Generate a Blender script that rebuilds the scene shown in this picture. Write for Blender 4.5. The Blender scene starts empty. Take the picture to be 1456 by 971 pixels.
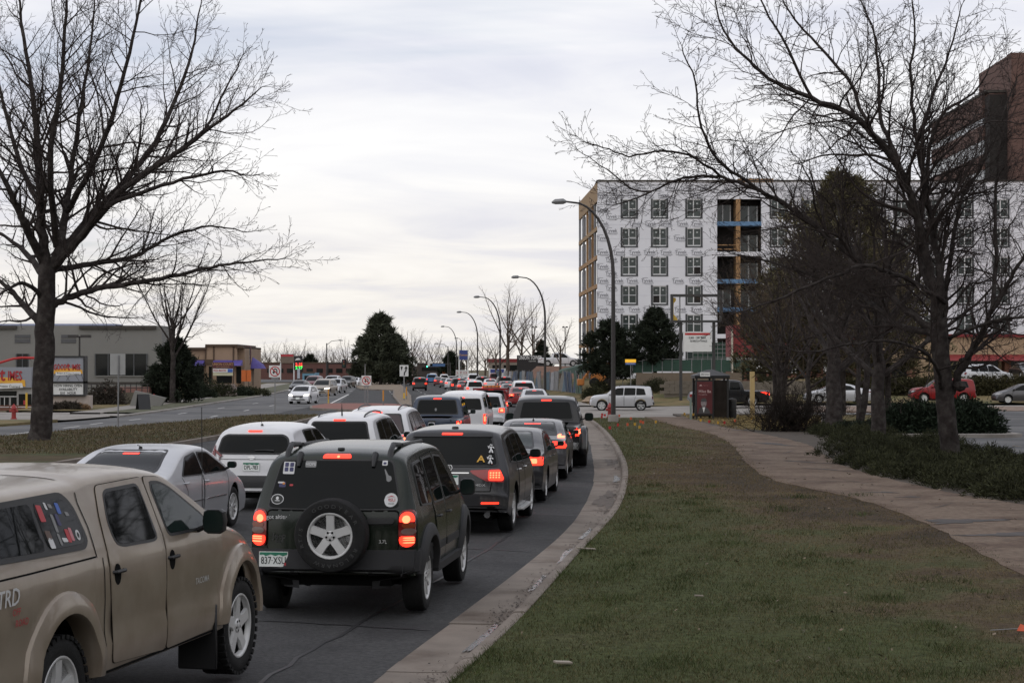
import bpy, math, random
import numpy as np
from math import sin, cos, pi, radians, sqrt, atan, atan2
from mathutils import Vector, Matrix
from mathutils.bvhtree import BVHTree

SC = bpy.context.scene
COL = SC.collection
# ------------------------------------------------------------------ camera, sky, sun, exposure
FPX, HZ, CX, CAMH = 2550.0, 525.0, 728.0, 2.7
cam = bpy.data.cameras.new('camera')
camo = bpy.data.objects.new('camera', cam); COL.objects.link(camo)
cam.sensor_width = 36.0; cam.lens = FPX / 1456 * 36
cam.clip_start = 0.3; cam.clip_end = 6000
camo.location = (0, 0, CAMH)
camo.rotation_euler = (radians(90) + atan((HZ - 485.5) / FPX), 0, 0)
SC.camera = camo

SUN_EL, SUN_AZ = radians(38), radians(215)          # soft sun behind the clouds, behind the camera to the left
W = bpy.data.worlds.new("World"); SC.world = W; W.use_nodes = True
def build_world():
    nt = W.node_tree; N = nt.nodes; Lk = nt.links
    bg = N['Background']; bg.inputs['Strength'].default_value = 0.1
    sky = N.new('ShaderNodeTexSky'); sky.sky_type = 'NISHITA'; sky.sun_disc = False
    sky.sun_elevation = SUN_EL; sky.sun_rotation = SUN_AZ; sky.dust_density = 2.0
    tc = N.new('ShaderNodeTexCoord')
    sep = N.new('ShaderNodeSeparateXYZ'); Lk.new(tc.outputs['Generated'], sep.inputs[0])
    def math_(op, a, b=None, clamp=False):
        m = N.new('ShaderNodeMath'); m.operation = op; m.use_clamp = clamp
        for i, v in enumerate((a, b)):
            if v is None: continue
            if isinstance(v, (int, float)): m.inputs[i].default_value = v
            else: Lk.new(v, m.inputs[i])
        return m.outputs[0]
    zc = math_('MAXIMUM', sep.outputs[2], 0.0)
    den = math_('ADD', zc, 0.10)
    u = math_('DIVIDE', sep.outputs[0], den); v = math_('DIVIDE', sep.outputs[1], den)
    cmb = N.new('ShaderNodeCombineXYZ'); Lk.new(u, cmb.inputs[0]); Lk.new(v, cmb.inputs[1])
    def noise(scale, detail, rough, dist, off, sc3=(1, 1, 1)):
        mp = N.new('ShaderNodeMapping'); mp.inputs['Location'].default_value = off; mp.inputs['Scale'].default_value = sc3
        Lk.new(cmb.outputs[0], mp.inputs[0])
        n = N.new('ShaderNodeTexNoise'); n.inputs['Scale'].default_value = scale; n.inputs['Detail'].default_value = detail
        n.inputs['Roughness'].default_value = rough; n.inputs['Distortion'].default_value = dist
        Lk.new(mp.outputs[0], n.inputs['Vector']); return n.outputs['Fac']
    def ramp(fac, stops):
        r = N.new('ShaderNodeValToRGB'); cr = r.color_ramp
        while len(cr.elements) < len(stops): cr.elements.new(0.5)
        for e, (p, c) in zip(cr.elements, stops): e.position = p; e.color = (*c, 1)
        Lk.new(fac, r.inputs[0]); return r.outputs[0]
    def mix(f, a, b):
        m = N.new('ShaderNodeMix'); m.data_type = 'RGBA'
        for s, x in ((0, f), (6, a), (7, b)):
            if isinstance(x, (int, float)): m.inputs[s].default_value = x
            elif isinstance(x, tuple): m.inputs[s].default_value = (*x, 1)
            else: Lk.new(x, m.inputs[s])
        return m.outputs[2]
    n1 = noise(0.5, 6, 0.5, 0.7, (3.1, 1.7, 0), (0.9, 1, 1))
    n2 = noise(1.5, 6, 0.55, 0.8, (8.2, 4.4, 0), (0.8, 1, 1))
    nn = math_('ADD', math_('MULTIPLY', n1, 0.68), math_('MULTIPLY', n2, 0.32))
    cloud = ramp(nn, [(0.38, (0.62, 0.645, 0.745)), (0.475, (0.72, 0.735, 0.81)), (0.555, (0.83, 0.835, 0.87)), (0.65, (0.91, 0.91, 0.92))])
    # warm, pale band of far cloud low over the horizon
    low = ramp(zc, [(0.0, (1, 1, 1)), (0.05, (0.85, 0.85, 0.85)), (0.11, (0.15, 0.15, 0.15)), (0.17, (0, 0, 0))])
    warm = ramp(n2, [(0.36, (0.74, 0.71, 0.70)), (0.52, (0.87, 0.82, 0.74)), (0.65, (0.92, 0.87, 0.79))])
    cloud = mix(math_('MULTIPLY', low, 0.8), cloud, warm)
    c10 = N.new('ShaderNodeVectorMath'); c10.operation = 'SCALE'; c10.inputs[3].default_value = 9.3; Lk.new(cloud, c10.inputs[0])
    n3 = noise(0.9, 5, 0.55, 0.4, (1.3, 9.4, 0), (0.45, 1, 1))
    gap = ramp(n3, [(0.60, (1, 1, 1)), (0.74, (0.6, 0.6, 0.6))])
    fin = mix(gap, sky.outputs[0], c10.outputs[0])
    Lk.new(fin, bg.inputs['Color'])
build_world()
sun = bpy.data.lights.new('sun', 'SUN'); sun.energy = 0.55; sun.angle = radians(110); sun.color = (1.0, 0.95, 0.88)
suno = bpy.data.objects.new('sun', sun); COL.objects.link(suno)
# direction towards the sun
sd = Vector((sin(SUN_AZ) * cos(SUN_EL), cos(SUN_AZ) * cos(SUN_EL), sin(SUN_EL)))
suno.rotation_euler = sd.to_track_quat('Z', 'Y').to_euler(); suno.location = (-20, -30, 60)
SC.view_settings.view_transform = 'Standard'; SC.view_settings.look = 'None'
SC.view_settings.exposure = 0.26; SC.view_settings.gamma = 1.0
SC.cycles.max_bounces = 6; SC.cycles.diffuse_bounces = 2; SC.cycles.glossy_bounces = 3
SC.cycles.transparent_max_bounces = 6; SC.cycles.caustics_reflective = False; SC.cycles.caustics_refractive = False

# ------------------------------------------------------------------ helpers
def gp(px, py):                                       # point of the flat ground seen at a pixel of the photograph
    Y = CAMH * FPX / (py - HZ); return ((px - CX) * Y / FPX, Y)
def ax(px, Y): return (px - CX) * Y / FPX             # x at distance Y
def az(py, Y): return CAMH - (py - HZ) * Y / FPX      # height at distance Y
def curve(tab):
    xs = np.array([t[0] for t in tab], float); ys = np.array([t[1] for t in tab], float)
    m = np.gradient(ys, xs)
    def f(x):
        if x <= xs[0]: return float(ys[0] + (x - xs[0]) * (ys[1] - ys[0]) / (xs[1] - xs[0]))
        if x >= xs[-1]: return float(ys[-1] + (x - xs[-1]) * (ys[-1] - ys[-2]) / (xs[-1] - xs[-2]))
        i = int(np.searchsorted(xs, x)) - 1; i = max(i, 0)
        h = xs[i + 1] - xs[i]; t = (x - xs[i]) / h
        return float((2*t**3-3*t*t+1)*ys[i] + (t**3-2*t*t+t)*h*m[i] + (-2*t**3+3*t*t)*ys[i+1] + (t**3-t*t)*h*m[i+1])
    return f
def sstep(a, b, x):
    t = min(1, max(0, (x - a) / (b - a))); return t * t * (3 - 2 * t)

MATS = {}
def mat(name, col, rough=0.6, metal=0.0, spec=0.5, coat=0.0, emit=None, es=1.0, var=0.12, vs=3.0, bump=0.0, bs=30.0,
        col2=None, c2s=1.0, c2lo=0.45, c2hi=0.6, island=0.0, coatr=0.05, detail=4):
    if name in MATS: return MATS[name]
    m = bpy.data.materials.new(name); m.use_nodes = True; MATS[name] = m
    nt = m.node_tree; N = nt.nodes; Lk = nt.links; b = N['Principled BSDF']
    b.inputs['Roughness'].default_value = rough; b.inputs['Metallic'].default_value = metal
    b.inputs['Specular IOR Level'].default_value = spec; b.inputs['Coat Weight'].default_value = coat
    b.inputs['Coat Roughness'].default_value = coatr
    tc = N.new('ShaderNodeTexCoord')
    n = N.new('ShaderNodeTexNoise'); n.inputs['Scale'].default_value = vs; n.inputs['Detail'].default_value = detail
    Lk.new(tc.outputs['Object'], n.inputs['Vector'])
    base = N.new('ShaderNodeRGB'); base.outputs[0].default_value = (*col, 1); src = base.outputs[0]
    if col2:
        n2 = N.new('ShaderNodeTexNoise'); n2.inputs['Scale'].default_value = c2s; n2.inputs['Detail'].default_value = 6
        n2.inputs['Roughness'].default_value = 0.6
        Lk.new(tc.outputs['Object'], n2.inputs['Vector'])
        mr = N.new('ShaderNodeMapRange'); mr.inputs[1].default_value = c2lo; mr.inputs[2].default_value = c2hi
        Lk.new(n2.outputs['Fac'], mr.inputs[0])
        mx = N.new('ShaderNodeMix'); mx.data_type = 'RGBA'; mx.inputs[7].default_value = (*col2, 1)
        Lk.new(mr.outputs[0], mx.inputs[0]); Lk.new(src, mx.inputs[6]); src = mx.outputs[2]
    mr = N.new('ShaderNodeMapRange'); mr.inputs[1].default_value = 0.25; mr.inputs[2].default_value = 0.75
    mr.inputs[3].default_value = 1 - var; mr.inputs[4].default_value = 1 + var; mr.clamp = False
    Lk.new(n.outputs['Fac'], mr.inputs[0]); fac = mr.outputs[0]
    if island:
        g = N.new('ShaderNodeNewGeometry'); mi = N.new('ShaderNodeMapRange')
        mi.inputs[3].default_value = 1 - island; mi.inputs[4].default_value = 1 + island
        Lk.new(g.outputs['Random Per Island'], mi.inputs[0])
        mm = N.new('ShaderNodeMath'); mm.operation = 'MULTIPLY'; Lk.new(fac, mm.inputs[0]); Lk.new(mi.outputs[0], mm.inputs[1]); fac = mm.outputs[0]
    sc = N.new('ShaderNodeVectorMath'); sc.operation = 'SCALE'; Lk.new(src, sc.inputs[0]); Lk.new(fac, sc.inputs[3])
    Lk.new(sc.outputs[0], b.inputs['Base Color'])
    if bump:
        nb = N.new('ShaderNodeTexNoise'); nb.inputs['Scale'].default_value = bs; nb.inputs['Detail'].default_value = 5
        Lk.new(tc.outputs['Object'], nb.inputs['Vector'])
        bp = N.new('ShaderNodeBump'); bp.inputs['Strength'].default_value = bump; bp.inputs['Distance'].default_value = 0.02
        Lk.new(nb.outputs['Fac'], bp.inputs['Height']); Lk.new(bp.outputs[0], b.inputs['Normal'])
    if emit:
        b.inputs['Emission Color'].default_value = (*emit, 1); b.inputs['Emission Strength'].default_value = es
    return m

def link(name, me, parent=None):
    o = bpy.data.objects.new(name, me); COL.objects.link(o)
    if parent is not None: o.parent = parent
    return o
def mk(name, V, F, m, parent=None, smooth=True, ang=40, fm=None, nolink=False):
    me = bpy.data.meshes.new(name)
    me.from_pydata([tuple(v) for v in V], [], F)
    for x in (m if isinstance(m, (list, tuple)) else [m]): me.materials.append(x)
    if fm: me.polygons.foreach_set('material_index', fm)
    if smooth:
        me.polygons.foreach_set('use_smooth', [True] * len(me.polygons)); me.set_sharp_from_angle(angle=radians(ang))
    me.update()
    if nolink: return me
    return link(name, me, parent)
def empty(name, loc=(0, 0, 0), rz=0, label=None, cat=None, group=None):
    o = bpy.data.objects.new(name, None); COL.objects.link(o); o.location = loc; o.rotation_euler = (0, 0, rz)
    o.empty_display_size = 0.2
    tag(o, label, cat, group); return o
def tag(o, label=None, cat=None, group=None, kind=None):
    if label: o['label'] = label
    if cat: o['category'] = cat
    if group: o['group'] = group
    if kind: o['kind'] = kind
    return o
def copy_tree(o, parent=None):
    c = o.copy(); COL.objects.link(c); c.parent = parent
    for ch in o.children: copy_tree(ch, c)
    return c

class MB:                                             # collects boxes, tubes, lathes into one mesh
    def __init__(s): s.V = []; s.F = []; s.fm = []; s.mi = 0
    def add(s, V, F):
        o = len(s.V); s.V += [tuple(v) for v in V]; s.F += [tuple(i + o for i in f) for f in F]; s.fm += [s.mi] * len(F); return s
    def box(s, x0, x1, y0, y1, z0, z1, bev=0.0):
        if bev <= 0:
            V = [(x, y, z) for z in (z0, z1) for y in (y0, y1) for x in (x0, x1)]
            return s.add(V, [(0, 2, 3, 1), (4, 5, 7, 6), (0, 1, 5, 4), (2, 6, 7, 3), (0, 4, 6, 2), (1, 3, 7, 5)])
        b = bev; V = []
        for zz, i in ((z0, b), (z0 + b, 0), (z1 - b, 0), (z1, b)):
            j = b
            for (x, y) in ((x0 + i + j*(i==0), y0 + i), (x1 - i - j*(i==0), y0 + i), (x1 - i, y0 + i + j*(i==0)), (x1 - i, y1 - i - j*(i==0)),
                           (x1 - i - j*(i==0), y1 - i), (x0 + i + j*(i==0), y1 - i), (x0 + i, y1 - i - j*(i==0)), (x0 + i, y0 + i + j*(i==0))):
                V.append((x, y, zz))
        F = [tuple(range(7, -1, -1)), tuple(range(24, 32))]
        for k in range(3):
            for q in range(8): F.append((k*8+q, k*8+(q+1) % 8, k*8+8+(q+1) % 8, k*8+8+q))
        return s.add(V, F)
    def tube(s, pts, rads, k=8, cap=True):
        pts = [Vector(p) for p in pts]; n = len(pts)
        if not hasattr(rads, '__len__'): rads = [rads] * n
        V = []; F = []; up = None
        for i, p in enumerate(pts):
            d = (pts[min(i + 1, n - 1)] - pts[max(i - 1, 0)]).normalized()
            if up is None:
                up = Vector((0, 0, 1)) if abs(d.z) < 0.9 else Vector((1, 0, 0))
            a = d.cross(up)
            if a.length < 1e-5: a = d.orthogonal()
            a.normalize(); b = a.cross(d).normalized(); up = b
            for j in range(k):
                t = 2 * pi * j / k; V.append(p + (a * cos(t) + b * sin(t)) * rads[i])
        for i in range(n - 1):
            for j in range(k): F.append((i*k+j, i*k+(j+1) % k, i*k+k+(j+1) % k, i*k+k+j))
        if cap: F += [tuple(range(k - 1, -1, -1)), tuple(range((n-1)*k, n*k))]
        return s.add(V, F)
    def lathe(s, prof, k=16, c=(0, 0, 0), axis='z'):  # prof: (r, h) list
        V = []; F = []
        for r, h in prof:
            for j in range(k):
                t = 2 * pi * j / k; x, y = r * cos(t), r * sin(t)
                V.append((c[0] + x, c[1] + y, c[2] + h) if axis == 'z' else (c[0] + h, c[1] + x, c[2] + y) if axis == 'x' else (c[0] + x, c[1] + h, c[2] + y))
        n = len(prof)
        for i in range(n - 1):
            for j in range(k): F.append((i*k+j, i*k+(j+1) % k, i*k+k+(j+1) % k, i*k+k+j))
        F += [tuple(range(k - 1, -1, -1)), tuple(range((n-1)*k, n*k))]
        return s.add(V, F)
    def prism(s, poly, d, t0, t1):                    # poly in a plane, extruded along d axis ('x','y','z')
        n = len(poly); V = []
        for t in (t0, t1):
            for a, b in poly: V.append((t, a, b) if d == 'x' else (a, t, b) if d == 'y' else (a, b, t))
        F = [tuple(range(n - 1, -1, -1)), tuple(range(n, 2 * n))] + [(i, (i+1) % n, n+(i+1) % n, n+i) for i in range(n)]
        return s.add(V, F)
    def obj(s, name, m, parent=None, smooth=True, ang=40):
        return mk(name, s.V, s.F, m, parent, smooth, ang, s.fm if isinstance(m, (list, tuple)) else None)
def B(*a, **k): return MB().box(*a, **k)
def numesh(name, V, F, m, parent=None):               # big triangle soups from numpy arrays
    me = bpy.data.meshes.new(name); V = np.asarray(V, np.float32); F = np.asarray(F, np.int32)
    me.vertices.add(len(V)); me.vertices.foreach_set('co', V.ravel())
    k = F.shape[1]; me.loops.add(F.size); me.loops.foreach_set('vertex_index', F.ravel())
    me.polygons.add(len(F)); me.polygons.foreach_set('loop_start', np.arange(0, F.size, k, dtype=np.int32))
    me.update(calc_edges=True); me.validate(); me.materials.append(m)
    return link(name, me, parent)

_TC = {}
def text_geo(s, size=1.0, bold=0.0, align='CENTER', sx=1.0, shear=0.0, space=1.0):
    key = (s, bold, align, shear, space)
    if key not in _TC:
        c = bpy.data.curves.new('lettering', 'FONT'); c.body = s; c.size = 1.0; c.offset = bold; c.align_x = align; c.align_y = 'CENTER'
        c.resolution_u = 2; c.shear = shear; c.space_character = space; c.fill_mode = 'FRONT'
        o = bpy.data.objects.new('lettering', c)
        me = bpy.data.meshes.new_from_object(o)
        _TC[key] = ([tuple(v.co) for v in me.vertices], [tuple(p.vertices) for p in me.polygons])
        bpy.data.objects.remove(o); bpy.data.curves.remove(c); bpy.data.meshes.remove(me)
    V, F = _TC[key]
    return [(x * size * sx, y * size, z) for x, y, z in V], F
def text(name, s, size, m, parent, loc, rot=(pi / 2, 0, 0), bold=0.0, align='CENTER', sx=1.0, shear=0.0, space=1.0):
    V, F = text_geo(s, size, bold, align, sx, shear, space)
    o = mk(name, V, F, m, parent, smooth=False); o.location = loc; o.rotation_euler = rot; return o

# ------------------------------------------------------------------ shared materials
M_asph = mat('asphalt', (0.050, 0.050, 0.050), 0.85, spec=0.3, var=0.5, vs=22, bump=0.7, bs=70, col2=(0.033, 0.033, 0.034), c2s=0.5, detail=8)
M_asph2 = mat('asphalt_worn', (0.115, 0.113, 0.111), 0.85, spec=0.3, var=0.2, vs=0.5, bump=0.3, bs=40, col2=(0.07, 0.07, 0.072), c2s=0.15, detail=8)
M_conc = mat('concrete', (0.195, 0.165, 0.138), 0.85, spec=0.3, var=0.2, vs=2.0, bump=0.3, bs=50, col2=(0.10, 0.075, 0.058), c2s=0.8, c2lo=0.5, c2hi=0.72, detail=8)
M_conc2 = mat('concrete_pale', (0.27, 0.25, 0.225), 0.85, spec=0.3, var=0.12, vs=1.2, bump=0.2, bs=30, col2=(0.2, 0.18, 0.16), c2s=0.4)
M_white = mat('road_paint_white', (0.62, 0.61, 0.58), 0.7, var=0.25, vs=4)
M_steel = mat('galvanised_steel', (0.22, 0.22, 0.22), 0.5, metal=0.5, var=0.15)
M_dkpole = mat('dark_bronze_paint', (0.028, 0.024, 0.022), 0.5, var=0.2)
M_black = mat('black_plastic', (0.012, 0.012, 0.013), 0.5, var=0.2)
M_rubber = mat('tyre_rubber', (0.013, 0.013, 0.013), 0.8, spec=0.3, var=0.3, vs=9, bump=0.3, bs=60)
M_dark = mat('underbody_black', (0.006, 0.006, 0.006), 0.9, spec=0.1, var=0.2)
M_glass = mat('car_glass', (0.005, 0.006, 0.006), 0.03, spec=0.14, var=0.1)
M_glassg = mat('car_glass_green', (0.014, 0.022, 0.020), 0.03, spec=0.2, var=0.1)
M_chrome = mat('chrome', (0.6, 0.6, 0.6), 0.15, metal=1.0, var=0.05)
M_alloy = mat('alloy_silver', (0.60, 0.60, 0.59), 0.38, metal=0.25, var=0.08)
M_red_lit = mat('brake_light_lit', (0.4, 0.01, 0.005), 0.3, emit=(1.0, 0.035, 0.015), es=2.2, var=0.1)
M_red_hot = mat('brake_light_hot', (0.6, 0.1, 0.03), 0.3, emit=(1.0, 0.16, 0.07), es=3.2, var=0.1)
M_amb_lit = mat('amber_light_lit', (0.6, 0.2, 0.03), 0.3, emit=(1.0, 0.26, 0.03), es=2.2, var=0.1)
M_lens = mat('tail_lens_red', (0.16, 0.008, 0.008), 0.12, coat=0.5, var=0.1)
M_lens_clear = mat('lens_clear', (0.3, 0.29, 0.28), 0.1, coat=0.5, var=0.1)
M_head_lit = mat('headlight_lit', (0.9, 0.85, 0.8), 0.2, emit=(1.0, 0.86, 0.72), es=4.0, var=0.05)
M_plate = mat('plate_white', (0.80, 0.83, 0.80), 0.5, var=0.08)
M_plateg = mat('plate_green', (0.03, 0.20, 0.12), 0.5, var=0.1)
M_ink = mat('black_ink', (0.012, 0.014, 0.012), 0.6, var=0.1)
M_wtext = mat('white_vinyl', (0.6, 0.6, 0.6), 0.5, var=0.05)
M_redpaint = mat('hydrant_red', (0.28, 0.02, 0.018), 0.5, var=0.2, vs=8)
M_yel = mat('yellow_paint', (0.62, 0.40, 0.05), 0.6, var=0.12)
M_signw = mat('sign_white', (0.66, 0.66, 0.64), 0.5, var=0.05)
M_signred = mat('sign_red', (0.42, 0.02, 0.02), 0.5, var=0.06)
M_bark = mat('bark_dark', (0.034, 0.028, 0.026), 0.95, spec=0.12, var=0.4, vs=6, bump=1.0, bs=14, col2=(0.055, 0.048, 0.044), c2s=4, detail=8)
M_twig = mat('twig_bark', (0.042, 0.034, 0.031), 0.95, spec=0.1, var=0.25)
M_twigb = mat('twig_brown', (0.10, 0.078, 0.062), 0.95, spec=0.1, var=0.25)
# ------------------------------------------------------------------ terrain and ground sheets
xr = curve([(2, -2.9), (10, -1.55), (15.6, -.55), (18.7, -.08), (22.6, .43), (25.5, .80), (28.8, 1.25), (32.9, 1.76), (39.6, 2.36), (47.8, 2.9), (55, 3.22), (70, 3.69), (92, 3.95), (130, 3.0), (160, 1.7), (204, -2.2), (258, -6), (345, -12.5), (500, -24), (700, -39)])
xa = curve([(2, -3.25), (10, -1.95), (16.6, -1.05), (20, -.52), (25.5, .30), (30.2, .92), (36.4, 1.5), (45.6, 2.08), (55, 2.45), (61.5, 2.7), (75.7, 3.05), (93, 3.35), (130, 2.4), (160, 1.1), (204, -2.8), (258, -6.6), (345, -13.1), (500, -24.6), (700, -39.6)])
xl = curve([(2, -27.5), (40, -25.5), (83, -23.4), (95.6, -22.2), (111, -22.2), (137.7, -23.2), (172, -24.6), (249, -30), (356, -38), (500, -52), (700, -72)])
pl = curve([(2, 5.2), (15, 6.2), (23, 6.4), (30.2, 6.9), (35.7, 6.85), (41.2, 6.1), (47.8, 6.35), (60, 7.4), (70, 7.9), (83, 7.4), (96, 7.2)])
pr = curve([(2, 10.4), (15, 10.6), (34.2, 9.7), (37.8, 9.1), (42.2, 8.85), (46.5, 8.8), (55, 9.5), (62, 10.1), (72, 9.9), (84, 9.2), (96, 9.3)])
xmr = lambda Y: xr(Y) - 14.4
xml = curve([(2, -22), (40, -20.2), (60, -19.0), (73, -17.9), (82, -16.6), (92, -15.4), (99, -14.4)])

def h(X, Y):
    d = min(9.0, max(0.0, xr(Y) - X)); z = 0.022 * d * (1 - sstep(40, 105, Y)) * (1 if X > xmr(Y) - 8 else 1)
    r = xr(min(Y, 700))
    z += 1.6 * sstep(134, 157, Y) * sstep(r + 2.5, r + 8, X)
    z += 0.22 * sstep(104, 132, Y) * sstep(11, 16, X)
    return z
def strip(name, fl, fr, Ys, zo, nu, m, kind='structure', attr=None, jit=0.0, wob=0.0):
    V = []; F = []; A = []; rng = random.Random(len(name) * 7 + 1)
    for Y in Ys:
        a, b = fl(Y), fr(Y)
        if wob: a += rng.uniform(-wob, wob); b += rng.uniform(-wob, wob)
        for i in range(nu + 1):
            X = a + (b - a) * i / nu
            V.append((X, Y, h(X, Y) + zo + (jit * rng.uniform(-1, 1) if 0 < i < nu else 0))); A.append(attr(X, Y) if attr else 0)
    n = nu + 1; q = len(V); J = len(Ys)
    for j in range(J - 1):
        for i in range(nu): F.append((j*n+i, j*n+i+1, j*n+n+i+1, j*n+n+i))
    for i in (0, nu):                                  # the sheet's edges go down into the ground
        o = len(V)
        for j in range(J): V.append((V[j*n+i][0], V[j*n+i][1], V[j*n+i][2] - .22)); A.append(A[j*n+i])
        F += [(j*n+i, j*n+n+i, o+j+1, o+j) if i == 0 else (j*n+n+i, j*n+i, o+j, o+j+1) for j in range(J - 1)]
    o = mk(name, V, F, m)
    if attr:
        t = o.data.attributes.new('edge', 'FLOAT', 'POINT'); t.data.foreach_set('value', A)
    return tag(o, kind=kind)
def poly_sheet(name, pts, z, m, kind='structure', hh=True):
    V = [(x, y, (h(x, y) if hh else 0) + z) for x, y in pts]
    n = len(V); F = [tuple(range(n))]
    if z > .05: V += [(x, y, q - .25) for x, y, q in V]; F += [(i, n + i, n + (i+1) % n, (i+1) % n) for i in range(n)]
    return tag(mk(name, V, F, m, smooth=False), kind=kind)
def lin(a, b, n): return [a + (b - a) * i / (n - 1) for i in range(n)]

M_soil = mat('dry_ground', (0.13, 0.105, 0.07), 0.95, spec=0.1, var=0.2, vs=0.3, col2=(0.10, 0.095, 0.05), c2s=0.05, bump=0.4, bs=8, detail=8)
M_drygrass = mat('dry_grass_ground', (0.175, 0.135, 0.07), 0.95, spec=0.1, var=0.3, vs=1.2, col2=(0.10, 0.095, 0.045), c2s=0.25, bump=0.6, bs=20, detail=8)
M_median = mat('median_turf', (0.075, 0.058, 0.034), 0.95, spec=0.1, var=0.35, vs=2.0, col2=(0.06, 0.066, 0.030), c2s=0.35, c2lo=0.48, c2hi=0.6, bump=0.6, bs=20, detail=8)
M_path = mat('pink_path', (0.165, 0.123, 0.092), 0.9, spec=0.2, var=0.3, vs=9, col2=(0.112, 0.078, 0.058), c2s=0.7, bump=0.6, bs=45, detail=8)
M_patch = mat('tar_patch', (0.075, 0.066, 0.062), 0.85, spec=0.3, var=0.3, vs=3)
M_rock = mat('rock_mulch', (0.24, 0.17, 0.125), 0.9, var=0.3, vs=6, col2=(0.13, 0.09, 0.07), c2s=3, bump=1.0, bs=9)
M_brickred = mat('red_brick_paving', (0.20, 0.075, 0.055), 0.85, var=0.25, vs=2, bump=0.3, bs=20)
M_mulch = mat('tan_mulch', (0.19, 0.145, 0.10), 0.95, var=0.2, vs=0.8, bump=0.4, bs=8)

def build_verge_mat():
    m = mat('verge_turf', (0.05, 0.055, 0.026), 0.95, spec=0.1); nt = m.node_tree; N = nt.nodes; Lk = nt.links
    b = N['Principled BSDF']; tc = N.new('ShaderNodeTexCoord')
    def noise(s, d=8, r=0.6):
        n = N.new('ShaderNodeTexNoise'); n.inputs['Scale'].default_value = s; n.inputs['Detail'].default_value = d; n.inputs['Roughness'].default_value = r
        Lk.new(tc.outputs['Object'], n.inputs['Vector']); return n.outputs['Fac']
    at = N.new('ShaderNodeAttribute'); at.attribute_name = 'edge'
    a1 = N.new('ShaderNodeMath'); a1.operation = 'MULTIPLY_ADD'; Lk.new(noise(0.45), a1.inputs[0]); a1.inputs[1].default_value = 2.2; a1.inputs[2].default_value = -1.1
    a2 = N.new('ShaderNodeMath'); a2.operation = 'ADD'; Lk.new(at.outputs['Fac'], a2.inputs[0]); Lk.new(a1.outputs[0], a2.inputs[1])
    r = N.new('ShaderNodeValToRGB'); cr = r.color_ramp
    stops = [(0.0, (0.058, 0.068, 0.028)), (0.38, (0.066, 0.068, 0.032)), (0.52, (0.09, 0.074, 0.041)), (0.68, (0.075, 0.055, 0.036)), (0.85, (0.062, 0.046, 0.033)), (1.0, (0.05, 0.04, 0.03))]
    while len(cr.elements) < len(stops): cr.elements.new(0.5)
    for e, (p, c) in zip(cr.elements, stops): e.position = p; e.color = (*c, 1)
    Lk.new(a2.outputs[0], r.inputs[0])
    mr = N.new('ShaderNodeMapRange'); mr.inputs[1].default_value = .3; mr.inputs[2].default_value = .7; mr.inputs[3].default_value = .6; mr.inputs[4].default_value = 1.45
    Lk.new(noise(9), mr.inputs[0])
    sc = N.new('ShaderNodeVectorMath'); sc.operation = 'SCALE'; Lk.new(r.outputs[0], sc.inputs[0]); Lk.new(mr.outputs[0], sc.inputs[3])
    Lk.new(sc.outputs[0], b.inputs['Base Color'])
    bp = N.new('ShaderNodeBump'); bp.inputs['Strength'].default_value = 0.8; bp.inputs['Distance'].default_value = 0.03
    Lk.new(noise(22), bp.inputs['Height']); Lk.new(bp.outputs[0], b.inputs['Normal'])
    return m
M_verge = build_verge_mat()

def edge_val(X, Y):                                   # 0 at the kerb side turf, 1 along the trodden path edge
    e = 1 - (pl(Y) - X) / 4.2
    e += 0.50 * math.exp(-((Y - 43) / 9) ** 2) + 0.15 * math.exp(-((Y - 30) / 6) ** 2) - 0.22 * math.exp(-((Y - 24) / 5) ** 2) - .35 * sstep(66, 78, Y)
    return min(1.2, max(0, e * 0.62 + 0.13))

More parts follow.
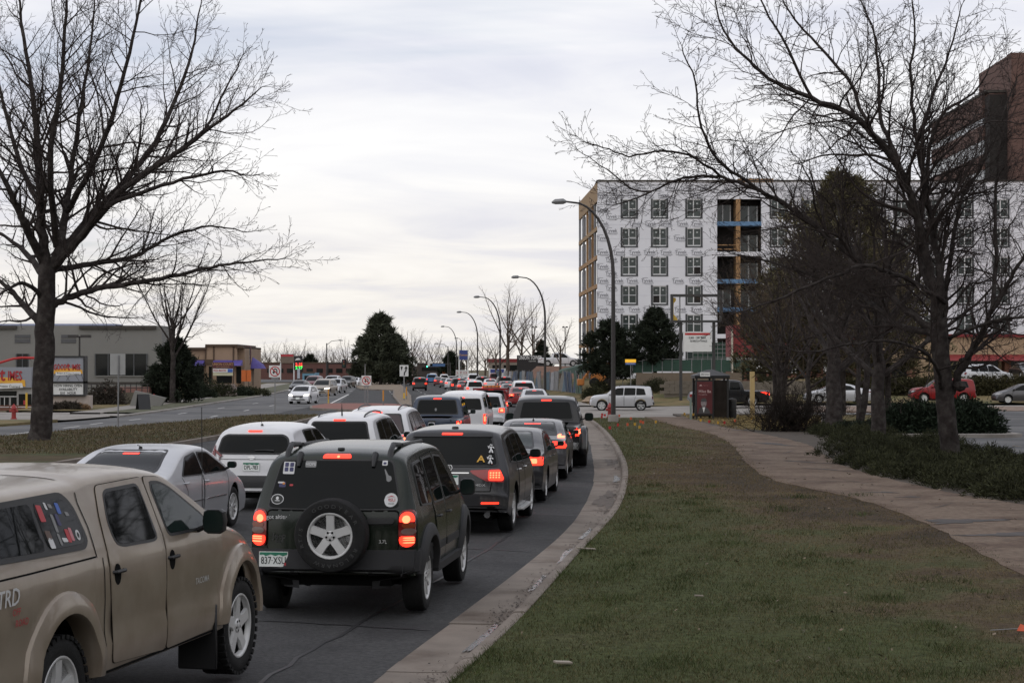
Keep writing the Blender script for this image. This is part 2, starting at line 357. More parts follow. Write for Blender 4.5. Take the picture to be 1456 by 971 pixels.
def build_ground():
    ys = lin(-40, 400, 89) + [460, 520, 620, 800, 1200, 2000, 5000]
    xs = [-3000, -800, -300, -150, -90] + lin(-60, 60, 61) + [80, 120, 200, 400, 1000, 3000]
    V = [(x, y, h(x, y) - 0.12) for y in ys for x in xs]; n = len(xs)
    F = [(j*n+i, j*n+i+1, j*n+n+i+1, j*n+n+i) for j in range(len(ys) - 1) for i in range(n - 1)]
    tag(mk('ground', V, F, M_soil), kind='structure')
    Yr = lin(-4, 100, 105) + lin(103, 300, 66) + lin(310, 700, 40)
    strip('road', lambda Y: xl(Y), lambda Y: xa(Y) + 0.02, Yr, 0.0, 24, M_asph)
    # opposite carriageway: paler, worn asphalt laid over
    strip('opposite_road', lambda Y: xl(Y), lambda Y: (xml(Y) if Y < 99 else (-14.4 if Y < 136 else -13.2 - (Y - 136) * .075)), lin(-4, 420, 140), 0.012, 10, M_asph2)
    # lane dashes (each 3 m) and lines
    def dash(name, x0, y0, x1, y1, w=0.12):
        d = Vector((x1 - x0, y1 - y0)).normalized(); nx, ny = -d.y * w / 2, d.x * w / 2
        poly_sheet(name, [(x0 - nx, y0 - ny), (x1 - nx, y1 - ny), (x1 + nx, y1 + ny), (x0 + nx, y0 + ny)][::-1] if False else [(x0 + nx, y0 + ny), (x0 - nx, y0 - ny), (x1 - nx, y1 - ny), (x1 + nx, y1 + ny)], 0.019, M_white)
    for Y in [56, 71, 86, 101, 116, 131, 147, 163, 180, 200, 220, 245]:
        t = (Y - 85) / 100
        dash('lane_dash', -16.6 - t * 2.4 - (3.6 if Y < 95 else 0), Y, -16.6 - (t + .03) * 2.4 - (3.6 if Y < 95 else 0), Y + 3)
    for Y in [66, 80, 94, 108, 123, 140]:
        dash('lane_dash', -20.0 - max(0, (Y - 80)) * .004, Y, -20.0 - max(0, Y - 80) * .004, Y + 3)
    dash('lane_line', -14.0, 137, -17.5, 192, 0.16)
    for k in range(30):
        Y = 12 + k * 12.2
        for off in (4.1, 8.0, 11.6):
            if Y < 250 and not (off > 11 and Y < 90): dash('lane_dash', xr(Y) - off, Y, xr(Y + 3) - off, Y + 3)
    # gutter and kerb, cast in slabs with open joints
    root = empty('kerb'); root['kind'] = 'structure'
    rng = random.Random(3)
    Y = 4.0
    while Y < 150:
        Ln = 3.0 if Y < 70 else 6.0
        n = 5; V = []; F = []
        dz = rng.uniform(-.006, .006); tilt = rng.uniform(-.006, .006)
        for i in range(n):
            y = Y + 0.012 + (Ln - 0.024) * i / (n - 1); a, b = xa(y), xr(y)
            hb = h(b, y); z = dz + tilt * (i / (n - 1) - .5)
            prof = [(a, -.06), (a, .010), (a + .015, .016), ((a + b) / 2, .010), (b - .02, .008), (b - .005, .012), (b + .02, .10), (b + .04, .125), (b + .07, .138), (b + .16, .140), (b + .175, .13), (b + .175, -.05)]
            if Y > 92 and Y < 132: prof = [(p, min(q, .03)) for p, q in prof]      # dropped kerb at the side street
            for p, q in prof: V.append((p, y, hb + q + z))
        k = 12
        for i in range(n - 1):
            for j in range(k - 1): F.append((i*k+j, i*k+j+1, i*k+k+j+1, i*k+k+j))
        F += [tuple(range(k)), tuple(range((n-1)*k, n*k))[::-1]]
        mk('kerb_slab', V, F, M_conc, root, ang=30)
        Y += Ln
    rng = random.Random(31); M_seal = mat('crack_sealant', (.022, .022, .023), .55, var=.3, vs=4); M_oil = mat('oil_stain', (.034, .034, .034), .6, var=.4, vs=3)
    for (y0, y1, o0, o1) in ((13, 60, 3.2, 3.3), (12, 30, .95, .8), (18.5, 19.2, .1, 3.2), (26.5, 27.0, .2, 3.0), (33, 33.6, .1, 3.1), (41, 41.4, .1, 3.0), (60, 61, 3.2, 12), (80, 82, .5, 13)):
        n = 40; V = []; w = .022
        for i in range(n):
            t = i / (n - 1); y = y0 + (y1 - y0) * t + rng.uniform(-.03, .03); x = xa(y) - (o0 + (o1 - o0) * t) + rng.uniform(-.03, .03); lng = abs(y1 - y0) > abs(o1 - o0)
            V += [(x - (w if lng else 0), y - (0 if lng else w), h(x, y) + .006), (x + (w if lng else 0), y + (0 if lng else w), h(x, y) + .006)]
        tag(mk('crack_seal', V, [(2*i, 2*i+1, 2*i+3, 2*i+2) for i in range(n - 1)], M_seal, smooth=False), kind='structure')
    # wet dirt lying in the gutter
    M_wet = mat('wet_dirt', (0.028, 0.023, 0.020), 0.22, spec=0.4, var=0.4, vs=6, bump=0.3, bs=20)
    M_mud = mat('gutter_dirt', (0.095, 0.075, 0.060), 0.8, var=0.4, vs=8, bump=0.4, bs=20)
    rng = random.Random(11)
    for (yc, ln, wd, mm) in [(18.0, .9, .06, M_wet), (22.6, .8, .05, M_wet), (26.1, 1.0, .05, M_wet), (29.3, .9, .06, M_wet), (44, 1.2, .08, M_wet), (52, 1.6, .2, M_mud), (37, 2.2, .2, M_mud),]:
        V = []; n = 40; ph = rng.uniform(0, 6)
        for i in range(n):
            t = 2 * pi * i / n; r = 1 + .22 * sin(3 * t + ph) + .15 * sin(7 * t + 2 * ph) + .10 * sin(13 * t + ph * 3)
            y = yc + ln * cos(t) * r; x = min(xr(y) - .03, xr(y) - .05 - wd * .8 + wd * sin(t) * r)
            V.append((x, y, h(x, y) + (.0145 if mm is M_mud else .018)))
        V.append((sum(v[0] for v in V) / n, sum(v[1] for v in V) / n, sum(v[2] for v in V) / n + .002))
        tag(mk('wet_patch' if mm is M_wet else 'dirt_patch', V, [(i, (i + 1) % n, n) for i in range(n)], mm), kind='structure')
    # verge, path, juniper bed soil
    Yv = lin(2, 96, 160)
    vg = strip('grass_verge', lambda Y: xr(Y) + 0.17, lambda Y: pl(Y) + .05, Yv, 0.125, 22, M_verge, attr=edge_val, jit=0.010)
    strip('path', pl, pr, lin(2, 97, 150), 0.137, 6, M_path, wob=0.05)
    strip('bed_soil', lambda Y: pr(Y) - .05, lambda Y: 15.2 if Y > 58 else 14.2 + 6 * (58 - Y) / 50, lin(2, 104, 60), 0.125, 8, mat('bed_soil', (0.055, 0.042, 0.03), 0.95, var=0.3, vs=2, bump=0.6, bs=15))
    rng = random.Random(5)
    for (px, py, w, l, a) in [(1100, 633, .45, 2.2, .3), (1150, 660, .16, 1.8, .6), (1176, 671, .12, 1.4, .5), (1255, 705, .5, .25, .1), (1292, 712, .3, .2, 0), (1160, 689, 1.2, .05, 0), (1372, 748, 1.3, .55, .35), (1425, 768, 1.1, .4, .3), (1015, 605, .5, .8, 0), (1050, 612, .6, .4, 0), (1395, 720, 1.3, .035, .25), (1220, 690, .03, 1.3, .2), (1340, 725, .03, 1.1, -.5), (1430, 745, .9, .03, .1), (1120, 645, .04, 2.5, -.3), (1300, 720, .5, .03, .5)]:
        x, y = gp(px, py + 4); V = []
        for i in range(30):
            t = 2 * pi * i / 30; r = rng.uniform(.5, 1.05) * (.8 + .25 * sin(3 * t + px)); p, q = w * cos(t) * r, l * sin(t) * r
            X, Y = x + p * cos(a) - q * sin(a), y + p * sin(a) + q * cos(a); V.append((X, Y, h(X, Y) + .143))
        tag(mk('tar_patch', V, [tuple(range(30))], M_patch, smooth=False), kind='structure')
    # side street with the apron, far verge and bank
    poly_sheet('side_street', [(3.2, 97), (9, 96.6), (14, 100), (60, 104), (120, 106), (120, 126), (60, 125), (30, 124), (14, 126), (7, 126), (4.4, 130), (2.6, 133), (3.0, 120)], 0.030, M_conc2)
    poly_sheet('dry_verge', [(9.3, 92), (9.3, 97), (14, 101), (26, 103), (26, 96), (15.3, 90), (14.5, 76), (10.4, 76)], 0.128, M_drygrass)
    strip('bank', lambda Y: xr(Y) + 2.6, lambda Y: 60, lin(127, 190, 40), 0.10, 40, M_drygrass, jit=0.03)
    strip('far_sidewalk', lambda Y: xr(Y) + 1.3, lambda Y: xr(Y) + 2.8, lin(128, 330, 60), 0.12, 2, M_conc2)
    strip('far_grass_strip', lambda Y: xr(Y) + .15, lambda Y: xr(Y) + 1.35, lin(131, 330, 60), 0.10, 2, M_drygrass)
    # car park
    poly_sheet('car_park', [(15.2, 60), (14.6, 50), (17, 30), (22, 2), (70, 2), (70, 112), (30, 112), (22, 109), (15.3, 100)], 0.05, M_asph2, hh=True)
    poly_sheet('rock_bed', [(22, 110), (30, 112), (80, 112.5), (80, 121), (30, 120), (19, 121), (18, 112)], 0.09, M_rock)
    for (x0, y0, x1, y1) in [(19.5, 60, 30, 59), (22, 92, 24.5, 99), (27, 92, 29.5, 99), (32, 92, 34.5, 99), (24.6, 60, 28, 48)]:
        d = Vector((x1 - x0, y1 - y0)).normalized() * 0.06
        poly_sheet('bay_line', [(x0 - d.y, y0 + d.x), (x0 + d.y, y0 - d.x), (x1 + d.y, y1 - d.x), (x1 - d.y, y1 + d.x)], 0.056, M_white)
    # left median with concrete edge
    def slab_poly(name, pts, z, m, edge=0.16, me=M_conc):
        c = Vector((sum(p[0] for p in pts) / len(pts), sum(p[1] for p in pts) / len(pts)))
        n = len(pts); V = []
        ins = []
        for i, p in enumerate(pts):
            a, b = Vector(pts[i - 1]), Vector(pts[(i + 1) % n]); t = (b - a).normalized(); nrm = Vector((-t.y, t.x))
            ins.append(Vector(p) + nrm * edge)
        for q, zz in ((pts, -.03), (pts, z - .015), (ins, z)):
            for p in q: V.append((p[0], p[1], h(p[0], p[1]) + zz))
        F = [(k*n+i, k*n+(i+1) % n, k*n+n+(i+1) % n, k*n+n+i) for k in (0, 1) for i in range(n)]
        tag(mk(name + '_kerb', V, F, me, ang=30), kind='structure')
        V2 = [(p.x, p.y, h(p.x, p.y) + z + .004) for p in ins]
        return V2
    left = [(xml(y), y) for y in lin(20, 97, 24)]; right = [(xmr(y), y) for y in lin(98, 20, 24)]
    nose = [(-14.0, 99.2), (-13.0, 100.4), (-11.8, 100.8), (-10.9, 100)]
    ring = (left + nose + right)[::-1]
    slab_poly('median', ring, 0.15, M_median)
    strip('median_turf', lambda Y: xml(Y) + .14, lambda Y: xmr(Y) - .14, lin(20.3, 98.5, 60), 0.155, 8, M_median, jit=0.015)
    poly_sheet('median_turf', [(-14.0, 98.6), (-10.7, 98.6), (-11.0, 99.6), (-11.9, 100.5), (-12.9, 100.1), (-13.7, 99.3)], 0.155, M_median)
    isl = [(-13.4, 119), (-9.7, 113), (-7.4, 117), (-7.2, 126), (-8.6, 133), (-10.3, 135), (-13.9, 135), (-14.2, 126)]
    V2 = slab_poly('brick_island', isl, 0.15, M_brickred); tag(mk('brick_island', V2, [tuple(range(len(V2)))], M_brickred, smooth=False), kind='structure')
    m2 = [(-8.0, 129), (-7.2, 129), (-9.9, 176), (-15.3, 255), (-18.5, 300), (-27, 400), (-33, 400), (-27, 300), (-19.8, 235), (-14.7, 222), (-11.7, 176)]
    V2 = slab_poly('far_median', m2, 0.16, M_mulch); tag(mk('far_median', V2, [tuple(range(len(V2)))], M_mulch, smooth=False), kind='structure')
    # left: kerb, grass strip, sidewalk, driveway aprons, bank
    strip('left_kerb', lambda Y: xl(Y) - .35, lambda Y: xl(Y) + .1, lin(100, 330, 60), 0.10, 1, M_conc2)
    strip('left_grass_strip', lambda Y: xl(Y) - 2.4 - (Y - 105) * .012, lambda Y: xl(Y) - .35, lin(108, 330, 60), 0.11, 3, mat('strip_turf', (0.07, 0.07, 0.035), 0.95, var=0.3, vs=1, bump=0.4))
    strip('left_sidewalk', lambda Y: xl(Y) - 4.2 - (Y - 105) * .022, lambda Y: xl(Y) - 2.4 - (Y - 105) * .012, lin(107, 330, 60), 0.12, 2, M_conc2)
    strip('left_bank', lambda Y: xl(Y) - 9 - (Y - 105) * .05, lambda Y: xl(Y) - 4.2 - (Y - 105) * .022, lin(112, 300, 50), 0.13, 4, M_drygrass, jit=.04)
    poly_sheet('driveway', [(-23.0, 99), (-22.4, 107), (-27, 111), (-38, 112), (-60, 111), (-60, 92), (-30, 92), (-23.4, 94)], 0.03, M_conc2)
    poly_sheet('left_turf', [(-23.6, 84), (-23.4, 92.4), (-30, 91), (-60, 91), (-60, 80), (-24, 79)], 0.10, M_drygrass)
    poly_sheet('far_road', [(-80, 300), (-70, 700), (-30, 700), (-30, 430)], 0.0, M_asph2)
build_ground()
def berm():
    V = []; nx, ny = 12, 7; rng = random.Random(14)
    for j in range(ny):
        for i in range(nx):
            y = 246 + 24 * j / (ny - 1); x = 1.5 + 11.5 * i / (nx - 1); t = min(1, min(i, nx - 1 - i) / 2.0) * min(1, min(j, ny - 1 - j) / 2.0); V.append((x, y, 1.2 + 1.93 * t + (rng.uniform(-.12, 0) if t < 1 else 0)))
    tag(mk('soil_berm', V, [(j*nx+i, j*nx+i+1, j*nx+nx+i+1, j*nx+nx+i) for j in range(ny - 1) for i in range(nx - 1)], mat('red_soil', (.16, .085, .055), .95, var=.3, vs=1, bump=.6, bs=6)), kind='structure')
berm()

# ------------------------------------------------------------------ grass blades, leaves
def blades(name, n, seed, place, hgt, m, wid=0.006):
    r = np.random.default_rng(seed); P = place(r, n)                    # (n,3)
    n = len(P); Y = P[:, 1]; s = np.clip(Y / 22, .8, 4.0) ** 0.75
    ht = hgt * r.uniform(.5, 1.3, n) * s ** .6; wd = wid * r.uniform(.6, 1.3, n) * s
    a = r.uniform(0, 2 * pi, n); lean = r.uniform(.2, 1.2, n); b = r.uniform(0, 2 * pi, n)
    V = np.zeros((n, 3, 3)); dx, dy = np.cos(a) * wd, np.sin(a) * wd
    V[:, 0] = P + np.stack([dx, dy, 0 * dx], 1); V[:, 1] = P - np.stack([dx, dy, 0 * dx], 1)
    V[:, 2] = P + np.stack([np.cos(b) * ht * lean, np.sin(b) * ht * lean, ht], 1)
    o = numesh(name, V.reshape(-1, 3), np.arange(n * 3).reshape(-1, 3), m); tag(o, kind='stuff'); return o
hv = np.vectorize(h)
_Yg = np.linspace(2, 100, 400); _xr = np.array([xr(y) for y in _Yg]); _pl = np.array([pl(y) for y in _Yg]); _pr = np.array([pr(y) for y in _Yg])
def place_verge(dry):
    def f(r, n):
        q = r.uniform(1 / 94, 1 / 13.6, n); Y = 1 / q                    # uniform over the picture's rows
        a = np.interp(Y, _Yg, _xr) + .12; b = np.interp(Y, _Yg, _pl) + .1; X = a + (b - a) * r.uniform(0, 1, n)
        b = b + .12 * np.abs(r.normal(0, 1, n)); X = a + (b - a) * r.uniform(0, 1, n); e = 1 - (b - X) / 4.2 + 0.50 * np.exp(-((Y - 43) / 9) ** 2) + .15 * np.exp(-((Y - 30) / 6) ** 2) - 0.22 * np.exp(-((Y - 24) / 5) ** 2)
        e = e * .62 + .13 + .20 * (np.sin(X * 2.1 + Y * .9) + np.sin(X * 5.3 - Y * 2.2) * .6 + np.sin(X * 1.1 + Y * .31 + 2)) * .6
        k = (r.uniform(0, 1, n) < np.clip(1.25 - 1.7 * e, .04, 1)) if not dry else (r.uniform(0, 1, n) < np.clip(.42 + .5 * e, .2, .9))
        X, Y = X[k], Y[k]; d = np.clip(np.interp(Y, _Yg, _xr) - X, 0, 9)
        return np.stack([X, Y, np.full_like(X, .125)], 1)
    return f
M_gr = mat('grass_green', (0.063, 0.065, 0.024), 0.8, spec=0.15, var=0.35, vs=.7, island=0.35)
M_gd = mat('grass_dry', (0.150, 0.111, 0.058), 0.85, spec=0.15, var=0.35, vs=.8, island=0.35)
blades('grass', 130000, 1, place_verge(False), 0.034, M_gr, 0.0035)
blades('dry_grass', 190000, 2, place_verge(True), 0.022, M_gd, 0.003)
def place_median(r, n):
    q = r.uniform(1 / 100, 1 / 50.0, n); Y = 1 / q
    a = np.array([xml(y) for y in Y]) + .2; b = np.array([xmr(y) for y in Y]) - .2; X = a + (b - a) * r.uniform(0, 1, n)
    return np.stack([X, Y, hv(X, Y) + .155], 1)
blades('dry_grass', 16000, 3, place_median, 0.05, mat('median_grass_dry', (0.115, 0.088, 0.05), 0.85, spec=0.2, var=0.3, vs=.6, island=0.5))
blades('grass', 6000, 4, place_median, 0.05, M_gr)
def place_dry(r, n):
    X = r.uniform(9.4, 16, n); Y = r.uniform(76, 100, n); k = X > np.interp(Y, _Yg, _pr)
    return np.stack([X[k], Y[k], hv(X[k], Y[k]) + .128], 1)
blades('dry_grass', 9000, 5, place_dry, 0.06, mat('verge_grass_straw', (0.22, 0.165, 0.075), 0.85, spec=0.2, var=0.3, vs=.6, island=0.4))
def place_tufts(r, n):
    c = 90; Yc = 1 / r.uniform(1 / 40, 1 / 14, c); k = r.integers(0, c, n); Y = Yc[k] + r.normal(0, .18, n); a = np.interp(Y, _Yg, _xr) + .2; uc = r.uniform(0, 1, c) ** 1.6 * 5
    return np.stack([np.maximum(a, a + uc[k] + r.normal(0, .16, n)), Y, np.full(n, .125)], 1)
blades('grass', 9000, 6, place_tufts, .075, mat('grass_tuft', (0.050, 0.066, 0.022), .8, spec=.15, var=.3, vs=.7, island=.4), .0035)
# litter and fallen leaves on the verge
def litter():
    r = np.random.default_rng(9); n = 420
    Y = 1 / r.uniform(1 / 70, 1 / 15.5, n); a = np.interp(Y, _Yg, _xr) + .2; b = np.interp(Y, _Yg, _pr) + .5
    X = a + (b - a) * r.uniform(0, 1, n) ** .8; s = r.uniform(.012, .04, n) * np.clip(Y / 30, .8, 1.6); t = r.uniform(0, 6.28, n)
    V = []; 
    for i in range(n):
        for k in range(4):
            u = t[i] + k * pi / 2; w = s[i] * (1 if k % 2 else .45)
            V.append((X[i] + cos(u) * w, Y[i] + sin(u) * w, .165 + .012 * sin(i * 3.1 + k * 2)))
    o = numesh('fallen_leaves', V, np.arange(n * 4).reshape(-1, 4), mat('dead_leaf', (0.13, 0.10, 0.07), 0.9, var=0.3, island=0.7)); tag(o, kind='stuff')
litter()
def gutter_debris():
    r = np.random.default_rng(19); n = 2600; Y = 1 / r.uniform(1 / 90, 1 / 14.5, n); k = (np.sin(Y * 1.7) + np.sin(Y * .63 + 1) + r.normal(0, .7, n)) > .1; Y = Y[k]; n = len(Y)
    b = np.interp(Y, _Yg, _xr); a = np.array([xa(y) for y in Y]); u = np.abs(r.normal(0, .22, n)); X = b - .02 - np.clip(u, 0, .95) * (b - a - .03); s = r.uniform(.006, .03, n) * np.clip(Y / 26, .8, 2.2); t = r.uniform(0, 6.28, n); V = []
    for i in range(n):
        z = h(X[i], Y[i]) + .022
        for q in range(4): w = t[i] + q * pi / 2; g = s[i] * (1 if q % 2 else .5); V.append((min(X[i] + cos(w) * g, b[i] - .005), Y[i] + sin(w) * g * 1.6, z + .004 * sin(i + q)))
    tag(numesh('gutter_debris', V, np.arange(n * 4).reshape(-1, 4), mat('gutter_litter', (0.06, 0.045, 0.035), .9, var=.3, island=.8)), kind='stuff')
gutter_debris()
# ------------------------------------------------------------------ vehicles: builder
def chaikin(P, it=2):
    P = [Vector((p[0], p[1])) for p in P]
    for _ in range(it):
        Q = [P[0]]
        for a, b in zip(P, P[1:]): Q += [a * .75 + b * .25, a * .25 + b * .75]
        Q.append(P[-1]); P = Q
    return [(p.x, p.y) for p in P]
def incr(P, e=.0015):
    R = [P[0]]
    for p in P[1:]: R.append((max(p[0], R[-1][0] + e), p[1]))
    return R
def pint(P):
    xs = [p[0] for p in P]; ys = [p[1] for p in P]
    return lambda x: float(np.interp(x, xs, ys))
def rr(poly, r=.04, k=4):                             # round a polygon's corners
    out = []; n = len(poly)
    for i in range(n):
        p = Vector(poly[i]); a = Vector(poly[i - 1]); b = Vector(poly[(i + 1) % n])
        la, lb = (a - p).length, (b - p).length; q = min(r, la * .45, lb * .45)
        s, e = p + (a - p) / la * q, p + (b - p) / lb * q
        for j in range(k + 1):
            t = j / k; out.append(tuple(s * (1-t)**2 + p * 2 * t * (1-t) + e * t * t))
    return out
def grow_poly(poly, d):
    c = Vector((sum(p[0] for p in poly) / len(poly), sum(p[1] for p in poly) / len(poly))); n = len(poly); out = []
    A = sum(poly[i-1][0] * poly[i][1] - poly[i][0] * poly[i-1][1] for i in range(n)); sg = 1 if A > 0 else -1
    for i in range(n):
        a, p, b = Vector(poly[i - 1]), Vector(poly[i]), Vector(poly[(i + 1) % n])
        u, v = (p - a), (b - p)
        u = u.normalized() if u.length > 1e-9 else v.normalized(); v = v.normalized() if v.length > 1e-9 else u
        n1, n2 = Vector((u.y, -u.x)) * sg, Vector((v.y, -v.x)) * sg; m = n1 + n2
        if m.length < 1e-6: m = n1
        m.normalize(); out.append(tuple(p + m * d / max(.45, m.dot(n1))))
    return out

class Car:
    def __init__(s, name, S, paint, label, cat, group=None, res=1.0):
        s.S = S; s.L, s.W = S['L'], S['W']; s.paint = paint; s.res = res
        s.root = empty(name, (0, 0, 0), 0, label, cat, group)
        s.body()
    # ---- the body shell, lofted over its length
    def body(s):
        S, L, W, res = s.S, s.L, s.W, s.res
        top = incr(chaikin(S['top'], 2)); ztop = pint(top)
        belt = pint(chaikin(S['belt'], 2) if len(S['belt']) > 2 else S['belt']); bot = pint(S['bot'])
        plan = pint(S.get('plan', [(0, .97), (.8, 1), (L - 1.2, 1), (L, .93)]))
        ra = S['ra']; rz = S.get('arz', S['r'] + .02) - .02; crown = S.get('crown', .10); tum = S.get('tum', .32); sill = S.get('sill', .28)
        ys = [p[0] for p in top]; ys += lin(0, L, int(34 * res) + 2)
        arches = []
        for yc in (S['yr'], S['yf']):
            ya = sqrt(max(.01, ra * ra - (rz + .02 - bot(yc)) ** 2)); arches.append((yc, ya))
            ys += [yc - ya - .003, yc + ya + .003] + [yc + ya * cos(pi * i / (int(12 * res) + 4)) for i in range(int(12 * res) + 5)]
        ys = sorted(y for y in ys if 0 <= y <= L); u = [ys[0]]
        for y in ys[1:]:
            if y - u[-1] > .0012: u.append(y)
        ys = u
        NB, NG, NR = max(4, int(8 * res)), max(2, int(6 * res)), max(4, int(8 * res))
        sh = [(-.5, .93), (-.2, .94), (0, .955), (.25, .985), (.5, 1.0), (.78, .998), (.92, .988), (1, .972)]
        if 'sh' in S: sh = S['sh']
        shf = pint(sh)
        rows = []; isarch = []
        kr, kf = S.get('kr', .12), S.get('kf', .2); pw = S.get('pw', 3.0)
        def sidex(y, z, bz):
            wb = W / 2 * plan(y); t = (z - sill) / max(.1, bz - sill)
            if t <= 1: return wb * shf(t)
            d = z - bz; return wb * shf(1) - tum * d - .05 * d * d
        s.sidex = sidex
        for y in ys:
            zt = ztop(y); bz = belt(y); base = bot(y); arch = False
            zb0 = base
            for yc, ya in arches:
                if abs(y - yc) <= ya + 1e-6: zb0 = max(base, rz + .02 + sqrt(max(0, ra * ra - (y - yc) ** 2))); arch = True
            c = min(crown, (zt - base) * .45); ze = zt - c; zb = min(bz, ze); zbot = min(zb0, zb - .015)
            R = [(max(.05, sidex(y, zbot, bz) - (.34 if arch else .12)), zbot + (0 if arch else .0))]
            R.append((sidex(y, zbot, bz) - .012, zbot - .001))
            for i in range(NB + 1):
                z = zbot + (zb - zbot) * i / NB + (.008 if i == 0 else 0); R.append((sidex(y, z, bz), z))
            for i in range(1, NG + 1):
                z = zb + (ze - zb) * i / NG; R.append((sidex(y, z, bz), z))
            xe = sidex(y, ze, bz); nexp = S.get('nexp', 2.7)
            for i in range(1, NR + 1):
                t = pi / 2 * i / NR; R.append((xe * cos(t) ** (2 / nexp) if i < NR else 0.0, ze + c * sin(t) ** (2 / nexp)))
            rows.append(R); isarch.append(arch)
        n = len(rows[0]); V = []; N = 2 * n - 1
        def deform(x, y):
            q = abs(x) / (W / 2); q = min(q, 1.05) ** pw
            y += kr * (1 - sstep(0, .9, y)) * q; y -= kf * (1 - sstep(0, 1.0, L - y)) * q
            return y
        for y, R in zip(ys, rows):
            for x, z in R: V.append((x, deform(x, y), z))
            for x, z in R[-2::-1]: V.append((-x, deform(x, y), z))
        F = []; fm = []
        bed = S.get('bed')
        for i in range(len(ys) - 1):
            for j in range(N - 1):
                if bed and ys[i] > bed[0] and ys[i+1] < bed[1] and all(abs(V[q][0]) < bed[2] and V[q][2] > bed[3] for q in (i*N+j, i*N+j+1, i*N+N+j, i*N+N+j+1)): continue
                F.append((i*N+j, i*N+N+j, i*N+N+j+1, i*N+j+1)); fm.append(1 if j in (0, N - 2) else 0)
        for base, fl in ((0, 0), ((len(ys) - 1) * N, 1)):
            for j in range(1, n - 1):
                q = (base + j, base + j + 1, base + N - 2 - j, base + N - 1 - j)
                if j + 1 == n - 1: q = (base + j, base + j + 1, base + N - 1 - j)
                F.append(q[::-1] if fl else q); fm.append(0)
        s.bodyo = mk('body', V, F, [s.paint, M_dark], s.root, True, S.get('ang', 42), fm)
        s.bvh = BVHTree.FromPolygons([Vector(v) for v in V], F)
        b = MB(); b.box(-W/2 + .32, W/2 - .32, .25, L - .3, sill - .06, .62); b.obj('underbody', M_dark, s.root, smooth=False)
        if bed:
            b = MB(); x, z0, z1 = bed[2] - .02, .72, bed[3] + .06
            for a in ((-x, x, bed[0] + .02, bed[1] - .02, z0 - .03, z0), (-x - .04, -x, bed[0], bed[1], z0, z1), (x, x + .04, bed[0], bed[1], z0, z1), (-x, x, bed[0] - .02, bed[0] + .02, z0, z1 - .02), (-x, x, bed[1] - .02, bed[1] + .02, z0, z1)): b.box(*a)
            b.obj('cargo_bed', M_dark, s.root, smooth=False)
    # ---- projection of panels on the shell
    def proj(s, axis, a, b, off, side=1):
        L = s.L
        if axis == 'side': o, d = Vector((side * 3, a, b)), Vector((-side, 0, 0))
        elif axis == 'rear': o, d = Vector((a, -3, b)), Vector((0, 1, 0))
        elif axis == 'front': o, d = Vector((a, L + 3, b)), Vector((0, -1, 0))
        else: o, d = Vector((a, b, 5)), Vector((0, 0, -1))
        hit = s.bvh.ray_cast(o, d)
        p = hit[0]
        if p is None:
            g = o + d * 2.6; p = s.bvh.find_nearest(g)[0]
        return p - d * off
    def panel(s, name, m, axis, poly, off=.004, parent=None, side=1, r=.04, nc=10, nr=5, skirt=.02, d=None, rnd=True):
        if axis in ('rear', 'front') and side == -1: poly = [(-p, q) for p, q in poly]
        if rnd and r > 0: poly = rr(poly, r, 3)
        xs = [p[0] for p in poly]; a0, a1 = min(xs), max(xs)
        cols = sorted(set([a0 + (a1 - a0) * (i + .5 * 0) / nc for i in range(nc + 1)] + [round(x, 4) for x in xs])); u = [a0]
        for c in cols:
            if c - u[-1] > .004 and c < a1 - .003: u.append(c)
        u.append(a1); cols = u
        V = []; F = []; n = nr + 1
        for c in cols:
            cc = min(max(c, a0 + 1e-5), a1 - 1e-5); hs = []
            for i in range(len(poly)):
                (x0, y0), (x1, y1) = poly[i - 1], poly[i]
                if (x0 <= cc < x1) or (x1 <= cc < x0): hs.append(y0 + (y1 - y0) * (cc - x0) / (x1 - x0))
            lo, hi = (min(hs), max(hs)) if hs else (0, 0)
            for i in range(n): V.append(s.proj(axis, c, lo + (hi - lo) * i / nr, off, side))
        k = len(cols)
        for i in range(k - 1):
            for j in range(nr): F.append((i*n+j, i*n+n+j, i*n+n+j+1, i*n+j+1))
        dirn = {'side': Vector((side, 0, 0)), 'rear': Vector((0, -1, 0)), 'front': Vector((0, 1, 0)), 'top': Vector((0, 0, 1))}[axis]
        if F:
            tot = sum((V[q[2]] - V[q[0]]).cross(V[q[3]] - V[q[1]]).dot(dirn) for q in F)
            if tot < 0: F = [f[::-1] for f in F]
        ringi = [i * n for i in range(k)] + [(k-1)*n+j for j in range(1, n)] + [i*n+nr for i in range(k - 2, -1, -1)] + [j for j in range(nr - 1, 0, -1)]
        o = len(V); V += [V[i] - dirn * skirt for i in ringi]; kk = len(ringi)
        A = [(ringi[i], ringi[(i+1) % kk], o + (i+1) % kk, o + i) for i in range(kk)]
        ctr = sum((V[i] for i in ringi), Vector()) / kk
        tot = sum((V[f[2]] - V[f[0]]).cross(V[f[3]] - V[f[1]]).dot((V[f[0]] + V[f[1]]) / 2 - ctr) for f in A)
        if tot < 0: A = [f[::-1] for f in A]
        return mk(name, V, F + A, m, parent or s.root, True, 50)
    def ribbon(s, name, m, axis, pts, w=.008, off=.002, side=1, parent=None, sub=.08, mir=False):
        P = [Vector(p) for p in pts]; Q = [P[0]]
        for a, b in zip(P, P[1:]):
            k = max(1, int((b - a).length / sub)); Q += [a + (b - a) * i / k for i in range(1, k + 1)]
        V = []; F = []
        for i, p in enumerate(Q):
            t = (Q[min(i + 1, len(Q) - 1)] - Q[max(i - 1, 0)]).normalized(); nn = Vector((-t.y, t.x)) * w / 2
            for q in (p + nn, p - nn): V.append(s.proj(axis, q.x, q.y, off, side))
        for i in range(len(Q) - 1): F.append((2*i, 2*i+1, 2*i+3, 2*i+2))
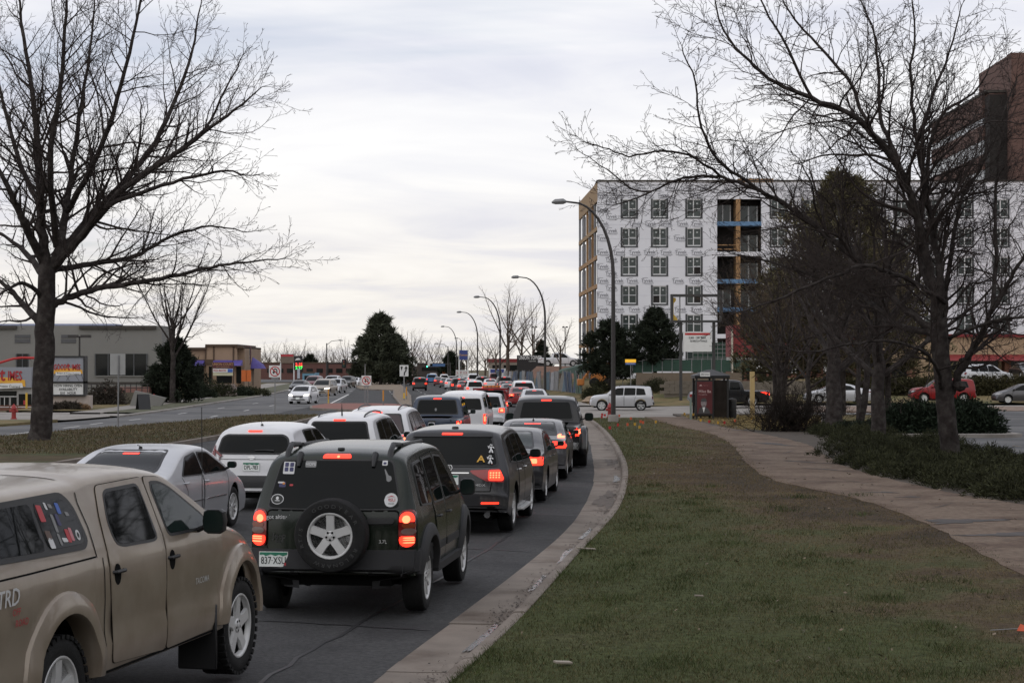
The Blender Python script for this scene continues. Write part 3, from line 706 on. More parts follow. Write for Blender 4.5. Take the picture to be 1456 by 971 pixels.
        dirn = {'side': Vector((side, 0, 0)), 'rear': Vector((0, -1, 0)), 'front': Vector((0, 1, 0)), 'top': Vector((0, 0, 1))}[axis]
        if sum((V[q[2]] - V[q[0]]).cross(V[q[3]] - V[q[1]]).dot(dirn) for q in F) < 0: F = [f[::-1] for f in F]
        return mk(name, V, F, m, parent or s.root, True)
    def window(s, axis, poly, side=1, m=None, gr=.022, r=.06, name='window', nc=8):
        w = s.panel(name, M_black, axis, grow_poly(poly, gr), .012, side=side, r=r, nc=nc)
        s.panel('pane', m or M_glass, axis, poly, .015, parent=w, side=side, r=r, nc=nc, skirt=.004); return w
    def mirror(s, y, z, side=1, m=None, sx=.2, sz=.17, big=False):
        xs = s.proj('side', y, z, 0, side).x * side
        b = MB(); w = sx
        # a housing rounded towards the front, glass towards the rear
        R = []; k = 10
        for yy, f in ((0, .92), (.02, 1.0), (.06, .98), (.11, .8), (.14, .45)):
            for j in range(k):
                t = 2 * pi * j / k; cx_, sz_ = cos(t), sin(t); e = .55
                R.append((side * (xs + .07 + w / 2 + f * w / 2 * math.copysign(abs(cx_) ** e, cx_)), y + yy, z + .06 + f * sz / 2 * math.copysign(abs(sz_) ** e, sz_)))
        F = [(i*k+j, i*k+(j+1) % k, i*k+k+(j+1) % k, i*k+k+j) for i in range(4) for j in range(k)] + [tuple(range(k))[::-1], tuple(range(4*k, 5*k))]
        b.add(R, F); b.tube([(side * (xs - .02), y + .07, z - .03), (side * (xs + .09), y + .06, z + .02)], .022, 6)
        o = b.obj('mirror', m or M_black, s.root)
        g = [(side * (xs + .07 + w/2 + .43 * w * math.copysign(abs(cos(2*pi*j/12)) ** .6, cos(2*pi*j/12))), y - .003, z + .06 + .43 * sz * math.copysign(abs(sin(2*pi*j/12)) ** .6, sin(2*pi*j/12))) for j in range(12)]
        mk('mirror_glass', g, [tuple(range(12))], M_glassg, o, False)
    def handle(s, y, z, side=1, m=None, parent=None, ln=.19):
        V = []
        a = s.proj('side', y, z, 0, side)
        b = MB(); x = a.x
        b.tube([(x - side * .01, y - ln/2, z), (x + side * .028, y - ln/2 + .03, z), (x + side * .034, y, z + .002), (x + side * .028, y + ln/2 - .03, z), (x - side * .01, y + ln/2, z)], [.012, .014, .014, .014, .012], 6)
        return b.obj('handle', m or s.paint, parent or s.root)
    def flare(s, yc, r0, r1, m, out=.03, side=1, a0=-18, a1=198, name='wheel_arch'):
        V = []; F = []; rz = s.S.get('arz', s.S['r'] + .02); n = 26; k = 6
        for i in range(n):
            t = radians(a0 + (a1 - a0) * i / (n - 1))
            po = s.proj('side', yc + r1 * cos(t), rz + r1 * sin(t), 0, side); pi_ = s.proj('side', yc + (r0 + .03) * cos(t), rz + (r0 + .03) * sin(t), 0, side)
            xo = po.x * side; xi = max(pi_.x * side, xo) + out
            for rad, x in ((r1, xo - .01), (r1 - .012, xo + out * .5), ((r0 + r1) / 2, max(xo, xi - out) + out), (r0 + .008, xi), (r0, xi - .012), (r0, xi - .16)):
                V.append((side * x, yc + rad * cos(t), max(.16, rz + rad * sin(t))))
        for i in range(n - 1):
            for j in range(k - 1): F.append((i*k+j, i*k+j+1, i*k+k+j+1, i*k+k+j))
        if side < 0: F = [f[::-1] for f in F]
        return mk(name, V, F, m, s.root, True, 35)
    def wheels(s, style='five', m=None, dark=False):
        S = s.S; r, tw = S['r'], S.get('tw', .22)
        for y in (S['yr'], S['yf']):
            for side in (1, -1):
                x = s.W / 2 - tw / 2 - S.get('inset', .035)
                w = empty('wheel'); w.parent = s.root; w.location = (side * x, y, r); w.rotation_euler = (0, 0, 0 if side > 0 else pi)
                t = link('tyre', tyre_mesh(s.res, S.get('aspect', .66), S.get('tread', 0)), w); t.scale = (tw, r, r)
                q = link('rim', rim_mesh(style, s.res), w); q.scale = (tw, r, r)
    def plate(s, z, txt, y=None, x=0, axis='rear', style='rocky', off=.012):
        w, hh = .305, .155
        p = s.proj(axis, x, z, off); yy = p.y if y is None else y; sg = -1 if axis == 'rear' else 1
        b = B(x - w/2, x + w/2, min(yy, yy - sg * .008), max(yy, yy - sg * .008), z - hh/2, z + hh/2)
        pl_ = b.obj('license_plate', M_plate, s.root, False)
        rot = (pi/2, 0, 0 if sg < 0 else pi)
        if s.res > .6:
            # green range of hills along the top edge
            c = [(-w/2+.006, hh/2-.006), (-w/2+.006, hh/2-.035), (-.11, hh/2-.03), (-.08, hh/2-.045), (-.03, hh/2-.028), (.02, hh/2-.044), (.06, hh/2-.03), (.1, hh/2-.046), (w/2-.006, hh/2-.03), (w/2-.006, hh/2-.006)]
            mk('plate_print', [(x + a, yy + sg * .003, z + q) for a, q in c], [tuple(range(len(c)))], M_plateg, pl_, False)
        if txt: text('lettering', txt, .105, M_ink if s.res > .6 else M_plateg, pl_, (x, yy + sg * .004, z - .016), rot, .005, sx=.70)
        return pl_
    def place(s, px, Y, hd=None, dz=0.0, sc=1.0, X=None):
        X = ax(px, Y) if X is None else X
        if hd is None: hd = math.degrees(atan((xr(Y + 6) - xr(Y)) / 6))
        s.root.location = (X, Y, h(X, Y) + dz); s.root.rotation_euler = (0, 0, -radians(hd)); s.root.scale = (sc, sc, sc); return s

_TM = {}
def tyre_mesh(res, aspect, tread):
    k = 40 if res > .8 else (22 if res > .4 else 14); key = ('t', k, aspect, tread)
    if key in _TM: return _TM[key]
    b = MB(); a = aspect                              # unit: radius 1, width 1 along x
    prof = [(a, -.30), (a + .02, -.44), (a + .10, -.49), (.5 * (a + 1) + .03, -.5), (.955, -.45), (.985, -.40), (1, -.30), (1, 0), (1, .30), (.985, .40), (.955, .45), (.5 * (a + 1) + .03, .5), (a + .10, .49), (a + .02, .44), (a, .30)]
    b.lathe(prof, k, axis='x')
    if tread:                                         # tread blocks on the shoulder and the face
        nb = 36
        for i in range(nb):
            for (x0, x1, ph, r0, r1) in ((-.50, -.26, 0, .955, 1.022), (-.2, .02, .5, .98, 1.02), (.0, .22, 0, .98, 1.02), (.26, .50, .5, .955, 1.022)):
                t0, t1 = 2*pi*(i + ph)/nb, 2*pi*(i + ph + .62)/nb; V = []
                for rr_ in (r0, r1):
                    for t in (t0, t1):
                        for x in (x0, x1): V.append((x, rr_ * cos(t), rr_ * sin(t)))
                b.add(V, [(0, 1, 3, 2)[::-1], (4, 5, 7, 6), (0, 1, 5, 4), (2, 6, 7, 3), (0, 4, 6, 2), (1, 3, 7, 5)])
    me = mk('tyre', b.V, b.F, M_rubber, None, True, 35, nolink=True); _TM[key] = me; return me
def rim_mesh(style, res):
    lo = res < .6; key = (style, lo)
    if key in _TM: return _TM[key]
    b = MB(); k = 32 if not lo else 14
    R = .67
    b.mi = 1; b.lathe([(R - .02, -.30), (R - .02, .12), (.1, .10), (.1, -.30)], k, axis='x')        # dark well
    b.mi = 0; b.lathe([(R + .012, .30), (R + .012, .44), (R - .005, .465), (R - .035, .46), (R - .06, .42), (R - .085, .30), (R - .085, .12), (R, .12)], k, axis='x')
    b.lathe([(.0, .40), (.13, .40), (.155, .37), (.165, .30), (.165, .12)], 14, axis='x')
    nsp, w0, w1, tw_ = {'five': (5, .15, .10, 1), 'jeep': (5, .17, .15, 1), 'multi': (10, .055, .05, 1), 'six': (6, .10, .12, 1), 'twin': (10, .06, .05, 1), 'tacoma': (5, .21, .15, 1)}[style]
    for i in range(nsp):
        t = 2 * pi * (i + .25) / nsp
        if style == 'twin': t += (.16 if i % 2 else -.16)
        V = []; ct, st = cos(t), sin(t)
        for (r, w, x1, x0) in ((.10, w0, .36, .14), (.36, (w0 + w1) / 2 * (.8 if style in ('tacoma',) else .92), .40, .18), (R - .05, w1 * 1.08, .41, .16)):
            for (q, xx) in ((-w, x0), (-w * .75, x1), (w * .75, x1), (w, x0)): V.append((xx, r * ct - q * st, r * st + q * ct))
        b.add(V, [(i_*4+j, i_*4+j+1, i_*4+4+j+1, i_*4+4+j) for i_ in range(2) for j in range(3)] + [(8, 9, 10, 11)])
    if not lo:
        b.mi = 1
        for i in range(5):
            t = 2 * pi * (i + .75) / 5
            b.lathe([(.028, .36), (.028, .405), (.0, .405)], 8, (0, .105 * cos(t), .105 * sin(t)), 'x') if style != 'jeep' else b.lathe([(.034, .3), (.034, .42), (.0, .42)], 8, (0, .115 * cos(t), .115 * sin(t)), 'x')
        b.mi = 0; b.lathe([(.062, .36), (.062, .415), (.045, .43), (0, .43)], 12, axis='x')
    me = mk('rim', b.V, b.F, [M_alloy, M_dark], None, True, 35, b.fm, nolink=True); _TM[key] = me; return me

PA = {}
def paint(name, col, metal=0.0, rough=.3, coat=.7, var=.05, **k):
    if name not in PA: PA[name] = mat('paint_' + name, col, rough, metal, spec=.35, coat=coat * .55, var=var, vs=2.0, **k)
    return PA[name]
# ------------------------------------------------------------------ vehicles: templates
def spec(kind, L, W, H, **k):
    if kind == 'suv':
        L0, H0 = 4.6, 1.7
        top = [(0, .40), (0, .60), (.05, .68), (.08, 1.02), (.33, 1.55), (.55, 1.655), (1.6, 1.70), (2.3, 1.69), (2.75, 1.63), (3.45, 1.13), (3.6, 1.08), (4.3, .95), (4.5, .82), (4.58, .62), (4.6, .42)]
        belt = [(0, 1.02), (3.2, 1.0), (3.6, .99), (4.6, .80)]; bot = [(0, .36), (.5, .27), (4.1, .25), (4.6, .30)]
        w = dict(yr=.92, yf=3.68, r=.35, ra=.41, crown=.12, tum=.30)
    elif kind == 'boxy':
        kind = 'suv'; L0, H0 = 4.6, 1.7
        top = [(0, .40), (0, .60), (.05, .68), (.07, 1.05), (.20, 1.57), (.36, 1.665), (1.6, 1.70), (2.4, 1.69), (2.8, 1.64), (3.32, 1.19), (3.45, 1.13), (4.2, 1.06), (4.45, .95), (4.57, .72), (4.6, .42)]
        belt = [(0, 1.06), (3.2, 1.05), (3.5, 1.06), (4.6, .92)]; bot = [(0, .40), (.5, .32), (4.1, .31), (4.6, .36)]
        w = dict(yr=.95, yf=3.72, r=.37, ra=.43, crown=.11, tum=.22, kf=.14)
    elif kind == 'sedan':
        L0, H0 = 4.8, 1.45
        top = [(0, .42), (0, .62), (.02, .72), (.05, .98), (.13, 1.03), (.72, 1.065), (1.5, 1.37), (2.0, 1.44), (2.5, 1.45), (2.9, 1.40), (3.75, 1.0), (4.3, .88), (4.62, .76), (4.76, .6), (4.8, .42)]
        belt = [(0, .90), (.8, .95), (3.6, .93), (4.8, .70)]; bot = [(0, .30), (.5, .22), (4.3, .2), (4.8, .25)]
        w = dict(yr=1.0, yf=3.85, r=.33, ra=.38, crown=.10, tum=.42)
    elif kind == 'hatch':
        L0, H0 = 4.3, 1.48
        top = [(0, .42), (0, .58), (.04, .66), (.07, .95), (.42, 1.36), (.7, 1.44), (1.6, 1.48), (2.2, 1.46), (2.6, 1.39), (3.4, .99), (3.9, .88), (4.15, .76), (4.27, .6), (4.3, .42)]
        belt = [(0, .94), (3.2, .92), (4.3, .70)]; bot = [(0, .30), (.4, .22), (3.9, .2), (4.3, .25)]
        w = dict(yr=.75, yf=3.4, r=.32, ra=.37, crown=.11, tum=.36)
    elif kind == 'van':
        L0, H0 = 5.0, 1.75
        top = [(0, .42), (0, .62), (.04, .70), (.06, 1.0), (.24, 1.6), (.45, 1.70), (1.6, 1.75), (2.6, 1.72), (3.0, 1.63), (3.95, 1.10), (4.1, 1.05), (4.7, .90), (4.9, .75), (4.97, .6), (5, .42)]
        belt = [(0, 1.0), (3.6, .98), (5, .76)]; bot = [(0, .32), (.5, .24), (4.5, .22), (5, .27)]
        w = dict(yr=1.0, yf=4.0, r=.34, ra=.39, crown=.12, tum=.26)
    else:
        L0, H0 = 5.6, 1.9
        top = [(0, .50), (0, .62), (.02, .74), (.03, 1.10), (.06, 1.16), (1.75, 1.17), (1.80, 1.22), (1.95, 1.74), (2.15, 1.86), (2.8, 1.9), (3.3, 1.88), (3.7, 1.80), (4.35, 1.28), (4.5, 1.22), (5.35, 1.1), (5.5, .9), (5.6, .5)]
        belt = [(0, 1.08), (1.7, 1.09), (4.4, 1.12), (5.6, .98)]; bot = [(0, .48), (.5, .40), (5.0, .36), (5.6, .40)]
        w = dict(yr=1.25, yf=4.72, r=.40, ra=.47, crown=.09, tum=.22, bed=(.09, 1.70, .66, 1.05), sill=.36, inset=.05, tw=.26)
    fy, fz = L / L0, H / H0
    S = dict(L=L, W=W, top=[(a * fy, b * fz) for a, b in top], belt=[(a * fy, b * fz) for a, b in belt], bot=[(a * fy, b * fz) for a, b in bot])
    w['yr'] *= fy; w['yf'] *= fy; S.update(w)
    if 'bed' in S: q = S['bed']; S['bed'] = (q[0] * fy, q[1] * fy, q[2] * W / 1.9, q[3] * fz)
    S['fy'], S['fz'], S['fx'], S['kind'] = fy, fz, W / 1.8, kind
    S.update(k); return S

WIN = {
 'suv': ([[(.62, 1.10), (.74, 1.48), (1.25, 1.525), (1.27, 1.08)], [(1.36, 1.08), (1.34, 1.53), (2.08, 1.54), (2.13, 1.07)], [(2.22, 1.07), (2.17, 1.54), (2.62, 1.52), (3.17, 1.12), (3.17, 1.07)]], [(-.68, 1.07), (-.57, 1.50), (.57, 1.50), (.68, 1.07)], [(-.68, 1.16), (-.56, 1.57), (.56, 1.57), (.68, 1.16)]),
 'sedan': ([[(1.28, 1.0), (1.66, 1.255), (2.16, 1.31), (2.2, .985)], [(2.3, .985), (2.26, 1.31), (2.72, 1.29), (3.42, 1.0), (3.42, .985)]], [(-.60, 1.10), (-.50, 1.355), (.50, 1.355), (.60, 1.10)], [(-.63, 1.05), (-.50, 1.37), (.50, 1.37), (.63, 1.05)]),
 'hatch': ([[(.72, 1.02), (.86, 1.26), (1.2, 1.32), (1.22, 1.0)], [(1.28, 1.0), (1.26, 1.33), (1.92, 1.35), (1.97, .99)], [(2.05, .99), (2.0, 1.35), (2.4, 1.32), (3.05, 1.0), (3.05, .985)]], [(-.62, 1.0), (-.52, 1.32), (.52, 1.32), (.62, 1.0)], [(-.63, 1.04), (-.52, 1.36), (.52, 1.36), (.63, 1.04)]),
 'van': ([[(.45, 1.06), (.55, 1.50), (1.3, 1.55), (1.3, 1.05)], [(1.4, 1.05), (1.4, 1.56), (2.4, 1.57), (2.45, 1.03)], [(2.55, 1.03), (2.5, 1.57), (2.9, 1.54), (3.7, 1.10), (3.7, 1.03)]], [(-.68, 1.06), (-.60, 1.53), (.60, 1.53), (.68, 1.06)], [(-.68, 1.13), (-.56, 1.57), (.56, 1.57), (.68, 1.13)]),
 'pickup': ([[(2.05, 1.22), (2.14, 1.68), (2.72, 1.74), (2.78, 1.20)], [(2.9, 1.20), (2.84, 1.74), (3.46, 1.72), (4.05, 1.27), (4.05, 1.20)]], [(-.66, 1.27), (-.58, 1.72), (.58, 1.72), (.66, 1.27)], [(-.70, 1.32), (-.58, 1.76), (.58, 1.76), (.70, 1.32)]),
}
TL = {'suv': [(.60, .80), (.62, 1.0), (.86, 1.0), (.88, .80)], 'sedan': [(.52, .80), (.54, .95), (.86, .95), (.88, .80)], 'hatch': [(.58, .78), (.6, .94), (.86, .94), (.88, .78)],
      'van': [(.70, .86), (.70, 1.14), (.88, 1.14), (.88, .86)], 'pickup': [(.76, .82), (.76, 1.06), (.88, 1.06), (.88, .82)]}
HL = {'suv': [(.48, .76), (.5, .88), (.84, .90), (.84, .78)], 'sedan': [(.46, .62), (.48, .72), (.84, .75), (.84, .64)], 'hatch': [(.46, .66), (.5, .74), (.84, .80), (.84, .68)], 'van': [(.5, .70), (.52, .80), (.86, .86), (.86, .72)], 'pickup': [(.58, .86), (.58, 1.0), (.86, 1.02), (.86, .88)]}

def dress(c, glass=None, lit=True, onc=False, heads=False, sides=(1, -1), mir=True, plate=None, rails=False, rim='five', third=True, tl=None, doors=True, mm=None, lowtrim=None):
    S = c.S; k = S['kind']; fx, fy, fz = S['fx'], S['fy'], S['fz']
    ws, rg, fg = WIN[k]; sc = lambda P: [(a * fy, b * fz) for a, b in P]; sx = lambda P: [(a * fx, b * fz) for a, b in P]
    nc = 8 if c.res > .5 else 4
    for sd in sides:
        for w in ws: c.window('side', sc(w), sd, glass, gr=.02, nc=nc)
        if doors and c.res > .3:
            for w in ws[-2:]:
                a = w[0][0] if w is ws[-1] else w[0][0] + (.03 if k != 'sedan' else -.02); zb = .36 if k != 'pickup' else .48
                xx = [p[0] for p in w]; y0, y1 = min(xx) - .05, max(xx) + .04
                ycut = (S['yr'] + S['ra']) / fy + .03
                c.ribbon('door_gap', M_dark, 'side', sc([(max(y0, min(ycut, y1)), zb), (max(y0, ycut - .0) if y0 < ycut else y0, .75), (y0, w[0][1] - .03)]), .014, .003, sd)
                c.ribbon('door_gap', M_dark, 'side', sc([(y1 if w is ws[-1] else y1 + .0, zb), (y1, w[-1][1] - .03)]), .014, .003, sd)
                c.handle((y0 + .14) * fy, (w[0][1] - .12) * fz, sd)
        if mir: c.mirror((max(p[0] for p in ws[-1]) - .12) * fy, (ws[-1][0][1] + .02) * fz, sd, mm or c.paint, .15 if k == 'sedan' else .18, .11 if k == 'sedan' else .15)
    c.window('rear', sx(rg), 1, glass, gr=.03, name='rear_window', nc=nc)
    c.window('front', sx(fg), 1, glass, gr=.03, name='windscreen', nc=nc)
    for sd in (1, -1):
        t = c.panel('tail_light', M_red_lit if lit else M_lens, 'rear', sx(tl or TL[k]), .012, side=sd, r=.03, nc=4, nr=3)
        if lit and c.res > .3:
            P = tl or TL[k]; cx_ = sum(p[0] for p in P) / 4; cz_ = sum(p[1] for p in P) / 4
            c.panel('bulb', M_red_hot, 'rear', sx([(cx_ + (a - cx_) * .5, cz_ + (b - cz_) * .55) for a, b in P]), .017, parent=t, side=sd, r=.03, nc=3, nr=2, skirt=.004)
        c.panel('headlight', M_head_lit if heads else M_lens_clear, 'front', sx(HL[k]), .010, side=sd, r=.04, nc=4, nr=3)
    if third:
        z = rg[1][1] + (-.022 if k == 'sedan' else .055); hz = .009 if k == 'sedan' else .018
        c.panel('brake_light', M_red_lit if lit else M_lens, 'rear', sx([(-.13, z - hz), (-.13, z + hz), (.13, z + hz), (.13, z - hz)]), .024 if k == 'sedan' else .012, r=.01, nc=4, nr=1)
    gz = {'suv': (.60, .86), 'sedan': (.50, .66), 'hatch': (.48, .66), 'van': (.55, .76), 'pickup': (.72, 1.0)}[k]
    c.panel('grille', M_black, 'front', sx([(-.42, gz[0]), (-.44, gz[1]), (.44, gz[1]), (.42, gz[0])]), .008, r=.04, nc=6, nr=2)
    c.panel('intake', M_black, 'front', sx([(-.6, gz[0] - .17), (-.5, gz[0] - .05), (.5, gz[0] - .05), (.6, gz[0] - .17)]), .008, r=.04, nc=6, nr=2)
    if lowtrim:
        c.panel('bumper', lowtrim, 'rear', sx([(-.9, .34), (-.9, .60), (.9, .60), (.9, .34)]), .015, r=.04, nc=12, nr=3)
    if rails:
        z = S['top'][6][1]
        for sd in (1, -1):
            b = MB(); P = [c.proj('top', sd * .50 * fx, y * fy, .0) for y in (.55, 1.2, 1.8, 2.5)]
            P = [P[0]] + [p + Vector((0, 0, .05)) for p in (P[0] + Vector((0, .12, 0)), P[1], P[2], P[3] - Vector((0, .12, 0)))] + [P[3]]
            b.tube(P, .018, 6); b.obj('roof_rail', M_black, c.root)
    pz = {'suv': .92, 'sedan': .80, 'hatch': .72, 'van': .88, 'pickup': .60}[k] * fz
    if plate is not None: c.plate(pz, plate)
    if onc: c.plate((gz[0] - .02) * fz, None, axis='front')
    c.wheels(rim); return c

# ------------------------------------------------------------------ paints
P_tan = paint('tan', (0.29, 0.242, 0.19), 0.25, .30, .7, .10, col2=(0.225, 0.178, 0.132), c2s=2.2, c2lo=.42, c2hi=.7)
P_green = paint('dark_green', (0.006, 0.011, 0.006), 0.0, .22, .25)
P_char = paint('charcoal', (0.034, 0.034, 0.036), 0.4, .3, .8)
P_dkgrey = paint('dark_grey', (0.030, 0.030, 0.033), 0.4, .3, .8)
P_mid = paint('mid_grey', (0.085, 0.083, 0.088), 0.5, .3, .8)
P_blk = paint('black', (0.008, 0.008, 0.009), 0.0, .28, .6)
P_sil = paint('silver', (0.50, 0.505, 0.52), 0.4, .32, .6)
P_white = paint('white', (0.66, 0.66, 0.67), 0.0, .3, .7)
P_blue = paint('slate_blue', (0.035, 0.047, 0.075), 0.35, .3, .8)
P_red = paint('red', (0.21, 0.004, 0.006), 0.0, .3, .3)
P_maroon = paint('maroon', (0.11, 0.012, 0.018), 0.2, .3, .8)
P_beige = paint('beige', (0.30, 0.26, 0.21), 0.3, .3, .6)
P_lblue = paint('bright_blue', (0.05, 0.15, 0.32), 0.2, .3, .8)
P_clad = mat('grey_cladding', (0.034, 0.034, 0.036), 0.65, spec=.3, var=0.12, vs=4)
STK = {n: mat('sticker_' + n, c, 0.5, var=.05) for n, c in dict(white=(.58, .58, .58), red=(.42, .03, .04), blue=(.05, .12, .42), brown=(.09, .05, .035), navy=(.03, .03, .10), yellow=(.55, .30, .03), grey=(.2, .2, .2), pink=(.5, .18, .2), orange=(.55, .2, .04)).items()}

# ------------------------------------------------------------------ tan pickup with a camper shell
def tan_pickup():
    S = dict(kind='pickup', L=5.29, W=1.90, fx=1, fy=1, fz=1, yr=1.24, yf=4.58, r=.395, ra=.455, tw=.265, inset=.03, sill=.40, crown=.11, tum=.34, arz=.485, tread=1, aspect=.64, kr=.10, kf=.30,
             top=[(0, .56), (0, .68), (.01, .81), (.02, 1.2), (.05, 1.4), (.16, 1.71), (.30, 1.785), (1.72, 1.80), (1.80, 1.805), (1.95, 1.83), (2.6, 1.845), (3.1, 1.81), (3.35, 1.76), (4.12, 1.36), (4.28, 1.31), (4.95, 1.20), (5.15, 1.07), (5.26, .85), (5.29, .55)],
             belt=[(0, 1.24), (1.8, 1.265), (3.9, 1.28), (4.25, 1.25), (5.29, 1.05)], bot=[(0, .55), (.6, .47), (1.9, .43), (4.0, .43), (4.8, .46), (5.29, .44)],
             sh=[(-.3, .955), (0, .97), (.12, .992), (.28, 1.0), (.36, .984), (.42, .981), (.65, .992), (.88, .984), (1, .965)])
    c = Car('pickup_truck', S, P_tan, 'muddy tan pickup truck with a matching camper shell in the bottom left corner', 'pickup truck')
    for sd in (1, -1):
        # canopy window: two sliding panes in one black frame
        P = [(.16, 1.375), (.33, 1.655), (1.50, 1.675), (1.60, 1.60), (1.655, 1.39), (1.61, 1.355)]
        w = c.panel('canopy_window', M_black, 'side', grow_poly(P, .035), .010, side=sd, r=.08, nc=14)
        c.panel('pane', M_glass, 'side', [(.17, 1.38), (.34, 1.653), (1.03, 1.665), (1.06, 1.36)], .013, parent=w, side=sd, r=.05, skirt=.004)
        c.panel('pane', M_glass, 'side', [(1.10, 1.362), (1.07, 1.666), (1.49, 1.672), (1.585, 1.60), (1.64, 1.40), (1.60, 1.36)], .013, parent=w, side=sd, r=.06, skirt=.004)
        # doors with their own skins, seals, windows and handles
        for (poly, win, hy) in (([(1.96, .50), (1.93, 1.25), (1.97, 1.50), (2.06, 1.715), (2.86, 1.730), (2.905, 1.25), (2.905, .455)], [(2.10, 1.325), (2.075, 1.46), (2.15, 1.64), (2.20, 1.662), (2.74, 1.672), (2.785, 1.305), (2.73, 1.29), (2.20, 1.30)], 2.06),
                                ([(2.92, .455), (2.92, 1.25), (2.88, 1.730), (3.16, 1.715), (3.94, 1.335), (3.97, 1.22), (3.97, .72), (3.86, .47)], [(3.02, 1.30), (2.965, 1.672), (3.14, 1.665), (3.30, 1.61), (3.76, 1.365), (3.78, 1.295)], 3.04)):
            c.panel('door_seal', M_dark, 'side', grow_poly(poly, .004), .004, side=sd, r=.05, nc=14, nr=10, skirt=.003)
            d = c.panel('door', P_tan, 'side', poly, .009, side=sd, r=.05, nc=18, nr=14, skirt=.004)
            w = c.panel('window', M_black, 'side', grow_poly(win, .022), .012, side=sd, r=.07, nc=12)
            c.panel('pane', M_glass if hy < 3 else M_glassg, 'side', win, .015, parent=w, side=sd, r=.06, nc=10, skirt=.004)
            c.handle(hy, 1.125, sd, M_black, d, .20)
            pz = [(hy - .055 + .055 * cos(2*pi*i/14) + .04, 1.105 + .075 * sin(2*pi*i/14)) for i in range(14)]
            c.panel('handle_recess', M_dark, 'side', pz, .0105, parent=d, side=sd, r=0, nc=8, nr=3, skirt=.003)
        c.flare(1.24, .445, .60, P_tan, .05, sd, -12, 192); c.flare(4.58, .445, .60, P_tan, .05, sd, -12, 197)
        c.ribbon('canopy_gap', M_dark, 'side', [(1.755, 1.25), (1.76, 1.45), (1.72, 1.62), (1.735, 1.69)], .012, .004, sd)
        c.ribbon('canopy_seam', M_dark, 'side', [(.06, 1.24), (1.74, 1.255)], .012, .004, sd)
        c.ribbon('bed_gap', M_dark, 'side', [(1.845, .47), (1.845, 1.24)], .010, .003, sd)
        c.ribbon('rocker_trim', M_dark, 'side', [(1.86, .452), (3.9, .452)], .02, .004, sd)
        b = B(sd * .62 - .19 if sd > 0 else sd * .62 - .19, sd * .62 + .34 if sd > 0 else sd * .62 + .05, 3.90, 3.93, .13, .62, .01)
        b = MB(); x0, x1 = sorted((sd * .64, sd * .965)); b.box(x0, x1, 3.885, 3.915, .14, .66, .01); b.obj('mud_flap', M_black, c.root)
        c.mirror(3.52, 1.29, sd, M_black, .19, .20)
        c.panel('headlight', M_lens_clear, 'front', [(.52, .86), (.55, 1.0), (.88, 1.02), (.88, .84)], .012, side=sd)
        c.panel('tail_light', M_lens, 'rear', [(.74, .82), (.74, 1.1), (.88, 1.1), (.88, .82)], .012, side=sd)
        rot = (pi/2, 0, pi/2 if sd > 0 else -pi/2)
        for (s_, y, z, sz, bo, mt) in (('TRD', .47, 1.125, .150, .010, M_wtext), ('OFF', .56, 1.035, .062, .004, STK['red']), ('ROAD', .62, .965, .062, .004, STK['red']), ('TACOMA', 3.62, .885, .068, .006, M_alloy)):
            p = c.proj('side', y, z, .013, sd); text('lettering', s_, sz, mt, c.root, p, rot, bo, shear=.15)
    c.panel('grille', M_black, 'front', [(-.45, .74), (-.48, 1.0), (.48, 1.0), (.45, .74)], .01)
    c.window('front', [(-.68, 1.40), (-.56, 1.74), (.56, 1.74), (.68, 1.40)], 1, M_glassg, name='windscreen')
    c.window('rear', [(-.62, 1.38), (-.55, 1.66), (.55, 1.66), (.62, 1.38)], 1, name='rear_window')
    c.panel('bumper', M_chrome, 'rear', [(-.85, .52), (-.85, .70), (.85, .70), (.85, .52)], .07)
    c.ribbon('roof_gap', M_dark, 'top', [(-.62, 1.735), (.62, 1.735)], .02, .003)
    # stickers on the front pane of the canopy window
    for (y, z, w, hh, n) in [(1.145, 1.597, .07, .11, 'red'), (1.155, 1.457, .07, .06, 'brown'), (1.165, 1.404, .065, .07, 'white'), (1.40, 1.611, .05, .075, 'blue'), (1.35, 1.540, .045, .08, 'navy'), (1.42, 1.430, .05, .09, 'red'), (1.47, 1.435, .04, .09, 'pink'), (1.30, 1.633, .05, .03, 'grey'), (1.24, 1.637, .03, .05, 'white'), (1.50, 1.567, .05, .03, 'grey'), (1.36, 1.408, .07, .03, 'white'), (1.29, 1.417, .03, .08, 'grey'), (1.285, 1.523, .035, .12, 'grey')]:
        P = [(y - w/2, z - hh/2), (y - w/2 - .01, z + hh/2), (y + w/2 - .01, z + hh/2 - .008), (y + w/2, z - hh/2 - .004)]
        o = c.panel('sticker', STK[n], 'side', P, .0162, r=.01, nc=3, nr=2, skirt=.002)
    c.panel('sticker', STK['white'], 'side', [(1.555 + .03 * cos(2*pi*i/16), 1.42 + .035 * sin(2*pi*i/16)) for i in range(16)], .0162, r=0, nc=4, nr=2, skirt=.002)
    c.panel('sticker', M_ink, 'side', [(1.555 + .016 * cos(2*pi*i/6), 1.42 + .02 * sin(2*pi*i/6)) for i in range(6)], .0172, r=0, nc=4, nr=2, skirt=.002)
    b = MB(); p = c.proj('top', .80, 4.0, 0); b.tube([p, p + Vector((0, 0, .03))], .016, 8); b.tube([p, p + Vector((0, -.02, .84))], .0035, 5); b.obj('antenna', M_black, c.root)
    c.wheels('tacoma'); return c.place(0, 11.0, 11.6, 0.035, 1.03, X=-4.20)
tan_pickup()

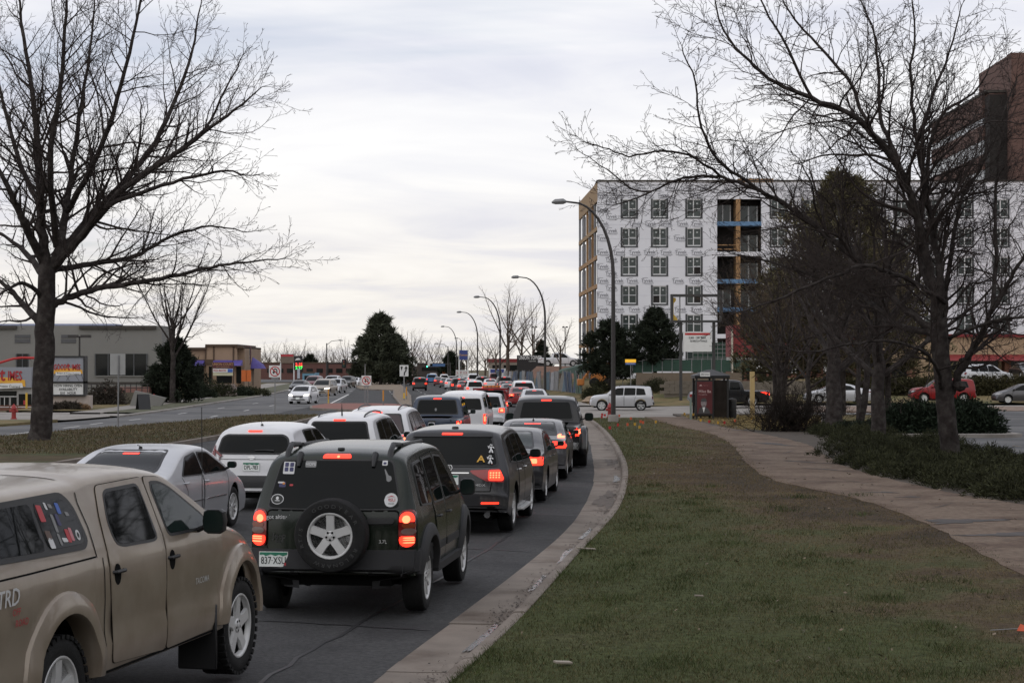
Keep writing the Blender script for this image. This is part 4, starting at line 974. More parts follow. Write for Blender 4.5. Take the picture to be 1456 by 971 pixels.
# ------------------------------------------------------------------ dark green off-roader with the spare wheel on its back
def green_suv():
    S = dict(kind='suv', L=4.22, W=1.82, fx=1, fy=1, fz=1, yr=.78, yf=3.43, r=.365, ra=.425, tw=.235, inset=.02, sill=.38, crown=.13, tum=.27, aspect=.62, kr=.16, kf=.22, pw=4.0,
             top=[(0, .48), (0, .60), (.015, .72), (.03, 1.10), (.10, 1.22), (.27, 1.63), (.36, 1.71), (.7, 1.76), (1.6, 1.79), (2.3, 1.77), (2.65, 1.71), (3.2, 1.20), (3.35, 1.13), (3.95, 1.04), (4.12, .90), (4.2, .7), (4.22, .48)],
             belt=[(0, 1.09), (3.1, 1.09), (3.35, 1.05), (4.22, .92)], bot=[(0, .44), (.4, .40), (1.3, .36), (2.9, .36), (4.22, .42)])
    c = Car('off_road_car', S, P_green, 'dark green off-road car with a spare wheel and stickers on its tailgate', 'off-road car')
    c.panel('tailgate_seal', M_dark, 'rear', [(-.70, .70), (-.70, 1.12), (.70, 1.12), (.70, .70)], .002, r=.04, nc=14, nr=8, skirt=.003)
    tg = c.panel('tailgate', P_green, 'rear', [(-.69, .71), (-.69, 1.105), (.69, 1.105), (.69, .71)], .006, r=.04, nc=14, nr=8, skirt=.006)
    w = c.panel('rear_window', M_black, 'rear', [(-.715, 1.125), (-.60, 1.635), (.60, 1.635), (.715, 1.125)], .008, r=.06, nc=16, nr=10)
    c.panel('pane', M_glass, 'rear', [(-.70, 1.14), (-.588, 1.622), (.588, 1.622), (.70, 1.14)], .011, parent=w, r=.06, nc=16, nr=10, skirt=.004)
    for x in (-.40, .40):
        b = MB(); P = [c.proj('rear', x, z, -.005 + .03) for z in (1.69, 1.63, 1.56)]; P[0].y += .0
        b.tube(P, [.034, .034, .018], 8); b.obj('hinge', M_black, c.root)
    c.panel('brake_light', M_red_lit, 'rear', [(-.155, 1.645), (-.14, 1.69), (.14, 1.69), (.155, 1.645)], .016, r=.02, nc=8, nr=3)
    bl = c.panel('brake_light', M_red_hot, 'rear', [(.0, 1.652), (.0, 1.675), (.03, 1.675), (.03, 1.652)], .019, r=.01, nc=3, nr=2, skirt=.003)
    # bumper and sill cladding
    c.panel('bumper', P_clad, 'rear', [(-.93, .42), (-.93, .70), (-.90, .715), (.90, .715), (.93, .70), (.93, .42)], .055, r=.04, nc=26, nr=6, skirt=.09)
    for sd in (1, -1):
        c.panel('bumper_corner', P_clad, 'side', [(.0, .42), (.0, .70), (.25, .70), (.30, .42)], .03, side=sd, r=.02, nc=8, nr=4, skirt=.06)
        for nm, q in (('seal', .006), ('door', 0)):
            for poly in ([(1.24, .50), (1.20, .85), (1.14, 1.10), (1.16, 1.62), (1.86, 1.65), (1.885, 1.10), (1.885, .42)], [(1.905, .42), (1.905, 1.10), (1.88, 1.65), (2.42, 1.63), (2.96, 1.16), (2.96, .60), (2.86, .42)]):
                if nm == 'seal': c.panel('door_seal', M_dark, 'side', grow_poly(poly, .009), .004, side=sd, r=.04, nc=12, nr=8, skirt=.003)
                else:
                    d = c.panel('door', P_green, 'side', poly, .008, side=sd, r=.04, nc=14, nr=12, skirt=.004)
                    c.handle(poly[0][0] + .15, .97, sd, M_black, d)
                    m_ = c.panel('moulding', P_clad, 'side', [(poly[0][0] + .03, .60), (poly[0][0] + .03, .68), (min(poly[-2][0], 2.86) - .06, .68), (min(poly[-2][0], 2.86) - .06, .60)], .018, parent=d, side=sd, r=.01, nc=6, nr=2)
        for P in ([(.50, 1.16), (.60, 1.56), (1.06, 1.585), (1.06, 1.14)], [(1.20, 1.14), (1.20, 1.59), (1.80, 1.60), (1.83, 1.13)], [(1.95, 1.13), (1.93, 1.60), (2.36, 1.57), (2.82, 1.17), (2.82, 1.13)]): c.window('side', P, sd, gr=.02)
        c.flare(.78, .42, .56, P_clad, .055, sd, -22, 190); c.flare(3.43, .42, .56, P_clad, .055, sd, -22, 196)
        c.panel('sill', P_clad, 'side', [(1.22, .37), (1.26, .46), (2.92, .46), (2.95, .37)], .06, side=sd, r=.02, nc=12, nr=3, skirt=.09)
        c.mirror(2.70, 1.14, sd, M_black, .19, .20)
        # tail lamps: two round lamps stacked in a dark housing that wraps the corner
        P = [(.715, .745), (.70, .80), (.70, 1.08), (.73, 1.12), (.82, 1.13), (.862, 1.10), (.868, .745)]
        t = c.panel('tail_light', M_lens, 'rear', P, .030, side=sd, r=.04, nc=10, nr=8, skirt=.05)
        def disc(x, z, a, b2, off, m, n=18, up=None):
            Q = [(x + a * cos(2*pi*i/n), z + b2 * sin(2*pi*i/n)) for i in range(n)]
            if up: Q = [(p, max(q, z - .02) if up > 0 else min(q, z + .035)) for p, q in Q]
            return c.panel('bulb', m, 'rear', Q, off, parent=t, side=sd, r=0, nc=8, nr=5, skirt=.006)
        disc(.782, 1.025, .076, .082, .040, M_red_lit, up=1); disc(.775, 1.03, .042, .04, .044, M_red_hot)
        disc(.80, .965, .07, .03, .036, mat('tail_amber_dark', (.20, .035, .01), .2, coat=.4)); disc(.80, .905, .075, .035, .036, mat('tail_clear_dark', (.16, .10, .09), .2, coat=.4))
        disc(.785, .82, .078, .075, .040, M_red_lit, up=-1)
        for q in (.79, .818, .84): c.panel('bulb', M_red_hot, 'rear', [(.745, q - .006), (.745, q + .006), (.86, q + .006), (.86, q - .006)], .045, parent=t, side=sd, r=.004, nc=4, nr=1, skirt=.003)
        # raised roof-rail horns
        b = MB(); A = [c.proj('top', sd * .55, y, 0) for y in (.34, .56, .95, 2.3)]
        P = [A[0] + Vector((0, .02, -.03)), A[0] + Vector((0, .07, .06)), A[1] + Vector((0, 0, .07)), A[1] + Vector((0, .22, .06)), A[2] + Vector((0, -.04, .03)), A[2] + Vector((0, .04, -.03))]
        b.tube(P, [.034, .032, .03, .028, .026, .02], 8); b.obj('roof_rail', M_black, c.root)
        b = MB(); b.tube([A[2] + Vector((0, .1, .02)), A[3] + Vector((0, 0, .02))], .022, 6); b.obj('roof_rail', M_black, c.root)
        c.panel('headlight', M_lens_clear, 'front', [(.56 + .1 * cos(i * pi / 6), .84 + .1 * sin(i * pi / 6)) for i in range(12)], .012, side=sd, r=0)
    c.window('front', [(-.66, 1.24), (-.54, 1.63), (.54, 1.63), (.66, 1.24)], 1, name='windscreen')
    c.panel('grille', M_black, 'front', [(-.42, .72), (-.42, .96), (.42, .96), (.42, .72)], .01)
    # spare wheel
    sw = empty('spare_wheel'); sw.parent = c.root; sw.location = (.045, -.15, .88); sw.rotation_euler = (0, 0, -pi / 2)
    t = link('tyre', tyre_mesh(1.0, .60, 0), sw); t.scale = (.245, .378, .378)
    q = link('rim', rim_mesh('jeep', 1.0), sw); q.scale = (.245, .378 * .93, .378 * .93)
    b = MB(); b.box(-.10, .19, -.08, .03, .80, .96); b.obj('spare_bracket', M_black, c.root, False)
    def arc_text(s, r, a0, a1, size):
        n = len(s); V = []; F = []
        for i, ch in enumerate(s):
            t_ = radians(a0 + (a1 - a0) * i / max(1, n - 1)); gv, gf = text_geo(ch, size, .002, sx=1.25); o = len(V)
            flip = 1
            for x, y, z in gv:
                X = (r + y) * sin(t_) + x * cos(t_); Z = (r + y) * cos(t_) - x * sin(t_); V.append((X + .045, -.282, .88 + Z))
            F += [tuple(k + o for k in f) for f in gf]
        return V, F
    V, F = arc_text('GOODYEAR', .302, -32, 62, .055); V2, F2 = arc_text('WRANGLER', .302, 205, 118, .055); V3, F3 = arc_text('RT/S', .302, 250, 282, .055)
    for v_, f_ in ((V2, F2), (V3, F3)):
        o = len(V); V += v_; F += [tuple(k + o for k in f) for f in f_]
    mk('lettering', V, F, mat('tyre_lettering', (.05, .05, .05), .6), c.root, False)
    # plate low on the left, handle, badges
    pl_ = c.plate(.615, '837·XSU', x=-.60, off=.075)
    tag_ = B(-.475, -.455, -.085, -.082, .555, .585).obj('plate_sticker', STK['red'], pl_, False)
    c.panel('handle', M_black, 'rear', [(.37, .985), (.37, 1.05), (.64, 1.05), (.66, 1.02), (.64, .985)], .035, r=.03, nc=10, nr=3)
    for (s_, x, z, sz, m_) in (('Jeep', -.555, .85, .085, mat('badge_dark', (.09, .09, .09), .3, metal=.6)), ('4x4', -.555, .795, .06, MATS['badge_dark']), ('3.7L', .54, .80, .05, M_alloy), ('got altitude?', -.545, 1.045, .062, M_wtext)):
        p = c.proj('rear', x, z, .014); text('lettering', s_, sz, m_, c.root, p, (pi/2 - .03, 0, 0), .006)
    def stick(name, x, z, wd, hg, m, off=.014): return c.panel(name, STK[m], 'rear', [(x - wd/2, z - hg/2), (x - wd/2, z + hg/2), (x + wd/2, z + hg/2), (x + wd/2, z - hg/2)], off, r=.006, nc=4, nr=2, skirt=.002)
    def disc2(x, z, a, b2, m, off): return c.panel('sticker', STK[m] if isinstance(m, str) else m, 'rear', [(x + a * cos(2*pi*i/20), z + b2 * sin(2*pi*i/20)) for i in range(20)], off, r=0, nc=8, nr=4, skirt=.002)
    stick('sticker', -.505, 1.545, .125, .125, 'white')
    for (dx, dz) in ((-.027, .028), (.03, .028), (-.027, -.02), (.03, -.02)): stick('sticker', -.505 + dx, 1.55 + dz, .042, .042, 'navy', .0165)
    stick('sticker', -.27, 1.585, .115, .065, 'grey'); p = c.proj('rear', -.27, 1.585, .018); text('lettering', 'HOPE', .045, M_wtext, c.root, p, (pi/2 - .4, 0, 0), .004)
    stick('sticker', -.56, 1.375, .075, .055, 'navy'); stick('sticker', -.575, 1.395, .075, .016, 'white', .0165); stick('sticker', -.545, 1.385, .03, .02, 'orange', .018); stick('sticker', -.46, 1.37, .04, .02, 'red')
    disc2(-.60, 1.225, .072, .052, 'white', .014); disc2(-.60, 1.225, .064, .045, M_ink, .016); disc2(-.60, 1.235, .017, .017, 'white', .018); stick('sticker', -.60, 1.21, .06, .008, 'white', .018)
    stick('sticker', .515, 1.60, .055, .05, 'white'); stick('sticker', .515, 1.598, .03, .022, 'navy', .0165)
    P = [(.515, 1.535), (.525, 1.54), (.56, 1.475), (.59, 1.465), (.60, 1.43), (.57, 1.405), (.545, 1.42), (.54, 1.46)]
    c.panel('sticker', STK['grey'], 'rear', P, .014, r=.01, nc=8, nr=2, skirt=.002)
    disc2(.605, 1.225, .068, .070, 'white', .014)
    p = c.proj('rear', .605, 1.225, .020); text('lettering', 'MSU', .05, STK['red'], c.root, p, (pi/2 - .35, 0, 0), .004)
    p = c.proj('rear', .605, 1.188, .020); text('lettering', 'DENVER', .022, M_ink, c.root, p, (pi/2 - .35, 0, 0), .003)
    c.panel('sticker', STK['red'], 'rear', [(.565, 1.252), (.61, 1.27), (.645, 1.255), (.61, 1.26)], .018, r=0, nc=4, nr=1, skirt=.002)
    b = MB(); b.lathe([(0, .0), (.04, .0), (.035, .018), (0, .02)], 12, tuple(c.proj('top', 0, .50, 0))); b.obj('roof_nozzle', M_black, c.root)
    c.wheels('multi'); return c.place(0, 19.15, 6.8, 0.0, 1.03, X=-1.93)
green_suv()
# ------------------------------------------------------------------ the rest of the near traffic
def grey_suv():
    S = spec('suv', 4.82, 1.97, 1.72, r=.375, ra=.43, tw=.25, kr=.17, pw=3.5, crown=.13)
    S['top'] = [(0, .44), (0, .66), (.03, .74), (.06, 1.0), (.10, 1.10), (.40, 1.56), (.52, 1.655), (.62, 1.68), (1.7, 1.72), (2.4, 1.71), (2.85, 1.65), (3.6, 1.16), (3.75, 1.1), (4.5, .97), (4.7, .84), (4.8, .64), (4.82, .44)]
    c = Car('suv', S, P_char, 'dark grey family suv with a yellow letter A sticker in its rear window', 'suv')
    c.window('rear', [(-.76, 1.12), (-.63, 1.545), (.63, 1.545), (.76, 1.12)], 1, gr=.03, name='rear_window', nc=12)
    c.panel('spoiler', M_black, 'rear', [(-.66, 1.56), (-.64, 1.625), (.64, 1.625), (.66, 1.56)], .035, r=.02, nc=14, nr=3, skirt=.06)
    c.panel('brake_light', M_red_lit, 'rear', [(-.17, 1.59), (-.17, 1.622), (.17, 1.622), (.17, 1.59)], .044, r=.01, nc=6, nr=1)
    for sd in (1, -1):
        for w in ([(.66, 1.16), (.76, 1.50), (1.33, 1.545), (1.35, 1.12)], [(1.44, 1.12), (1.42, 1.55), (2.2, 1.56), (2.25, 1.1)], [(2.34, 1.1), (2.29, 1.56), (2.76, 1.53), (3.36, 1.15), (3.36, 1.09)]): c.window('side', w, sd)
        for (y0, y1) in ((1.40, 2.27), (2.29, 3.40)):
            poly = [(max(y0, 1.42), .42), (y0, 1.05), (y0 + .02, 1.09), (y1 - .02, 1.07), (y1, .42)]
            c.panel('door_seal', M_dark, 'side', grow_poly(poly, .008), .004, side=sd, r=.03, nc=10, nr=8, skirt=.003)
            d = c.panel('door', P_char, 'side', poly, .008, side=sd, r=.03, nc=12, nr=10, skirt=.004); c.handle(y0 + .17, .985, sd, M_chrome, d)
        c.mirror(3.0, 1.12, sd, P_char, .20, .16)
        P = [(.33, 1.035), (.80, 1.06), (.885, .90), (.87, .84), (.60, .86), (.36, .99)]
        t = c.panel('tail_light', mat('lens_red_bright', (.30, .012, .012), .15, coat=.5), 'rear', P, .020, side=sd, r=.03, nc=12, nr=6, skirt=.03)
        c.panel('bulb', M_red_lit, 'rear', [(.63, 1.035), (.81, 1.045), (.875, .90), (.85, .87), (.63, .875)], .026, parent=t, side=sd, r=.03, nc=8, nr=5, skirt=.006)
        rng = random.Random(2)
        for i in range(4):
            for j in range(3):
                x, z = .665 + i * .045, .925 + j * .036
                c.panel('bulb', M_red_hot, 'rear', [(x - .014, z - .011), (x - .014, z + .011), (x + .014, z + .011), (x + .014, z - .011)], .031, parent=t, side=sd, r=.008, nc=2, nr=1, skirt=.003)
        c.panel('reflector', M_red_lit, 'rear', [(.52, .50), (.52, .53), (.80, .53), (.80, .50)], .022, side=sd, r=.01, nc=5, nr=1)
        c.panel('headlight', M_lens_clear, 'front', HL['suv'], .01, side=sd)
        c.panel('running_board', M_alloy, 'side', [(1.5, .30), (1.5, .34), (3.0, .34), (3.0, .30)], .10, side=sd, r=.02, nc=8, nr=2, skirt=.12)
        b = MB(); b.tube([(sd * .62, -.02, .33), (sd * .62, .25, .33)], .05, 10); b.obj('exhaust', M_chrome, c.root)
    c.panel('bumper', M_dark, 'rear', [(-.80, .36), (-.74, .47), (.74, .47), (.80, .36)], .014, r=.04, nc=12, nr=3)
    for L_ in ([(-.66, .70), (-.68, 1.0)], [(.66, .70), (.68, .84)], [(-.66, .70), (.66, .70)]): c.ribbon('tailgate_gap', M_dark, 'rear', L_, .016, .004)
    c.panel('trim', M_chrome, 'rear', [(-.32, .985), (-.32, 1.005), (.32, 1.005), (.32, .985)], .016, r=.005, nc=6, nr=1)
    c.plate(.885, '·776', off=.02); c.window('front', WIN['suv'][2], 1, name='windscreen')
    bd = c.panel('badge', M_alloy, 'rear', [(.05 * cos(2*pi*i/18), 1.075 + .05 * sin(2*pi*i/18)) for i in range(18)], .014, r=0, nc=8, nr=3, skirt=.004)
    c.panel('badge', M_ink, 'rear', [(.04 * cos(2*pi*i/18), 1.075 + .04 * sin(2*pi*i/18)) for i in range(18)], .018, parent=bd, r=0, nc=8, nr=3, skirt=.002)
    p = c.proj('rear', 0, 1.075, .026); text('lettering', 'A', .07, M_alloy, bd, p, (pi/2 - .1, 0, 0), .004)
    p = c.proj('rear', .50, .80, .012); text('lettering', 'MDX', .05, M_alloy, c.root, p, (pi/2, 0, 0), .004, sx=1.5)
    p = c.proj('rear', .50, 1.21, .03); o = text('lettering', 'A', .17, STK['yellow'], c.root, p, (pi/2 - .62, 0, 0), .022, sx=1.1)
    for z in (1.20, 1.37):                            # two white player figures
        b = MB(); q = c.proj('rear', .645, z, .03)
        for (P, r) in (([(-.02, -.07), (0, -.02), (.005, .04)], .014), ([(.035, -.075), (.02, -.03), (.0, -.01)], .013), ([(.0, .035), (-.035, .015), (-.05, .05)], .009), ([(.005, .04), (.035, .03), (.05, .01)], .009), ([(-.045, .02), (-.01, .085)], .006)):
            pts = [Vector((q.x + x, q.y + zz * .62, q.z + zz * .85)) for x, zz in P]; b.tube(pts, r, 6)
        b.lathe([(0, -.017), (.017, 0), (0, .017)], 8, (q.x + .008, q.y + .045, q.z + .058)); b.obj('sticker', M_wtext, c.root)
    b = MB(); P = [c.proj('rear', x, 1.145 + z, .035) for x, z in ((-.05, 0), (-.25, .015), (-.48, .02))]; b.tube(P, .012, 5); b.obj('wiper', M_black, c.root)
    b = MB(); b.lathe([(0, 0), (.06, 0), (.05, .03), (0, .035)], 12, tuple(c.proj('top', .0, .75, 0))); b.obj('antenna', M_black, c.root)
    c.wheels('five'); return c.place(638, 28.7, 6.4, X=None)
grey_suv()

def dark_sedan():
    S = spec('sedan', 4.75, 1.80, 1.45, kr=.14)
    c = Car('sedan', S, P_dkgrey, 'small dark grey sedan with square tail lights between suv and silver roofed sedan', 'sedan')
    dress(c, M_glassg, tl=[(.40, .76), (.42, .93), (.86, .93), (.87, .76)], plate='', third=False, mm=P_dkgrey)
    for sd in (1,): c.panel('mirror_glass', STK['blue'], 'side', [(0, 0), (0, .01), (.01, .01)], .01, side=sd, r=0) if False else None
    c.panel('bumper', M_black, 'rear', [(-.8, .34), (-.8, .42), (.8, .42), (.8, .34)], .01, r=.02, nc=10)
    c.panel('sticker', M_wtext, 'rear', [(.20, 1.13), (.20, 1.16), (.38, 1.16), (.38, 1.13)], .02, r=.01, nc=4, nr=2, skirt=.003)
    c.place(709, 35.3, 5.8)
dark_sedan()

def audi():
    S = spec('sedan', 4.75, 1.83, 1.43, kr=.16, r=.335)
    c = Car('sedan', S, P_mid, 'grey sedan with a silver roof and glowing outlined tail lights', 'sedan')
    dress(c, plate='', tl=[(.36, .80), (.34, .90), (.42, .95), (.84, .95), (.88, .82), (.84, .78)], mm=P_mid, rim='twin', third=False)
    for sd in (1, -1):
        P = [(.38, .82), (.37, .89), (.44, .935), (.82, .935), (.86, .84), (.83, .80)]
        t = c.panel('tail_light_core', M_lens, 'rear', [(.42, .84), (.42, .88), (.47, .91), (.60, .91), (.62, .84)], .020, side=sd, r=.02, nc=6, nr=2, skirt=.006)
    c.panel('brake_light', M_red_lit, 'rear', [(-.2, 1.31), (-.2, 1.33), (.2, 1.33), (.2, 1.31)], .022, r=.01, nc=6, nr=1)
    c.panel('trunk_lip', P_mid, 'rear', [(-.62, .985), (-.62, 1.01), (.62, 1.01), (.62, .985)], .02, r=.01, nc=10, nr=1)
    b = MB(); p = c.proj('top', 0, 1.75, 0); b.add([p + Vector(v) for v in ((-.03, 0, 0), (.03, 0, 0), (0, .14, 0), (0, -.01, .06))], [(0, 1, 3), (1, 2, 3), (2, 0, 3), (0, 2, 1)]); b.obj('antenna', M_black, c.root)
    c.place(752, 42.7, 4.2)
audi()

def black_pickup():
    S = spec('pickup', 5.9, 2.0, 1.92, r=.41, ra=.48, tw=.3)
    c = Car('pickup_truck', S, P_blk, 'black pickup truck with wide rear fenders and big towing mirrors at the kerb', 'pickup truck')
    dress(c, tl=[(.80, .86), (.80, 1.09), (.93, 1.09), (.93, .86)], plate='', mir=False)
    for sd in (1, -1):
        # dually fenders bulging over the twin rear wheels
        V = []; F = []; n = 20; k = 7; yc = S['yr']
        for i in range(n):
            t = radians(-14 + 208 * i / (n - 1))
            for (rad, x) in ((.68, .98), (.70, 1.06), (.68, 1.13), (.62, 1.17), (.54, 1.175), (.49, 1.17), (.48, .98)): V.append((sd * x, yc + rad * cos(t), max(.36, .43 + rad * sin(t) * (1 if rad < .6 else .98))))
        F = [(i*k+j, i*k+j+1, i*k+k+j+1, i*k+k+j) for i in range(n - 1) for j in range(k - 1)] + [tuple(range(k)), tuple(range((n-1)*k, n*k))[::-1]]
        mk('fender', V, F, P_blk, c.root, True, 40)
        w = empty('wheel'); w.parent = c.root; w.location = (sd * 1.03, S['yr'], .41)
        t = link('tyre', tyre_mesh(1, .66, 0), w); t.scale = (.24, .41, .41)
        c.mirror(4.12, 1.22, sd, M_black, .26, .24)
        c.panel('mud_flap', M_black, 'rear', [(.55, .2), (.55, .5), (.95, .5), (.95, .2)], -.5, side=sd) if False else None
    p = c.proj('rear', -.38, 1.05, .012); text('lettering', 'DODGE', .10, M_alloy, c.root, p, (pi/2, 0, 0), .004, sx=1.5)
    p = c.proj('rear', .55, 1.05, .012); text('lettering', '4x4', .10, M_alloy, c.root, p, (pi/2, 0, 0), .004, sx=1.3)
    c.panel('bumper', M_chrome, 'rear', [(-.95, .52), (-.95, .70), (.95, .70), (.95, .52)], .08, r=.03, nc=12, nr=2, skirt=.1)
    c.panel('tailgate_gap', M_dark, 'rear', [(-.72, .76), (-.72, .775), (.72, .775), (.72, .76)], .004, r=.004)
    c.place(772, 48.0, 3.6)
black_pickup()

def silver_sedan():
    S = spec('sedan', 4.6, 1.79, 1.40, r=.325, ra=.375, kr=.16, tum=.36)
    c = Car('sedan', S, P_sil, 'silver sedan with a dark rear window, partly hidden by the tan pickup', 'sedan')
    dress(c, plate='', rim='multi', mm=M_black)
    for sd in (1, -1):
        for (y0, y1) in ((1.45, 2.1), (2.25, 3.2)): c.panel('moulding', M_chrome, 'side', [(y0, .55), (y0, .566), (y1, .566), (y1, .55)], .012, side=sd, r=.004, nc=6, nr=1)
    b = MB(); p = c.proj('top', .05, 1.62, 0); b.lathe([(0, 0), (.03, 0), (.025, .03), (0, .035)], 10, tuple(p)); b.tube([p + Vector((0, 0, .03)), p + Vector((.0, -.13, .06))], .006, 5); b.obj('antenna', M_black, c.root)
    c.place(0, 25.7, 9.0, 0.0, 1.0, X=-5.95)
silver_sedan()

def white_crossover():
    S = spec('suv', 4.15, 1.77, 1.57, r=.34, ra=.40, kr=.2, tum=.40, crown=.16)
    c = Car('crossover', S, P_white, 'white crossover with a wide dark rear window and a wiper, beside the median', 'crossover')
    ws = WIN['suv'][0]; fy, fz = S['fy'], S['fz']
    for sd in (1, -1):
        for w in ws[1:]: c.window('side', [(a * fy, b * fz) for a, b in w], sd)
        c.mirror(2.75, 1.02, sd, P_white)
        # arrow-shaped red lamps high on the shoulders
        c.panel('tail_light', M_lens, 'rear', [(.70, .86), (.74, 1.18), (.80, 1.20), (.87, .93), (.85, .86)], .03, side=sd, r=.02, nc=8, nr=6, skirt=.06)
        c.panel('bulb', M_red_lit, 'rear', [(.735, .87), (.75, .94), (.85, .94), (.85, .87)], .042, side=sd, r=.02, nc=6, nr=3, skirt=.01)
        c.panel('headlight', M_lens_clear, 'front', HL['suv'], .01, side=sd)
    c.window('rear', [(-.66, 1.05), (-.60, 1.30), (-.52, 1.35), (.52, 1.35), (.60, 1.30), (.66, 1.05)], 1, gr=.03, name='rear_window', nc=14)
    c.window('front', [(-.62, 1.08), (-.5, 1.42), (.5, 1.42), (.62, 1.08)], 1, name='windscreen')
    c.panel('brake_light', M_red_lit, 'rear', [(-.13, 1.425), (-.13, 1.45), (.13, 1.45), (.13, 1.425)], .02, r=.008, nc=6, nr=1)
    bp = c.panel('bumper', M_black, 'rear', [(-.80, .36), (-.80, .60), (-.7, .64), (.7, .64), (.80, .60), (.80, .36)], .02, r=.04, nc=14, nr=4)
    for L_ in ([(-.60, .66), (-.64, 1.0)], [(.60, .66), (.64, 1.0)], [(-.6, .93), (.6, .93)]): c.ribbon('tailgate_gap', mat('panel_shadow_gap', (.10, .10, .10), .8), 'rear', L_, .012, .004)
    c.plate(.80, 'DPL-783', off=.02)
    P = [(.055 * cos(2*pi*i/18), .965 + .045 * sin(2*pi*i/18)) for i in range(18)]
    c.panel('badge', M_alloy, 'rear', P, .014, r=0, nc=8, nr=3, skirt=.004); c.panel('badge_bar', M_chrome, 'rear', [(-.06, .957), (-.06, .973), (.06, .973), (.06, .957)], .02, r=0, nc=2, nr=1, skirt=.004)
    b = MB(); P = [c.proj('rear', x, 1.085 + z, .035) for x, z in ((.40, 0), (.25, .012), (.05, .008))]; b.tube(P, [.02, .014, .01], 6); b.obj('wiper', M_black, c.root)
    b = MB(); p = c.proj('top', .05, .62, 0); b.lathe([(0, 0), (.03, 0), (.02, .03), (0, .035)], 8, tuple(p)); b.tube([p, p + Vector((-.02, -.06, .22))], .005, 5); b.obj('antenna', M_black, c.root)
    c.wheels('five'); c.place(0, 32.4, 7.0, 0.0, 1.0, X=-4.72)
white_crossover()

def mid(name, kind, dims, pnt, label, cat, px, Y, hd=None, group=None, res=.7, sc=1.0, plate=None, glass=None, dz=0.0, **k):
    S = spec(kind, *dims, **k.pop('S', {})); c = Car(name, S, pnt, label, cat, group, res)
    dress(c, glass, plate=plate, **k); c.place(px, Y, hd, dz, sc); return c
c = mid('suv', 'suv', (4.6, 1.75, 1.66), P_white, 'white suv with black roof rails ahead of the white crossover', 'suv', 478, 37.0, 6.0, rails=True, res=.9, plate='', lowtrim=M_black)
b = MB(); p = c.proj('top', 0, .62, 0); b.tube([p, p + Vector((0, -.03, .25))], [.02, .004], 6); b.obj('antenna', M_black, c.root)
c = mid('suv', 'suv', (4.6, 1.78, 1.66), P_white, 'white suv with roof rails behind the slate blue pickup, rear window tinted', 'suv', 533, 43.4, 4.5, rails=True, res=.9, plate='', glass=mat('glass_red_tint', (.03, .012, .015), .05, spec=.6))
P = [(.12 * cos(2*pi*i/12) + .36, 1.22 + .07 * sin(2*pi*i/12)) for i in range(12)]
c = mid('pickup_truck', 'pickup', (5.3, 1.80, 1.76), P_blue, 'slate blue pickup truck with a round decal in its rear window', 'pickup truck', 614, 56, 3.0, res=.8, plate='', mm=M_black)
c.panel('sticker', STK['grey'], 'rear', [(.035 * cos(2*pi*i/12) - .04, 1.30 + .05 * sin(2*pi*i/12)) for i in range(12)], .02, r=0, nc=6, nr=3)
c.panel('handle', M_black, 'rear', [(-.12, .92), (-.12, .99), (.12, .99), (.12, .92)], .012)
# white pickup with a canopy on its bed
def white_topper():
    S = spec('pickup', 5.6, 1.86, 1.84, bed=None)
    S['top'] = [(0, .50), (0, .62), (.02, .74), (.03, 1.12), (.06, 1.22), (.14, 1.62), (.26, 1.74), (.4, 1.77), (1.75, 1.79), (2.1, 1.82), (2.8, 1.84), (3.3, 1.82), (3.7, 1.74), (4.35, 1.26), (4.5, 1.2), (5.35, 1.08), (5.5, .88), (5.6, .5)]
    del S['bed']
    c = Car('pickup_truck', S, P_white, 'white pickup truck with a white topper over its bed and stacked red lights', 'pickup truck', None, .8)
    WIN['pickup'] = (WIN['pickup'][0], [(-.70, 1.24), (-.64, 1.60), (.64, 1.60), (.70, 1.24)], WIN['pickup'][2])
    dress(c, plate='', tl=[(.78, .70), (.78, 1.06), (.88, 1.06), (.88, .70)], mm=M_black)
    WIN['pickup'] = (WIN['pickup'][0], [(-.66, 1.27), (-.58, 1.72), (.58, 1.72), (.66, 1.27)], WIN['pickup'][2])
    for sd in (1, -1): c.window('side', [(.35, 1.28), (.42, 1.58), (1.6, 1.60), (1.62, 1.26)], sd)
    c.panel('bumper', M_chrome, 'rear', [(-.85, .50), (-.85, .66), (.85, .66), (.85, .50)], .07, r=.03, nc=10, nr=2)
    c.place(655, 64, 2.5); return c
white_topper()
mid('suv', 'suv', (4.5, 1.76, 1.62), P_sil, 'silver suv just ahead of the white pickup with the topper', 'suv', 690, 79, 1.5, plate='')
def red_truck():
    c = mid('tow_truck', 'pickup', (5.6, 1.98, 1.70), P_red, 'red truck with an amber warning light bar across its roof', 'truck', 697, 96, 0.5, plate='', res=.7)
    b = B(-.50, .50, 2.75, 3.05, 1.70, 1.80, .03); lb = b.obj('light_bar', mat('amber_bar', (.5, .16, .03), .3, emit=(1, .3, .04), es=.06), c.root)
    for i in range(5): B(-.44 + i * .21, -.44 + i * .21 + .03, 2.74, 3.06, 1.695, 1.805).obj('light_bar_divider', M_black, lb, False)
    b = MB(); b.box(-.98, -.90, 1.75, 1.88, 1.15, 1.66); b.box(.90, .98, 1.75, 1.88, 1.15, 1.66); b.box(-.98, .98, 1.75, 1.88, 1.58, 1.67); b.obj('headache_rack', P_red, c.root)
red_truck()
